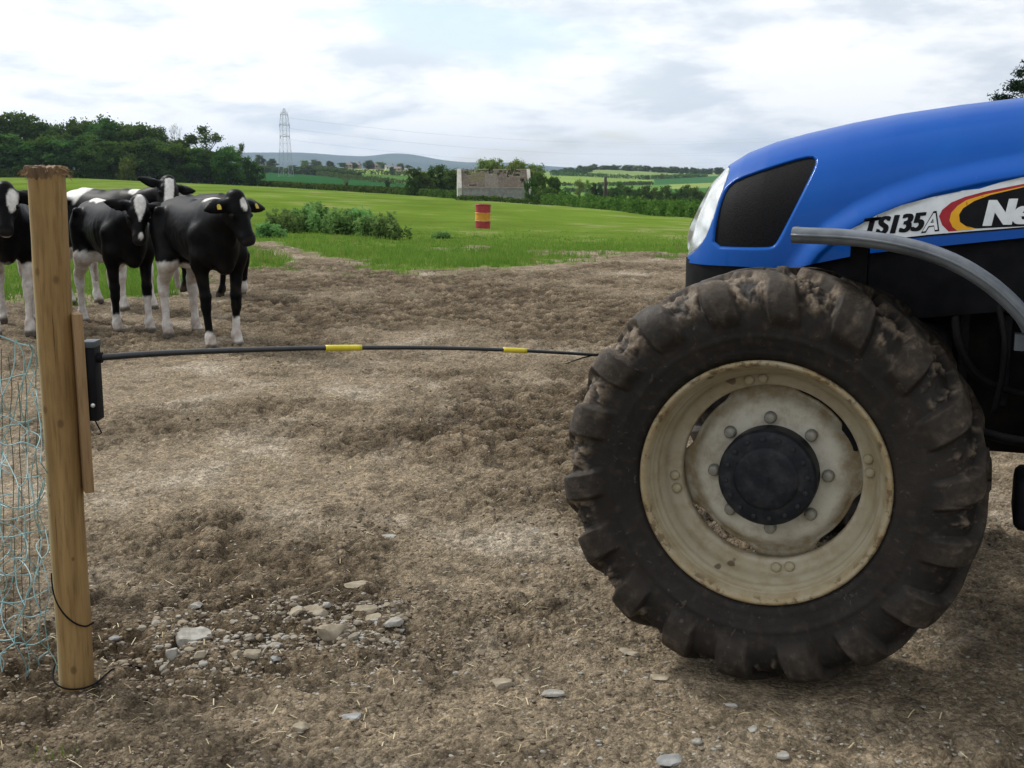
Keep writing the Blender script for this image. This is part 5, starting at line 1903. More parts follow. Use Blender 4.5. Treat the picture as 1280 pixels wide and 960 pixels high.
def trunk_mesh(name, seed, lobes, rad=0.018, split=0.28):
    rnd = random.Random(seed)
    b = MB()
    top = Vector((rnd.uniform(-.02, .02), rnd.uniform(-.02, .02), split))
    b.tube([(0, 0, -0.02), (0, 0, 0.03), top * 0.6, top], [rad * 1.5, rad * 1.05, rad * 0.9, rad * 0.8], 8)
    for c, r in lobes:
        c = Vector(c)
        mid = top.lerp(c, 0.5) + Vector((rnd.uniform(-.03, .03), rnd.uniform(-.03, .03), 0.02))
        b.tube([top, mid, c], [rad * 0.55, rad * 0.35, rad * 0.15], 6)
        for _ in range(4):
            e = c + Vector((rnd.uniform(-1, 1) * r[0], rnd.uniform(-1, 1) * r[1], rnd.uniform(-.2, 1) * r[2])) * 0.85
            b.tube([mid.lerp(c, 0.6), mid.lerp(e, 0.6), e], [rad * 0.25, rad * 0.15, rad * 0.06], 4)
    me = bpy.data.meshes.new(name); me.from_pydata(b.v, [], b.f)
    me.polygons.foreach_set('use_smooth', np.full(len(me.polygons), True, dtype=bool))
    return me


def rand_lobes(seed, n, wide, lo, hi, r0, r1):
    rnd = random.Random(seed)
    L = [((0, 0, (lo + hi) / 2), (wide * 0.8, wide * 0.8, (hi - lo) * 0.42))]
    for k in range(n):
        a = 2 * math.pi * k / n * 1.618 + rnd.uniform(-.4, .4)
        z = lo + (hi - lo) * rnd.uniform(0.05, 0.98)
        f = math.sin(math.pi * min(1, max(0.12, (z - lo) / (hi - lo) * 0.9 + 0.1))) ** 0.6
        q = wide * f * rnd.uniform(0.45, 0.95)
        r = rnd.uniform(r0, r1)
        z = min(z, 1.0 - r)
        L.append(((q * math.cos(a), q * math.sin(a), z), (r, r, r * 0.78)))
    return L


PROTO = {}


def proto(kind):
    if kind in PROTO: return PROTO[kind]
    if kind.startswith('full'):
        k = int(kind[4:]); L = rand_lobes(10 + k, 11, 0.34, 0.12, 0.98, 0.11, 0.18)
        r = (crown_mesh('crown', k, L, 8000, 0.022), trunk_mesh('trunk', k, L))
    elif kind.startswith('open'):
        k = int(kind[4:]); L = rand_lobes(40 + k, 10, 0.34, 0.38, 0.98, 0.07, 0.12)[1:]
        r = (crown_mesh('crown', k, L, 3000, 0.017, 0.6, 0.4), trunk_mesh('trunk', k, L, 0.02, 0.36))
    elif kind.startswith('round'):
        k = int(kind[5:]); L = rand_lobes(70 + k, 12, 0.42, 0.05, 0.97, 0.13, 0.2)
        r = (crown_mesh('crown', k, L, 8500, 0.023), trunk_mesh('trunk', k, L))
    elif kind.startswith('bush'):
        k = int(kind[4:]); L = rand_lobes(90 + k, 10, 0.75, 0.0, 0.95, 0.2, 0.34)
        r = (crown_mesh('foliage', k, L, 5200, 0.038), trunk_mesh('stem', k, L, 0.02, 0.15))
    elif kind.startswith('bare'):
        k = int(kind[4:]); L = rand_lobes(120 + k, 16, 0.26, 0.30, 1.0, 0.05, 0.10)[1:]
        r = (crown_mesh('crown', k, L, 500, 0.010, 0.8, 0.3), trunk_mesh('trunk', k, L, 0.016, 0.33))
    PROTO[kind] = r
    return r


def tree(px, D, top_py, wpx, kind, mat, label, group=None, name='tree', cat='tree', sink=0.0, yaw=None, fat=1.0):
    """a tree standing at depth D; its height comes from where its top shows"""
    g = gpt(px, D)
    zt = H + D * float(slope(top_py))
    h = max(0.5, zt - g.z + sink)
    base_w = {'full': 0.84, 'open': 0.80, 'roun': 0.98, 'bush': 1.75, 'bare': 0.62}[kind[:4]]
    w = wpx * fat * D / F
    s = w / (base_w * h)
    cm, tm = proto(kind)
    r = empty(name, (g.x, g.y, g.z - sink), random.uniform(0, 6.28) if yaw is None else yaw)
    r.scale = (h * s, h * s, h)
    tag(r, label, cat, group)
    c = link(cm.name.split('.')[0], cm if len(cm.materials) == 0 or cm.materials[0] == M[mat] else cm.copy(), None, r)
    if len(c.data.materials) == 0: c.data.materials.append(M[mat])
    elif c.data.materials[0] != M[mat]: c.data.materials[0] = M[mat]
    t = link(tm.name.split('.')[0], tm, M['bark'], r)
    return r


def inv_D(px, py, lo=320, hi=1600):
    """depth at which the far slope shows at this height"""
    Ds = np.exp(np.linspace(math.log(lo), math.log(hi), 500))
    xs = (px - 640) / F * CP * Ds
    zs = gz(xs, Ds)
    q = project(xs, Ds, zs)[1]
    k = np.where(q <= py)[0]
    return float(Ds[k[0]]) if len(k) else hi



ORD = ['first', 'second', 'third', 'fourth', 'fifth', 'sixth', 'seventh', 'eighth', 'ninth', 'tenth', 'eleventh', 'twelfth', 'thirteenth', 'fourteenth', 'fifteenth', 'sixteenth', 'seventeenth', 'eighteenth', 'nineteenth']


def nth(k, n):
    """place in a row, counted from the nearer end"""
    return ORD[k] + ' from the left' if k < (n + 1) // 2 else ('last' if k == n - 1 else ORD[n - 1 - k] + ' from the right')


# the wood on the left
G1 = 'trees of the wood at the left'
back = [(-42, 300, 138, 62, 'full0'), (-5, 296, 141, 58, 'full1'), (28, 300, 139, 60, 'full2'), (52, 303, 149, 44, 'full3'), (76, 300, 154, 44, 'open1'), (103, 302, 147, 46, 'full1'), (128, 300, 145, 52, 'full0'),
        (152, 302, 153, 48, 'full2'), (177, 300, 152, 44, 'full3'), (198, 303, 157, 40, 'open0'), (226, 303, 172, 42, 'full1')]
front = [(-30, 290, 172, 60, 'full3'), (4, 291, 165, 64, 'full2'), (36, 290, 178, 56, 'full0'), (62, 291, 168, 50, 'full1'), (90, 290, 172, 56, 'full3'), (118, 290, 166, 50, 'round0'), (140, 291, 176, 46, 'full2'),
         (170, 290, 176, 52, 'round1'), (196, 291, 172, 50, 'full0'), (222, 292, 177, 52, 'round0'), (246, 294, 184, 46, 'full2'), (266, 296, 186, 44, 'full3')]
for ii, (px, D, tp, w, k) in enumerate(back):
    tree(px, D, tp, w, k, 'leaf_dark' if not k.startswith('open') else 'leaf_dark', 'tall tree in the back row of the left hand wood, ' + nth(ii, len(back)), G1, 'broadleaf_tree', fat=1.35)
for ii, (px, D, tp, w, k) in enumerate(front):
    tree(px, D, tp, w, k, 'leaf_dark' if ii in (1, 4, 8) else 'leaf_mid', 'lower tree along the front of the left hand wood, ' + nth(ii, len(front)), 'front trees of the wood at the left', 'broadleaf_tree', fat=1.3)
tree(260, 300, 156, 44, 'open2', 'leaf_dark', 'open crowned tree standing taller than its neighbours at the right of the wood', None, 'open_tree', fat=1.35)
tree(222, 306, 152, 26, 'bare0', 'leaf_mid', 'nearly bare pale tree rising behind the wood', None, 'bare_tree')
tree(207, 307, 153, 20, 'bare1', 'leaf_mid', 'smaller thin bare tree just left of the pale bare one', None, 'bare_tree')
tree(286, 292, 181, 52, 'round1', 'leaf_mid', 'broad rounded green tree at the right end of the wood', None, 'round_tree')
tree(312, 296, 194, 34, 'round0', 'leaf_dark', 'low dark tree closing the right end of the wood', None, 'round_tree')
tree(303, 305, 178, 20, 'open0', 'leaf_mid', 'slender tree with a thin crown showing over the rounded tree', None, 'open_tree')
tree(158, 284, 195, 30, 'bush0', 'leaf_light', 'bright green bush standing out in front of the dark wood', None, 'bush', 'bush')

G2 = 'trees on the rise below the distant village'
for ii, (px, D, tp, w, k, mt) in enumerate([(334, 520, 205, 24, 'full1', 'leaf_dark'), (350, 540, 207, 22, 'round0', 'leaf_dark'), (368, 560, 205, 24, 'full2', 'leaf_dark'), (384, 600, 205, 22, 'full0', 'leaf_mid'),
                           (398, 560, 208, 22, 'round1', 'leaf_dark'), (412, 570, 209, 20, 'full3', 'leaf_dark'), (425, 600, 210, 18, 'full1', 'leaf_dark'), (438, 640, 211, 18, 'round0', 'leaf_dark'), (448, 650, 213, 14, 'full2', 'leaf_dark')]):
    tree(px, inv_D(px, np.interp(px, [325, 450], [215.5, 222])), tp + 1, w, 'round%d' % (ii % 2), mt, 'dark tree in the hedge row below the village, ' + nth(ii, 9), G2, 'field_tree', fat=1.25)
for ii, (px, D, tp, w, k, mt) in enumerate([(395, 1240, 199, 12, 'round0', 'leaf_mid'), (413, 1260, 201, 9, 'full0', 'leaf_dark'), (462, 1255, 200, 14, 'round1', 'leaf_dark'), (443, 1270, 203, 8, 'full2', 'leaf_mid'), (478, 1255, 202, 12, 'round0', 'leaf_mid'),
                           (501, 1240, 204, 9, 'full1', 'leaf_dark'), (428, 1265, 203, 8, 'full3', 'leaf_mid'), (511, 1220, 206, 9, 'full0', 'leaf_mid'), (381, 1255, 200, 10, 'full1', 'leaf_light'), (325, 1100, 193, 12, 'round1', 'leaf_dark'), (340, 1120, 198, 12, 'full2', 'leaf_dark')]):
    tree(px, D, tp, w, k, mt, 'small far tree among the village roofs on the skyline, ' + nth(sorted([395, 413, 462, 443, 478, 501, 428, 511, 381, 325, 340]).index(px), 11), 'trees among the village houses', 'skyline_tree', fat=1.5)
tree(484, 420, 222, 8, 'round0', 'leaf_dark', 'single small dark tree in the crop field left of the dense copse', None, 'field_tree')
tree(490, 1000, 208, 10, 'full1', 'leaf_mid', 'little green tree at the corner of the bright far field', None, 'field_tree')
tree(433, 268, 217, 16, 'bare1', 'leaf_mid', 'thin brownish thorn tree sticking out of the field hedge', None, 'thorn_tree')
G3 = 'trees of the copse left of the ruined barn'
for ii, (px, D, tp, w, k) in enumerate([(524, 232, 208, 34, 'round0'), (546, 238, 205, 40, 'round1'), (566, 236, 210, 34, 'full1'), (514, 230, 218, 24, 'bush1'), (588, 240, 210, 30, 'round0')]):
    tree(px, D, tp, w, k, 'leaf_mid', 'round dense tree in the copse left of the barn, ' + nth([514, 524, 546, 566, 588].index(px), 5), G3, 'copse_tree')
G4 = 'pale green trees behind the ruined barn'
for ii, (px, D, tp, w, k) in enumerate([(606, 255, 198, 46, 'round1'), (624, 262, 196, 46, 'round0'), (645, 258, 198, 46, 'round1'), (664, 255, 203, 40, 'round0'), (615, 250, 198.5, 46, 'bush0'), (634, 252, 198, 48, 'bush1'), (652, 251, 199.5, 46, 'bush0')]):
    tree(px, D, tp, w, k, 'leaf_light', 'pale green tree showing over the barn roof, ' + nth(sorted([606, 624, 645, 664, 615, 634, 652]).index(px), 7), G4, 'barn_tree')
tree(676, 178, 214, 26, 'round1', 'leaf_mid', 'leafy green tree just right of the ruined barn', None, 'barn_tree')
tree(692, 200, 219, 28, 'full3', 'leaf_mid', 'spreading green tree two along from the ruined barn', None, 'barn_tree')
tree(664, 160, 219, 24, 'bush0', 'leaf_dark', 'dark bush against the right wall of the ruined barn', None, 'bush', 'bush')
tree(684, 150, 232, 50, 'bush1', 'leaf_dark', 'wide low dark thicket at the corner by the ruined barn', None, 'bush', 'bush')
tree(706, 142, 237, 30, 'bush0', 'leaf_mid', 'rounded bush at the start of the right hand hedge', None, 'bush', 'bush')
tree(573, 174, 231, 16, 'bush1', 'leaf_mid', 'small bush against the left gable of the ruined barn', None, 'bush', 'bush')
G5 = 'trees down in the valley on the right'
for ii, (px, D, tp, w, k, mt) in enumerate([(724, 330, 224, 16, 'open1', 'leaf_light'), (733, 335, 224, 14, 'open2', 'leaf_light'), (742, 340, 227, 12, 'full0', 'leaf_dark'), (750, 340, 229, 12, 'round0', 'leaf_dark'), (764, 320, 233, 16, 'round1', 'leaf_dark'),
                           (776, 320, 226, 18, 'full1', 'leaf_mid'), (790, 315, 231, 22, 'round0', 'leaf_mid'), (806, 312, 231, 24, 'round1', 'leaf_mid'), (820, 315, 233, 18, 'full3', 'leaf_mid'), (832, 310, 231, 22, 'round0', 'leaf_mid'),
                           (846, 315, 235, 16, 'full2', 'leaf_mid'), (857, 310, 230, 18, 'full1', 'leaf_mid'), (872, 305, 232, 22, 'round1', 'leaf_mid'), (892, 310, 232, 22, 'full0', 'leaf_mid'), (912, 300, 230, 24, 'round0', 'leaf_mid')]):
    tree(px, D, tp, w, k if k[:4] == 'open' else 'round%d' % (ii % 2), mt, 'bushy tree in the valley line on the right, ' + nth(ii, 15), G5, 'valley_tree', fat=1.2)
tree(827, 1050, 216.5, 7, 'round0', 'leaf_light', 'pale lone tree on the far right hillside', None, 'hill_tree')
tree(809, 1000, 219, 7, 'round1', 'leaf_dark', 'dark lone tree in the hedge across the far right hillside', None, 'hill_tree')
G6 = 'trees along the top of the right hand hill'
rt = random.Random(3)
for k in range(34):
    px = 694 + k * 7.2 + rt.uniform(-2, 2)
    tp = np.interp(px, [694, 712, 735, 741, 750, 780, 830, 880, 940], [212, 208, 206.5, 203, 206, 205.5, 208, 209.5, 209.5]) + rt.uniform(-0.8, 0.9)
    D = 1330 + rt.uniform(-20, 60) - (60 if px < 730 else 0)
    tree(px, D, tp, rt.uniform(8, 12), rt.choice(['round0', 'round1', 'full2']), 'leaf_dark' if rt.random() < .75 else 'leaf_mid', 'tree in the hilltop belt on the right, ' + nth(k, 34), G6, 'hilltop_tree', sink=1, fat=1.3)
for k in range(9):
    px = 697 + k * 5 + rt.uniform(-1, 1)
    tree(px, 1220 + rt.uniform(-30, 30), np.interp(px, [697, 742], [212.5, 207.5]) + rt.uniform(0, 1.5), 10, rt.choice(['round0', 'round1']), 'leaf_mid', 'rounded tree on the shoulder of the right hand hill, ' + nth(k, 9), 'trees on the left shoulder of the right hand hill', 'hilltop_tree', sink=1)


def hedge(name, pts, h, w, n, leaf, mat, label, seed, cat='hedge', hvar=0.3, group=None):
    """leafy hedge along a line of ground points"""
    rnd = np.random.default_rng(seed)
    P = np.array([(p.x, p.y) for p in pts])
    s = np.concatenate([[0], np.cumsum(np.hypot(*np.diff(P, axis=0).T))])
    t = rnd.uniform(0, s[-1], n)
    x = np.interp(t, s, P[:, 0]); y = np.interp(t, s, P[:, 1])
    i = np.clip(np.searchsorted(s, t) - 1, 0, len(P) - 2)
    d = (P[i+1] - P[i]); d /= np.linalg.norm(d, axis=1)[:, None]
    off = rnd.uniform(-1, 1, n)
    z01 = rnd.uniform(0, 1, n) ** 0.75
    prof = 1 - 0.55 * z01 ** 3
    loc = 1 + hvar * (fbm(t / (h * 1.6), t * 0 + seed, 3, seed) * 1.6 + 0.35 * fbm(t / (h * .45), off * 1.2, 2, seed + 4))
    # keep most leaves at the skin so the shape reads, with hollows
    sk = rnd.random(n) < 0.75
    off = np.where(sk & (rnd.random(n) < 0.7), np.sign(off) * rnd.uniform(0.75, 1.0, n), off)
    X = x - d[:, 1] * off * w / 2 * prof * loc; Y = y + d[:, 0] * off * w / 2 * prof * loc
    Z = gz(X, Y) + z01 * h * loc
    V, q = leaf_quads(np.stack([X, Y, Z], -1), leaf, rnd)
    me = np_mesh('foliage', V, q, False)
    C = np.clip(0.5 + 0.8 * fbm(t / (h * 0.9), z01 * 2 + off, 3, seed + 9) + rnd.normal(0, 0.15, n), 0, 1)
    vfloat(me, 'leafr', np.repeat(C, 4))
    o = link(name, me, M[mat])
    tag(o, label, cat, group)
    return o


hp = lambda px, D=None, k=1.0: gpt(px, (np.interp(px, HEDGE_PX, HEDGE_D) if D is None else D) * k)
hedge('field_hedge', [hp(px) for px in range(-120, 321, 20)], 2.0, 2.4, 11000, 0.30, 'leaf_hedge', 'clipped dark hedge running in front of the wood at the left', 5, hvar=0.12)
hedge('field_hedge', [hp(px) for px in range(310, 506, 15)], 1.35, 2.2, 7000, 0.27, 'leaf_hedge', 'low hedge between the green field and the dark crop below the pylon', 15, hvar=0.15)
hedge('copse_hedge', [hp(px) for px in range(500, 580, 8)], 1.2, 2.2, 4000, 0.26, 'leaf_hedge', 'hedge running from the copse to the ruined barn', 6, hvar=0.3)
hedge('bramble_hedge', [hp(px) for px in range(690, 1010, 10)], 1.15, 2.8, 16000, 0.14, 'leaf_bramble', 'untrimmed bramble hedge along the right side of the field', 7, hvar=0.6)
hedge('barn_nettles', [gpt(px, np.interp(px, [572, 664], [163, 155])) for px in range(572, 670, 6)], 0.6, 0.9, 1500, 0.14, 'leaf_hedge', 'low green weeds along the foot of the barn wall', 8, cat='weeds')


def far_hedge(line, h, label, seed, n=1400, leaf=0.9):
    pts = []
    for (a, b) in zip(line[:-1], line[1:]):
        m = max(2, int(abs(b[0] - a[0]) / 6))
        for i in range(m):
            t = i / m
            px, py = a[0] + (b[0]-a[0])*t, a[1] + (b[1]-a[1])*t
            pts.append(gpt(px, inv_D(px, py)))
    hedge('far_hedge', pts, h * 0.85, h * 1.3, n * 2, leaf * 0.75, 'leaf_dark', label, seed, hvar=0.4)


far_hedge([(330, 214), (395, 219), (450, 225.5), (505, 231.5), (540, 235)], 3.2, 'dark hedge slanting down between the two crop fields', 31, 1800)
far_hedge([(395, 212.5), (440, 217), (505, 219.5), (520, 220)], 4.0, 'dark hedge under the bright field below the village', 32, 1500)
far_hedge([(690, 219), (740, 221), (800, 224.5), (850, 222.5), (890, 220.5)], 3.5, 'dark hedge crossing the middle of the right hand hillside', 33, 1800, 1.1)
far_hedge([(700, 232.5), (745, 233), (790, 231.5), (822, 231)], 2.5, 'hedge below the middle field on the right hand hillside', 34, 900, .8)
far_hedge([(455, 207), (480, 209.5), (505, 213), (522, 216)], 4.0, 'hedge along the edge of the distant village', 35, 900, 1.2)
far_hedge([(706, 240), (750, 241), (790, 242)], 2.2, 'valley hedge seen through the light crowned trees', 36, 900, .6)

# weeds by the field edge
def weed_clump(px, D, wpx, hpx, seed, label):
    g = gpt(px, D)
    w = wpx * D / F; h = hpx * D / F
    rnd = np.random.default_rng(seed)
    n = 1500
    root = empty('nettle_clump', g)
    tag(root, label, 'weeds', 'tall weeds by the field edge')
    ns = 46
    sx = rnd.normal(0, w * 0.24, ns); sy = rnd.normal(0, w * 0.26, ns); sh = h * rnd.uniform(0.45, 1.02, ns) * (1 - 0.25 * (sx / (w * .5)) ** 2).clip(0.4, 1)
    b = MB(); P = []; C = []
    for i in range(ns):
        lx, ly = rnd.normal(0, 0.10, 2)
        b.tube([(sx[i], sy[i], -0.05), (sx[i] + lx * .4, sy[i] + ly * .4, sh[i] * 0.5), (sx[i] + lx, sy[i] + ly, sh[i])], [0.007, 0.006, 0.003], 4)
        m = n // ns
        t = rnd.uniform(0.08, 1.0, m)
        rr = 0.14 * (1.1 - 0.6 * t)
        a = rnd.uniform(0, 6.28, m)
        P.append(np.stack([sx[i] + lx * t + np.cos(a) * rr * rnd.uniform(0.3, 1, m), sy[i] + ly * t + np.sin(a) * rr * rnd.uniform(.3, 1, m), t * sh[i] + rnd.normal(0, .02, m)], -1))
        C.append(np.clip(0.25 + 0.5 * t + rnd.normal(0, 0.2) + rnd.normal(0, .08, m), 0, 1))
    V, q = leaf_quads(np.concatenate(P), 0.062, rnd, squash=0.55)
    me = np_mesh('leaves', V, q, False)
    vfloat(me, 'leafr', np.repeat(np.concatenate(C), 4))
    link('leaves', me, M['leaf_weed'], root)['kind'] = 'stuff'
    b.build('stems', M['leaf_weed'], root, True, fixn=False)['kind'] = 'stuff'


WL = [(352, 33, 40, 30, 'nettle clump at the left end of the weed bed beside the cows'), (378, 34, 44, 33, 'nettle clump second from the left in the weed bed'), (396, 35.5, 44, 37, 'tallest nettle clump in the weed bed'),
      (420, 33.5, 44, 31, 'nettle clump in the middle of the weed bed'), (447, 34.5, 40, 34, 'dark nettle clump right of the middle of the weed bed'), (464, 33, 34, 27, 'low nettle clump left of the last dark weed in the bed'), (485, 31.5, 36, 33, 'dark dense weed clump at the right end of the weed bed')]
for k, (px, D, w, h, lb) in enumerate(WL):
    weed_clump(px, D, w, h, 60 + k, lb)
weed_clump(551, 33, 11, 7, 77, 'small isolated weed tuft out in the grass right of the weed bed')
weed_clump(330, 30, 34, 18, 78, 'low weeds just behind the nose of the front cow')

# conifer that shows over the bonnet
def conifer(px, D, top_py, wpx, label):
    g = gpt(px, D); h = H + D * float(slope(top_py)) - g.z; w = wpx * D / F
    rnd = np.random.default_rng(9)
    root = empty('conifer', g); tag(root, label, 'tree')
    b = MB(); b.tube([(0, 0, -0.2), (0, 0, h * .5), (0, 0, h)], [0.28, 0.17, 0.03], 10)
    P = []
    for k in range(150):
        z = h * (0.12 + 0.88 * k / 150); a = k * 2.4 + rnd.uniform(-.3, .3)
        L = w * 0.5 * (1 - z / h) ** 0.65 * rnd.uniform(0.75, 1.15) + 0.15
        e = Vector((math.cos(a) * L, math.sin(a) * L, z + L * rnd.uniform(0.05, 0.4)))
        b.tube([(0, 0, z), e * 0.5 + Vector((0, 0, z * 0.5)), e], [0.035, 0.022, 0.006], 4)
        m = int(50 + 130 * L)
        t = rnd.uniform(0.15, 1.05, m)
        c = np.array([0, 0, z])[None, :] + (np.array(e) - np.array([0, 0, z]))[None, :] * t[:, None]
        P.append(c + rnd.normal(0, 1, (m, 3)) * np.array([0.13, 0.13, 0.09]))
    V, q = leaf_quads(np.concatenate(P), 0.085, rnd, squash=0.35)
    me = np_mesh('crown', V, q, False); vfloat(me, 'leafr', np.repeat(rnd.random(len(q)), 4))
    link('crown', me, M['leaf_conifer'], root)
    b.build('trunk', M['bark'], root, True, fixn=False)


conifer(1308, 46, 56, 240, 'dark conifer showing over the tractor bonnet at the right edge')

# ------------------------------------------------------------------ ruined barn
def barn():
    D0, D1 = 165.0, 165.6
    a = gpt(577, D0); c = gpt(660, D1)
    ux = Vector((c.x - a.x, c.y - a.y, 0)); L = ux.length; ux.normalize()
    ang = math.atan2(ux.y, ux.x)
    zb = min(a.z, c.z) - 0.3
    r = empty('ruined_barn', (a.x, a.y, zb), ang)
    tag(r, 'ruined stone barn with a holed patched roof at the far side of the field', 'barn')
    pxm = D0 / F * 1.02
    hw = (252 - 233) * pxm + 0.35 + (a.z - zb) * 0.0
    hr = (252 - 211.5) * pxm + 0.35
    W = 5.2
    wall = simple('barn_stone', (0.18, 0.178, 0.170), (0.28, 0.275, 0.26), 1.4, 0.95, bmp=0.6, bdist=0.08)
    pale = simple('barn_pale', (0.36, 0.35, 0.31), (0.50, 0.48, 0.43), 1.2, 0.95, bmp=0.5, bdist=0.05)
    timber = simple('barn_timber', (0.035, 0.026, 0.018), (0.09, 0.06, 0.04), 3, 0.9)
    tile = attr_mat('barn_tile', [(0.105, 0.085, 0.066), (0.165, 0.143, 0.115), (0.145, 0.115, 0.088), (0.205, 0.185, 0.155), (0.15, 0.135, 0.065)], 0.95, 3)
    T_ = 0.5
    b = MB(); b.box((0.0, 0, 0), (L, T_, hw)); b.build('front_wall', wall, r, False)
    b = MB(); b.box((0.0, W - T_, 0), (L, W, hw)); b.build('back_wall', wall, r, False)
    # gables: left one pale and standing proud of the roof
    for nm, x0, x1, mt in (('gable', -0.55, 0.003, pale), ('gable', L - 0.003, L + 0.45, pale)):
        b = MB()
        y0, y1 = -0.12, W + 0.1
        yr0, yr1 = W * 0.5 - 0.35, W * 0.5 + 0.35
        V = [(x0, y0, 0), (x0, y1, 0), (x0, y1, hw + .05), (x0, yr1, hr + 0.18), (x0, yr0, hr + 0.18), (x0, y0, hw + 0.05)]
        V += [(x1, y, z) for _, y, z in V]
        Fs = [(0, 1, 2, 3, 4, 5), (11, 10, 9, 8, 7, 6)] + [(i, (i+1) % 6 + 0, (i+1) % 6 + 6, i + 6) for i in range(6)]
        b.add(V, Fs); b.build(nm, mt, r, False)
    # wall plate and rafters show through the holes
    b = MB(); b.box((0.02, -0.06, hw), (L - 0.02, 0.18, hw + 0.13)); b.build('wall_plate', simple('pale_lintel', (0.30, 0.28, 0.25), (0.40, 0.38, 0.34), 2, 0.9), r, False)
    b = MB()
    sl = Vector((0, W * 0.5, hr - hw)); n = Vector((0, -(hr - hw), W * .5)).normalized()
    nraf = 22
    for k in range(nraf + 1):
        x = 0.1 + (L - 0.2) * k / nraf
        p0 = Vector((x, 0.0, hw + 0.05)); p1 = p0 + sl
        b.tube([p0, p1], 0.055, 4)
        q0 = Vector((x, W, hw + 0.05)); b.tube([q0, q0 + Vector((0, -W * .5, hr - hw))], 0.055, 4)
    b.tube([(0.05, W * .5, hr + 0.02), (L - .05, W * .5, hr + 0.02)], 0.06, 4)
    b.build('rafter', timber, r, False)
    # tiles, many missing towards the ridge
    rnd = random.Random(12)
    nx, nz_ = 62, 15
    VV, FF, CC = [], [], []

    def hole(u, v):
        hs = [(0.075, .80, .045, .09), (0.19, .86, .04, .06), (0.27, .88, .05, .05), (.36, .88, .06, .05), (.455, .86, .05, .14), (.56, .72, .018, .11), (.60, .86, .02, .1), (.74, .78, .05, .12), (.83, .86, .09, .08), (.84, .68, .05, .10), (.93, .33, .035, .10), (.90, .40, .02, .08),
              (.70, .60, .02, .05), (.78, .92, .1, .06), (.16, .10, .06, .05), (.11, .70, .03, .04), (.66, .80, .02, .06)]
        return any(((u-a)/c)**2 + ((v-b_)/d)**2 < 1 + 0.5 * rnd.uniform(-1, 1) for a, b_, c, d in hs)
    for i in range(nx):
        for j in range(nz_):
            u, v = (i + .5) / nx, (j + .5) / nz_
            if hole(u, v): continue
            for side in (0, 1):
                if side and rnd.random() < 0.06: continue
                x0 = L * i / nx + 0.01; x1 = L * (i + 1) / nx - 0.01
                s0 = j / nz_; s1 = (j + 1.12) / nz_
                lift = rnd.uniform(0.0, 0.035)
                def pt(x, s, up):
                    p = Vector((0, 0, hw + 0.12)) + sl * s
                    q = Vector((x, p.y, p.z)) + n * up
                    if side: q.y = W - q.y
                    return q
                base = len(VV)
                lo, hi = 0.075 + lift, 0.05
                VV += [pt(x0, s0, lo), pt(x1, s0, lo), pt(x1, s1, hi), pt(x0, s1, hi), pt(x0, s0, lo - .035), pt(x1, s0, lo - .035), pt(x1, s1, hi - .03), pt(x0, s1, hi - .03)]
                FF += [tuple(base + q for q in f) for f in ((0, 1, 2, 3), (7, 6, 5, 4), (0, 4, 5, 1), (1, 5, 6, 2), (3, 2, 6, 7), (0, 3, 7, 4))]
                patchy = 0.42 + 0.5 * float(fbm(np.array(u * 5.0), np.array(v * 2.2), 3, 6)) + rnd.uniform(-.12, .12)
                if 0.12 < u < 0.34 and 0.35 < v < 0.85: patchy = 0.95
                if 0.36 < u < 0.55 and v < 0.75: patchy = 0.72 + rnd.uniform(-.08, .08)
                CC += [min(1, max(0, patchy))] * 8
    me = np_mesh('roof_tiles', np.array([v[:] for v in VV]), np.array(FF), False)
    vfloat(me, 'leafr', CC)
    o = link('roof_tiles', me, tile, r); o['kind'] = 'stuff'
    # low wall running off to the right
    w = MB()
    w.box((L + 0.46, 0.6, 0), (L + 3.2, 1.0, hw * 0.80)); w.box((L + 0.46, 0.52, hw * 0.80), (L + 2.1, 1.08, hw * 0.80 + 0.14))
    w.build('side_wall', pale, r, False)


barn()


# ------------------------------------------------------------------ oil drum
def drum():
    D = 45.0
    g = gpt(603, D)
    g.z = gtop(g.x, g.y)
    h = 30 * D / F; rr = h * 0.315
    r = empty('oil_drum', (g.x, g.y, g.z - 0.02))
    r.rotation_euler = (0, R(1.5), 0)
    tag(r, 'red steel drum with a yellow band round its middle, standing in the field', 'drum')
    red = simple('drum_red', (0.27, 0.015, 0.022), (0.38, 0.03, 0.04), 6, 0.5)
    yel = simple('drum_yellow', (0.55, 0.22, 0.012), (0.66, 0.32, 0.02), 6, 0.5)
    rust = simple('drum_rim', (0.30, 0.22, 0.10), (0.45, 0.33, 0.14), 9, 0.7)

    def band(nm, z0, z1, mt):
        b = MB(); b.lathe([(rr, z0 * h), (rr, z0 * h + 0.005), (rr, (z0 + z1) / 2 * h), (rr, z1 * h)], 40, 'z'); return b.build(nm, mt, r, True)
    band('lower_band', 0.0, 0.325, red); band('middle_band', 0.325, 0.645, yel); band('upper_band', 0.645, 0.985, red)
    for nm, z in (('rolling_hoop', 0.325), ('rolling_hoop', 0.645), ('rim', 0.985), ('rim', 0.01)):
        b = MB(); b.lathe([(rr - .002, z * h - 0.02), (rr + 0.022, z * h - 0.010), (rr + 0.022, z * h + 0.010), (rr - .002, z * h + 0.02)], 40, 'z'); b.build(nm, rust if z == 0.325 else (red if z < .6 or z > .7 else yel), r, True)
    b = MB(); b.lathe([(0.0, 0.965 * h), (rr - .01, 0.965 * h), (rr, 0.985 * h)], 40, 'z'); b.build('lid', red, r, True, autosmooth=30)


drum()


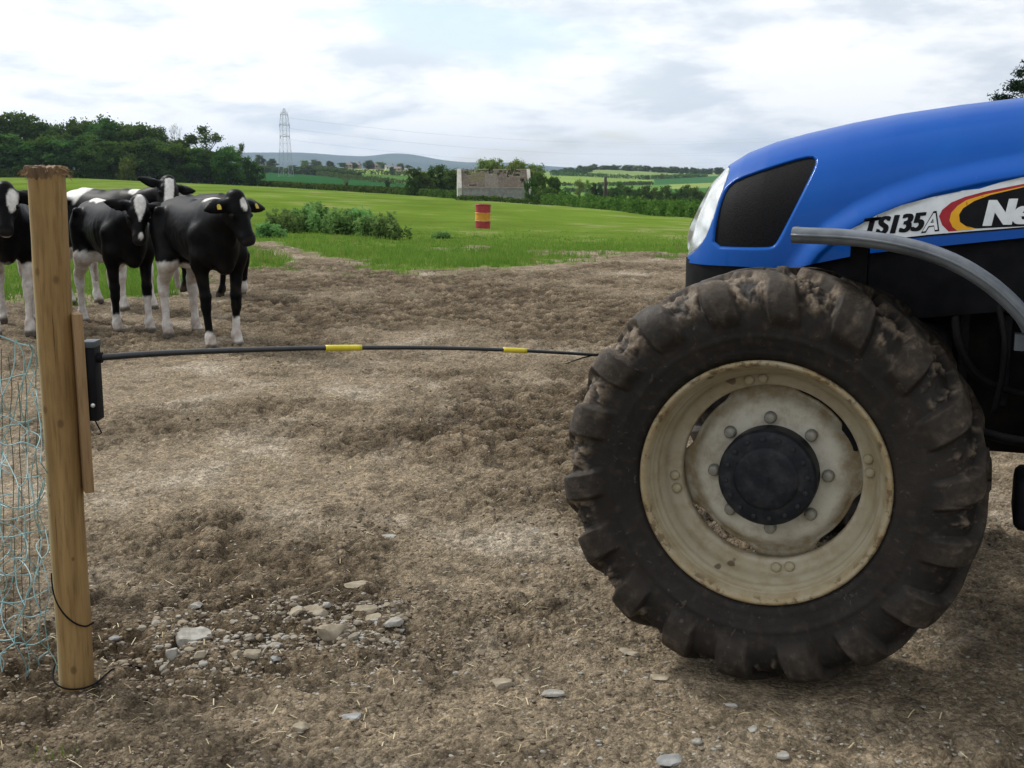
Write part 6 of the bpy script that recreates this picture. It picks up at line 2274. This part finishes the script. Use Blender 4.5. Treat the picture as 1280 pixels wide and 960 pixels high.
# ------------------------------------------------------------------ pylon, lines and pole
def pylon():
    D = 800.0
    g = gpt(357.5, D)
    top = H + D * float(slope(135.5)); h = top - g.z + 1.0
    r = empty('pylon', (g.x, g.y, g.z - 1.0), R(76))
    tag(r, 'grey lattice electricity pylon rising above the fields at the left', 'pylon')
    mt = simple('galvanised', (0.30, 0.32, 0.35), (0.38, 0.40, 0.43), 1, 0.6, spec=0.2)

    def half(z):
        return float(np.interp(z / h, [0, 0.5, 0.86, 0.88, 1.0], [3.8, 2.5, 2.1, 2.0, 0.25]))
    for sx in (-1, 1):
        for sy in (-1, 1):
            b = MB(); b.tube([(sx * half(z), sy * half(z), z) for z in np.linspace(0, h, 12)], 0.12, 4); b.build('leg', mt, r, False)
    b = MB()
    zs = [0]
    while zs[-1] < h * 0.93: zs.append(zs[-1] + max(1.8, half(zs[-1]) * 1.7))
    zs[-1] = h * .95
    for z0, z1 in zip(zs[:-1], zs[1:]):
        a, c = half(z0), half(z1)
        for k in range(4):
            p = [(-1, -1), (1, -1), (1, 1), (-1, 1)]
            u, v = p[k], p[(k + 1) % 4]
            b.tube([(u[0]*a, u[1]*a, z0), (v[0]*c, v[1]*c, z1)], 0.05, 4)
            b.tube([(v[0]*a, v[1]*a, z0), (u[0]*c, u[1]*c, z1)], 0.05, 4)
            b.tube([(u[0]*c, u[1]*c, z1), (v[0]*c, v[1]*c, z1)], 0.05, 4)
    b.build('lattice', mt, r, False)
    tips = []
    for zf, L in ((0.60, 6.5), (0.76, 8.0), (0.91, 5.8)):
        z = zf * h; w = half(z)
        for s in (-1, 1):
            b = MB()
            for sy in (-1, 1):
                b.tube([(s * w, sy * w, z), (s * L, 0, z + 0.1)], 0.13, 4)
                b.tube([(s * w, sy * w, z + 1.9), (s * L, 0, z + 0.15)], 0.10, 4)
            arm = b.build('cross_arm', mt, r, False)
            i = MB(); i.tube([(s * L, 0, z), (s * L, 0, z - 1.6)], 0.14, 5); i.build('insulator', mt, arm, False)
            M4 = Matrix.Translation(r.location) @ Matrix.Rotation(R(76), 4, 'Z')
            tips.append(M4 @ Vector((s * L, 0, z - 1.6)))
    wm = simple('line_wire', (0.30, 0.32, 0.34), (0.36, 0.38, 0.4), 1, 0.6)
    ends = [at(960, 199, 980), at(1000, 203, 985), at(960, 187, 985), at(1000, 190, 990), at(960, 172, 990), at(1000, 175, 995)]
    labs = ['lowest', 'second lowest', 'third lowest', 'third highest', 'second highest', 'topmost']
    for k, (p, q) in enumerate(zip(tips, ends)):
        pts = []
        for i in range(41):
            t = i / 40
            pts.append(p.lerp(q, t) - Vector((0, 0, 9.0 * 4 * t * (1 - t))))
        b = MB(); b.tube(pts, 0.028, 4)
        o = b.build('power_line', wm, None, True)
        tag(o, f'faint {labs[k]} power line strung across the sky from the pylon', 'power line', 'power lines across the sky')


pylon()
g = gpt(757, 121)
b = MB(); hz = (H + 121 * float(slope(221))) - g.z
b.tube([(0, 0, -0.3), (0, 0, hz * .5), (0, 0, hz)], [0.19, 0.17, 0.14], 8)
tag(b.build('wooden_pole', simple('dark_pole', (0.03, 0.026, 0.022), (0.06, 0.05, 0.04), 4, 0.9), None, True, loc=g), 'slim dark wooden pole standing in the right hand hedge', 'pole')


# ------------------------------------------------------------------ village houses far off
def house(px, D, py_base, wpx, hpx, roofc, wallc, label, yaw=0.0):
    z = H + D * float(slope(py_base))
    x = (px - 640) / F * CP * D
    zg = float(gz(np.array(x), np.array(D)))
    z = min(z, zg + 1.0)
    w = wpx * D / F; h = hpx * D / F + max(0, 0); d = 7.0
    r = empty('house', (x, D, z - 1.0), yaw); tag(r, label, 'house', 'houses of the distant village')
    hw = h * 0.56 + 1
    b = MB(); b.box((-w/2, -d/2, 0), (w/2, d/2, hw)); wl_ = b.build('wall', wallc, r, False)
    b = MB(); hr = h + 1
    V = [(-w/2-.4, -d/2-.5, hw-.1), (w/2+.4, -d/2-.5, hw-.1), (w/2+.4, d/2+.5, hw-.1), (-w/2-.4, d/2+.5, hw-.1), (-w/2-.4, 0, hr), (w/2+.4, 0, hr)]
    b.add(V, [(0, 1, 5, 4), (2, 3, 4, 5), (1, 2, 5), (3, 0, 4), (3, 2, 1, 0)])
    rf = b.build('roof', roofc, r, False)
    b = MB(); b.box((w*.28, -.5, hr - 1.3), (w*.28 + .9, .5, hr + 1.0)); b.build('chimney', roofc, rf, False)
    nw = max(2, int(w / 3.5))
    wm = None
    for k in range(nw):
        b = MB(); xx = -w/2 + w * (k + .5) / nw
        b.box((xx - .6, -d/2 - 0.06, hw * .55), (xx + .6, -d/2 + 0.02, hw * .55 + 1.3)); b.build('window', M['black_plastic'], r, False)


RF = simple('roof_brown', (0.16, 0.12, 0.10), (0.24, 0.18, 0.15), 0.5, 0.9); RG = simple('roof_grey', (0.15, 0.15, 0.16), (0.22, 0.22, 0.22), 0.5, 0.9)
WB = simple('wall_brick', (0.25, 0.21, 0.17), (0.34, 0.29, 0.24), 0.5, 0.9); WW = simple('wall_white', (0.62, 0.60, 0.56), (0.72, 0.7, 0.66), 0.5, 0.9)
house(321, 1060, 202, 15, 7, RG, WB, 'grey roofed house at the left of the village beside the wood', 0.2)
house(436, 1270, 208, 9, 6, RF, WB, 'first brown roofed house right of the pylon on the skyline', 0.1)
house(446, 1275, 208, 10, 6, RF, WB, 'brown house standing next to the first one on the skyline', -0.2)
house(463, 1265, 209, 10, 6, RF, WB, 'brown house left of the skyline trees in the village', 0.3)
house(474, 1255, 210, 10, 6.5, RF, WB, 'tall brick house in the middle of the village', 0.0)
house(487, 1235, 212, 11, 6, RG, WW, 'pale house with a grey roof at the village edge', 0.2)
house(497, 1225, 213.5, 9, 5, RF, WB, 'low brick house right of the pale one', -0.1)
house(510, 1210, 215, 8, 5, RG, WW, 'small white house at the right end of the village', 0.1)


# ------------------------------------------------------------------ heifers
def surface_nets(D, origin, h):
    """triangle-free surface of D = 0 on a grid (quads)"""
    ins = D < 0
    c = [ins[i:ins.shape[0]-1+i, j:ins.shape[1]-1+j, k:ins.shape[2]-1+k] for i in (0, 1) for j in (0, 1) for k in (0, 1)]
    n_in = sum(a.astype(np.int8) for a in c)
    act = (n_in > 0) & (n_in < 8)
    ci = np.argwhere(act)
    vid = -np.ones(act.shape, dtype=np.int64); vid[act] = np.arange(len(ci))
    acc = np.zeros((len(ci), 3)); cnt = np.zeros(len(ci))
    corners = [(i, j, k) for i in (0, 1) for j in (0, 1) for k in (0, 1)]
    for a in corners:
        for ax in range(3):
            if a[ax]: continue
            b = list(a); b[ax] = 1
            da = D[ci[:, 0]+a[0], ci[:, 1]+a[1], ci[:, 2]+a[2]]; db = D[ci[:, 0]+b[0], ci[:, 1]+b[1], ci[:, 2]+b[2]]
            x = (da < 0) != (db < 0)
            t = np.where(x, da / np.where(np.abs(da - db) < 1e-12, 1, da - db), 0)
            p = np.array(a, float)[None, :] + t[:, None] * (np.array(b) - np.array(a))[None, :]
            acc += np.where(x[:, None], p, 0); cnt += x
    V = (ci + acc / cnt[:, None]) * h + origin
    quads = []
    for ax in range(3):
        o = [q for q in range(3) if q != ax]
        sl0 = [slice(1, -1)] * 3; sl0[ax] = slice(0, -1)
        sl1 = list(sl0); sl1[ax] = slice(1, None)
        A = ins[tuple(sl0)]; B = ins[tuple(sl1)]
        e = np.argwhere(A != B)
        off = np.array([1, 1, 1]); off[ax] = 0
        e2 = e + off
        flip = A[tuple(e.T)]
        def cell(d0, d1):
            q = e2.copy(); q[:, o[0]] -= d0; q[:, o[1]] -= d1
            return vid[tuple(q.T)]
        Q = np.stack([cell(1, 1), cell(0, 1), cell(0, 0), cell(1, 0)], -1)
        if ax == 1: Q = Q[:, ::-1]
        Q = np.where(flip[:, None], Q, Q[:, ::-1])
        quads.append(Q)
    return V, np.concatenate(quads)


def smin(a, b, k):
    h = np.clip(0.5 + 0.5 * (b - a) / k, 0, 1)
    return b * (1 - h) + a * h - k * h * (1 - h)


def cow_mat():
    m, nt, b = new_mat('cow_coat')
    a = nd(nt, 'ShaderNodeAttribute'); a.attribute_name = 'coat'
    n = tnoise(nt, 26, 5, 0.65)
    sc = nd(nt, 'ShaderNodeVectorMath', operation='SCALE')
    nt.links.new(a.outputs['Color'], sc.inputs[0]); nt.links.new(mrange(nt, n, 0.25, 0.75, 0.75, 1.25, False), sc.inputs['Scale'])
    nt.links.new(sc.outputs[0], b.inputs['Base Color'])
    b.inputs['Roughness'].default_value = 0.45
    b.inputs['Specular IOR Level'].default_value = 0.075
    bump(nt, b, tnoise(nt, 60, 4, 0.7, stretch=(1, 1, .4)), 0.25, 0.006)
    return m


M['coat'] = cow_mat()
M['eye'] = simple('eye', (0.004, 0.003, 0.003), (0.008, 0.006, 0.005), 8, 0.3, spec=0.2)
M['ear_tag'] = simple('ear_tag', (0.40, 0.31, 0.02), (0.50, 0.39, 0.03), 20, 0.45)


def make_cow(label, pos, yaw, scale, poll, face_az, pitch, legs, coat_fn, tags=(), group='black and white heifers by the gateway', ear_droop=0.15, roll=0.0):
    """pos = ground point under the trunk; poll = head joint (cow frame); legs = foot shifts; face_az in the world"""
    h = 0.0155
    fa = face_az - yaw
    hd = np.array([math.cos(pitch) * math.cos(fa), math.cos(pitch) * math.sin(fa), -math.sin(pitch)])
    fn_ = np.array([math.sin(pitch) * math.cos(fa), math.sin(pitch) * math.sin(fa), math.cos(pitch)])
    sd = np.array([-math.sin(fa), math.cos(fa), 0.0])                   # the cow's left
    sd, fn_ = sd * math.cos(roll) - fn_ * math.sin(roll), fn_ * math.cos(roll) + sd * math.sin(roll)
    poll = np.array(poll)
    lo = np.array([-1.05, -0.62, -0.03]); hi = np.array([1.35, 0.62, 1.66])
    lo[1] = min(lo[1], poll[1] - 0.42); hi[1] = max(hi[1], poll[1] + 0.42)
    n = np.ceil((hi - lo) / h).astype(int)
    gx = lo[0] + np.arange(n[0]) * h; gy = lo[1] + np.arange(n[1]) * h; gz_ = lo[2] + np.arange(n[2]) * h
    X, Y, Z = np.meshgrid(gx, gy, gz_, indexing='ij')
    X = X.astype(np.float32); Y = Y.astype(np.float32); Z = Z.astype(np.float32)
    D = np.full(X.shape, 9.0, np.float32)
    # trunk: stations from tail head to brisket (x, centre height, half height, half width)
    st = np.array([(-0.76, 1.16, .03, .03), (-0.73, 1.14, .11, .11), (-0.64, 1.09, .195, .185), (-0.50, 1.06, .235, .22), (-0.34, 1.035, .25, .215), (-0.12, 1.005, .270, .225), (0.10, .985, .287, .238),
                   (0.28, .98, .298, .215), (0.42, .985, .300, .180), (0.52, .995, .27, .16), (0.60, .99, .21, .13), (0.66, .975, .12, .085), (0.69, .965, .03, .03)])
    xs = np.linspace(st[0, 0], st[-1, 0], 200)
    cols_ = [np.interp(xs, st[:, 0], st[:, k]) for k in (1, 2, 3)]
    ker = np.ones(11) / 11
    cols_ = [np.convolve(np.pad(c_, 5, mode='edge'), ker, 'valid') for c_ in cols_]
    zc = np.interp(gx, xs, cols_[0])[:, None, None]; hh = np.interp(gx, xs, cols_[1])[:, None, None]; hw = np.interp(gx, xs, cols_[2])[:, None, None]
    q = np.sqrt((Y / hw) ** 2 + ((Z - zc) / hh) ** 2)
    # flat topline
    dtr = (q - 1) * np.minimum(hh, hw)
    over = np.maximum(st[0, 0] - X, X - st[-1, 0])
    dtr = np.maximum(dtr, over)
    D = dtr.astype(np.float32)

    def cap(a, b, ra, rb, k=0.04, sy=1.0):
        nonlocal D
        a = np.array(a, float); b = np.array(b, float)
        m = max(ra, rb) + 0.14
        i0 = np.maximum(np.floor((np.minimum(a, b) - m - lo) / h).astype(int), 0)
        i1 = np.minimum(np.ceil((np.maximum(a, b) + m - lo) / h).astype(int), n)
        s = tuple(slice(p, r_) for p, r_ in zip(i0, i1))
        x, y, z = X[s] - a[0], Y[s] - a[1], Z[s] - a[2]
        e = b - a
        t = np.clip((x*e[0] + y*e[1] + z*e[2]) / (e @ e), 0, 1)
        d = np.sqrt((x - e[0]*t)**2 + ((y - e[1]*t) * sy)**2 + (z - e[2]*t)**2) - (ra + (rb - ra) * t)
        D[s] = smin(D[s], d.astype(np.float32), k)
    # withers, hooks, pins, tail head
    cap((0.34, 0, 1.22), (0.12, 0, 1.23), .06, .05, .08)
    cap((-0.10, 0, 1.24), (-0.45, 0, 1.262), .035, .04, .06)
    for s in (-1, 1):
        cap((-0.44, s * .215, 1.18), (-0.48, s * .20, 1.14), .042, .040, .045)
        cap((-0.74, s * .09, 1.10), (-0.72, s * .09, 1.06), .05, .05, .06)
    # neck
    nb = np.array([0.42, 0, 1.08])
    neck_end = poll + hd * 0.06 - fn_ * 0.06
    mid = (nb + neck_end) / 2 + np.array([0.02, 0, -0.01])
    cap(nb, mid, .195, .138, .08, 1.25); cap(mid, neck_end, .138, .100, .06, 1.15)
    cap((0.55, 0, .86), mid + np.array([0.02, 0, -.11]), .10, .055, .10, 1.4)          # dewlap
    cap((0.5, 0, .80), (0.56, 0, .72), .10, .06, .10)                                # brisket

    def hp_(a, s_, f): return poll + hd * a + sd * s_ + fn_ * f
    cap(hp_(-.01, 0, .0), hp_(.09, 0, -.012), .080, .094, .04)
    cap(hp_(.0, 0, .045), hp_(.02, 0, .05), .050, .045, .04)                         # poll knob
    for s in (-1, 1):
        cap(hp_(.105, s * .066, .008), hp_(.15, s * .060, .004), .040, .036, .025)   # brow
        cap(hp_(.09, s * .046, -.092), hp_(.17, s * .040, -.092), .056, .046, .04)   # cheek
        cap(hp_(.17, s * .034, -.085), hp_(.32, s * .024, -.062), .040, .030, .03)   # jaw
    cap(hp_(.10, 0, -.015), hp_(.31, 0, -.012), .084, .048, .04)
    cap(hp_(.20, 0, .018), hp_(.33, 0, .010), .040, .034, .03)                       # nose bridge
    cap(hp_(.33, 0, -.016), hp_(.365, 0, -.020), .052, .052, .03)
    for s in (-1, 1): cap(hp_(.350, s * .030, -.002), hp_(.380, s * .030, -.014), .032, .028, .02)
    cap(hp_(.33, 0, -.060), hp_(.365, 0, -.055), .034, .030, .03)
    ears = []
    for s in (-1, 1):
        e0 = hp_(.030, s * .085, .005)
        ed = sd * s * 1.0 - fn_ * 0.15 - hd * (0.10 - ear_droop) - np.array([0, 0, ear_droop])
        ed /= np.linalg.norm(ed)
        e1 = e0 + ed * .07; e2 = e0 + ed * .20
        # leaf shaped, flattened along the face direction
        cap(e0, e1, .030, .034, .03)
        ax = ed; nn = fn_ - ax * (fn_ @ ax); nn /= np.linalg.norm(nn); w_ = np.cross(ax, nn)
        c = e0 + ed * .125
        m = .16
        i0 = np.maximum(np.floor((c - m - lo) / h).astype(int), 0); i1 = np.minimum(np.ceil((c + m - lo) / h).astype(int), n)
        sl = tuple(slice(p, r_) for p, r_ in zip(i0, i1))
        rx, ry, rz = X[sl] - c[0], Y[sl] - c[1], Z[sl] - c[2]
        u = rx*ax[0] + ry*ax[1] + rz*ax[2]; v = rx*w_[0] + ry*w_[1] + rz*w_[2]; t = rx*nn[0] + ry*nn[1] + rz*nn[2]
        wd = .066 * (1 - 0.45 * np.clip(u / .105, -1, 1))
        dq = (np.sqrt((u / .115) ** 2 + (v / np.maximum(wd, .02)) ** 2 + ((t + 0.25 * np.abs(v)) / .021) ** 2) - 1) * .021
        D[sl] = smin(D[sl], dq.astype(np.float32), .015)
        ears.append((e0, ed, nn, w_))
    # legs
    (fl, fr, hl_, hr_) = legs
    for s, (dx, dy) in ((1, fl), (-1, fr)):
        foot = np.array([0.45 + dx, s * .145 + dy, 0])
        el = np.array([0.40, s * .165, .74]); kn = np.array([0.42 + dx * .55, s * .15 + dy * .5, .41])
        ft = foot + np.array([-.015, 0, .125])
        cap((0.40, s * .145, .98), (0.42, s * .16, .80), .115, .088, .07)
        cap((0.42, s * .16, .82), el, .084, .070, .05)
        cap(el, kn + np.array([0, 0, .06]), .066, .044, .04); cap(kn + np.array([0.005, 0, .05]), kn + np.array([0.005, 0, -.04]), .049, .043, .03)
        cap(kn + np.array([0, 0, -.03]), ft, .036, .033, .03); cap(ft, ft + np.array([0, 0, -.02]), .046, .045, .02)
        cap(ft + np.array([.01, 0, -.03]), foot + np.array([.015, 0, .055]), .042, .050, .02)
        for c_ in (-1, 1): cap(foot + np.array([.0, c_ * .022, .03]), foot + np.array([.035, c_ * .022, .018]), .034, .026, .012)
    for s, (dx, dy) in ((1, hl_), (-1, hr_)):
        foot = np.array([-0.56 + dx, s * .14 + dy, 0])
        hk = np.array([-0.635 + dx * .8, s * .145 + dy * .6, .47]); ft = foot + np.array([-.03, 0, .13])
        stf = np.array([-0.36 + dx * .3, s * .185, .73])
        cap((-0.50, s * .125, 1.02), stf, .155, .095, .07); cap((-0.62, s * .11, .98), (-0.60, s * .125, .72), .115, .070, .07)
        cap(stf, hk + np.array([.03, 0, .06]), .090, .050, .05); cap((-0.60, s * .13, .74), hk + np.array([0, 0, .08]), .066, .038, .05)
        cap(hk + np.array([-.015, 0, .06]), hk + np.array([.01, 0, -.04]), .048, .050, .03); cap(hk, ft, .040, .034, .03)
        cap(ft, ft + np.array([0, 0, -.02]), .047, .046, .02); cap(ft + np.array([.01, 0, -.03]), foot + np.array([.015, 0, .055]), .043, .050, .02)
        for c_ in (-1, 1): cap(foot + np.array([.0, c_ * .022, .03]), foot + np.array([.035, c_ * .022, .018]), .034, .026, .012)
    # udder start and tail
    cap((-0.42, 0, .72), (-0.36, 0, .71), .07, .06, .08)
    cap((-0.75, 0, 1.17), (-0.815, 0.02, 1.02), .038, .028, .03); cap((-0.815, 0.02, 1.02), (-0.80, 0.05, .62), .026, .022, .02); cap((-0.80, .05, .62), (-0.79, .06, .45), .036, .026, .02)
    V, Q = surface_nets(D, lo, h)
    # relax the mesh a little
    E = np.concatenate([Q[:, [0, 1]], Q[:, [1, 2]], Q[:, [2, 3]], Q[:, [3, 0]]])
    deg = np.bincount(E.ravel(), minlength=len(V)).astype(float)[:, None]
    for it in range(4):
        S = np.zeros_like(V)
        for k in range(3):
            S[:, k] = np.bincount(E[:, 0], V[E[:, 1], k], len(V)) + np.bincount(E[:, 1], V[E[:, 0], k], len(V))
        V = V + (0.5 if it % 2 == 0 else -0.45) * (S / deg - V)
    # muscle, ribs and loose skin
    dirn = V - np.stack([V[:, 0], V[:, 1] * 0, np.where(V[:, 2] > .72, .98, V[:, 2])], -1)
    dirn /= np.maximum(np.linalg.norm(dirn, axis=1), 1e-6)[:, None]
    flank_ = sst(V[:, 2], .66, .80) * sst(1.2 - V[:, 2], 0, .12)
    ribs_ = np.sin((V[:, 0] + 0.25 * V[:, 2]) * 2 * np.pi / 0.085) * sst(V[:, 0], -.30, -.15) * sst(.30 - V[:, 0], 0, .12) * flank_ * 0.0011 * (0.4 + sst(fbm(V[:, 0] * 3, V[:, 2] * 3, 2, 7), -.2, .3))
    sag_ = fbm(V[:, 0] * 5 + 3, V[:, 2] * 5 + V[:, 1] * 3, 3, 19) * 0.011 * flank_
    hollow = -0.020 * np.exp(-(((V[:, 0] + .33) / .09) ** 2 + ((V[:, 2] - 1.10) / .09) ** 2))
    V = V + dirn * (ribs_ + sag_ + hollow * (np.abs(V[:, 1]) > .08))[:, None]
    V[:, 2] = np.maximum(V[:, 2], -0.004)
    me = np_mesh('heifer', V, Q, True)
    # face outward
    bm = bmesh.new(); bm.from_mesh(me); bmesh.ops.recalc_face_normals(bm, faces=bm.faces[:]); bm.to_mesh(me); bm.free()
    me.polygons.foreach_set('use_smooth', np.full(len(me.polygons), True, dtype=bool))
    rel = V - poll
    hl = np.stack([rel @ hd, rel @ sd, rel @ fn_], -1)                 # head coordinates: down the face, left, out of the face
    nz = fbm(V[:, 0] * 9 + V[:, 1] * 7, V[:, 2] * 9 - V[:, 1] * 5, 3, int(abs(pos[0]) * 100) % 97)
    BLK = np.array([0.0027, 0.0026, 0.0031]); WHT = np.array([0.62, 0.60, 0.57]); PNK = np.array([0.36, 0.27, 0.22])
    headm = (np.linalg.norm(rel + 0, axis=1) < 0.48) & (hl[:, 0] > -0.08) & (np.abs(hl[:, 1]) < 0.33) & (V[:, 0] > 0.55)
    w = np.clip(coat_fn(V, hl, nz, headm), 0, 1)[:, None]
    c = BLK * (1 - w) + WHT * w
    # mud and tan staining on white legs, pink-tan on upper inside legs, horn coloured hooves, damp nose
    leg = sst(V[:, 2], .78, .62)[:, None]
    stain = leg * np.clip(0.5 + 1.4 * nz, 0, 1)[:, None] * 0.7
    c = c * (1 - stain * w) + PNK * stain * w
    soil = (np.clip(fbm(V[:, 0] * 6 + 2, V[:, 2] * 7 + V[:, 1] * 6, 4, 23) - 0.12, 0, .5) * sst(1.12 - V[:, 2], 0, .45) * 0.35)[:, None]
    c = c * (1 - soil) + np.array([0.10, 0.075, 0.05]) * soil
    dirt = (sst(V[:, 2], .22, .02) * np.clip(0.35 + 1.2 * nz, 0, 1))[:, None] * 0.75
    c = c * (1 - dirt) + np.array([0.13, 0.10, 0.072]) * dirt
    hoof = sst(V[:, 2], .065, .05)[:, None] * 0.85
    c = c * (1 - hoof) + np.array([0.055, 0.042, 0.03]) * hoof
    nose = (sst(hl[:, 0], .345, .38) * headm)[:, None] * (1 - w * 0.7)
    c = c * (1 - nose) + np.array([0.016, 0.014, 0.014]) * nose
    vcol(me, 'coat', c)
    o = link('heifer', me, M['coat'])
    o.location = (pos[0], pos[1], 0); o.rotation_euler = (0, 0, yaw); o.scale = (scale,) * 3
    o.location.z = gtop(pos[0], pos[1]) - 0.012
    tag(o, label, 'cow', group)
    for s in (-1, 1):
        b = MB(); bm = bmesh.new(); bmesh.ops.create_uvsphere(bm, u_segments=14, v_segments=10, radius=0.021)
        me2 = bpy.data.meshes.new('eye'); bm.to_mesh(me2); bm.free()
        me2.polygons.foreach_set('use_smooth', np.full(len(me2.polygons), True, dtype=bool))
        e = link('eye', me2, M['eye'], o); e.location = hp_(.150, s * .092, .008)
    for s in tags:
        e0, ed, nn, w_ = ears[0 if s < 0 else 1]
        b = MB()
        c0 = e0 + ed * .10 + nn * .022
        dn = np.array([0, 0, -1.0]); dn = dn - nn * (dn @ nn); dn /= np.linalg.norm(dn); ac = np.cross(dn, nn)
        Vv = []
        for t in (0, .006):
            for u, v in ((-.008, -.004), (.008, -.004), (.017, .012), (.017, .042), (-.017, .042), (-.017, .012)):
                Vv.append(c0 + ac * u + dn * v + nn * t)
        b.add(Vv, [(5, 4, 3, 2, 1, 0), (6, 7, 8, 9, 10, 11)] + [(i, (i+1) % 6, (i+1) % 6 + 6, i + 6) for i in range(6)])
        b.build('ear_tag', M['ear_tag'], o, False)
    return o


def ell(P, c, r): return 1 - np.sqrt((((P - np.array(c)) / np.array(r)) ** 2).sum(1))


def sock(V, side, front, top, nz):
    """white lower leg, soft uneven upper edge"""
    m = (V[:, 1] * side > 0) & ((V[:, 0] > -0.05) == front)
    return np.where(m, sst(V[:, 2] + nz * 0.05, top + .012, top - .012), 0)


def coat_front(V, hl, nz, hm):                       # right hand heifer, nearly all black
    w = np.maximum.reduce([sock(V, 1, True, .27, nz), sock(V, -1, True, .155, nz), sock(V, 1, False, .70, nz), sock(V, -1, False, .72, nz)])
    star = hm * sst(ell(hl + nz[:, None] * .012, (.085, .005, .10), (.055, .032, .08)), -.1, .1)
    wt = sst(ell(V + nz[:, None] * .03, (.34, .0, 1.30), (.085, .10, .10)), -.1, .12)
    bel = sst(ell(V + nz[:, None] * .05, (-.05, 0, .60), (.40, .15, .08)), -.2, .2) * 0.8
    return np.maximum.reduce([w, star, wt, bel])


def coat_blaze(V, hl, nz, hm):                       # blaze faced heifer by the post
    w = np.maximum.reduce([sock(V, 1, True, .36, nz), sock(V, -1, True, .20, nz), sock(V, 1, False, .76, nz), sock(V, -1, False, .78, nz)])
    t = hl[:, 0]
    wid = np.interp(t, [-.06, .0, .05, .12, .19, .22], [.02, .05, .052, .035, .012, 0])
    bl = hm * (hl[:, 2] > .0) * sst(np.abs(hl[:, 1]) + nz * .008, wid + .006, wid - .006) * (t < .22) * (t > -.07)
    sn = hm * sst(ell(hl, (.35, .012, .03), (.035, .022, .05)), -.1, .15)
    bel = sst(ell(V + nz[:, None] * .05, (-.22, 0, .62), (.34, .20, .13)), -.1, .1)
    strip = sst(ell(V + nz[:, None] * .03, (-.32, -.03, 1.31), (.24, .09, .05)), -.1, .1)
    flank = sst(ell(V + nz[:, None] * .04, (-.62, .2, .80), (.06, .12, .07)), -.1, .1)
    return np.maximum.reduce([w, bl, sn, bel, strip, flank])


def coat_back(V, hl, nz, hm):                        # the one looking over
    w = np.maximum.reduce([sock(V, 1, True, .7, nz), sock(V, -1, True, .66, nz), sock(V, 1, False, .66, nz), sock(V, -1, False, .66, nz)])
    t = hl[:, 0]
    bl = hm * (hl[:, 2] > .0) * sst(np.abs(hl[:, 1] + .012) + nz * .008, .050, .038) * (t < .34) * (t > .01)
    rump = sst(ell(V + nz[:, None] * .05, (-.52, .0, 1.22), (.26, .26, .17)), -.1, .1)
    nk = sst(ell(V + nz[:, None] * .03, (.52, .0, 1.27), (.07, .1, .10)), -.1, .1)
    return np.maximum.reduce([w, bl, rump, nk])


def coat_left(V, hl, nz, hm):                        # at the left edge, behind the post
    w = np.maximum.reduce([sock(V, 1, True, .66, nz), sock(V, -1, True, .66, nz), sock(V, 1, False, .62, nz), sock(V, -1, False, .62, nz)])
    ch = hm * sst(ell(hl + nz[:, None] * .015, (.12, .075, .08), (.13, .055, .09)), -.1, .1)
    top = sst(ell(V + nz[:, None] * .04, (-.2, -.1, 1.30), (.35, .16, .08)), -.1, .1)
    lip = hm * sst(ell(hl, (.40, .0, -.05), (.03, .06, .04)), -.1, .1)
    return np.maximum.reduce([w, ch, top, lip])


def coat_far(V, hl, nz, hm):
    return np.maximum(sock(V, 1, True, .2, nz), sock(V, -1, False, .2, nz))


def place(front_px, hind_dir, scale):
    """front_px: photo place between the front feet; hind_dir: world heading"""
    p = flat(*front_px)
    hx, hy = math.cos(hind_dir), math.sin(hind_dir)
    return (p.x - hx * 0.45 * scale, p.y - hy * 0.45 * scale)


yD = math.atan2(-.82, .58)
make_cow('black heifer with a small white forehead star and short white front socks', place((280, 435), yD, 1.03), yD, 1.03, (0.83, 0.0, 1.30), math.atan2(-.66, .75), R(62),
         ((0.00, -.02), (0.02, .02), (-.05, 0.02), (.07, -.02)), coat_front, tags=(1, -1))
yB = math.atan2(-.80, .60)
make_cow('black heifer with a pointed white blaze, standing just right of the timber post', place((168, 416), yB, 1.0), yB, 1.0, (0.82, -0.02, 1.28), math.atan2(-.97, .22), R(62),
         ((.04, .0), (-.05, .0), (.10, .0), (-.10, .0)), coat_blaze, tags=(1,), ear_droop=-0.02, roll=R(14))
yC = R(-38)
make_cow('heifer with a broad white face stripe looking over the backs of the others', (-4.64, 13.95), yC, 1.06, (0.90, 0.12, 1.36), math.atan2(-.95, .30), R(48),
         ((.05, 0), (-.05, 0), (.05, 0), (-.06, 0)), coat_back, ear_droop=-0.04, roll=R(20))
yA = R(-70)
make_cow('heifer half hidden behind the timber post with white legs and a white cheek', place((17, 423), yA, 1.06), yA, 1.06, (0.80, 0.03, 1.30), math.atan2(-.94, .30), R(64),
         ((.02, 0), (-.04, 0), (.05, 0), (-.06, 0)), coat_left)
make_cow('black heifer farthest back, only its back and legs showing behind the front heifer', (-4.05, 15.5), R(150), 1.0, (0.84, 0.15, 1.10), R(150), R(60),
         ((.05, 0), (-.05, 0), (.05, 0), (-.06, 0)), coat_far)

# ------------------------------------------------------------------ air
b = MB()
b.box((-15200, -15200, -60), (15200, 15200, 330))
hz_m = bpy.data.materials.new('haze'); hz_m.use_nodes = True
nt_ = hz_m.node_tree; nt_.nodes.clear()
o_ = nd(nt_, 'ShaderNodeOutputMaterial'); v_ = nd(nt_, 'ShaderNodeVolumePrincipled')
v_.inputs['Color'].default_value = (0.66, 0.80, 1.0, 1)
v_.inputs['Density'].default_value = 0.000075
nt_.links.new(v_.outputs[0], o_.inputs['Volume'])
tag(b.build('haze', hz_m, None, False), kind='stuff')
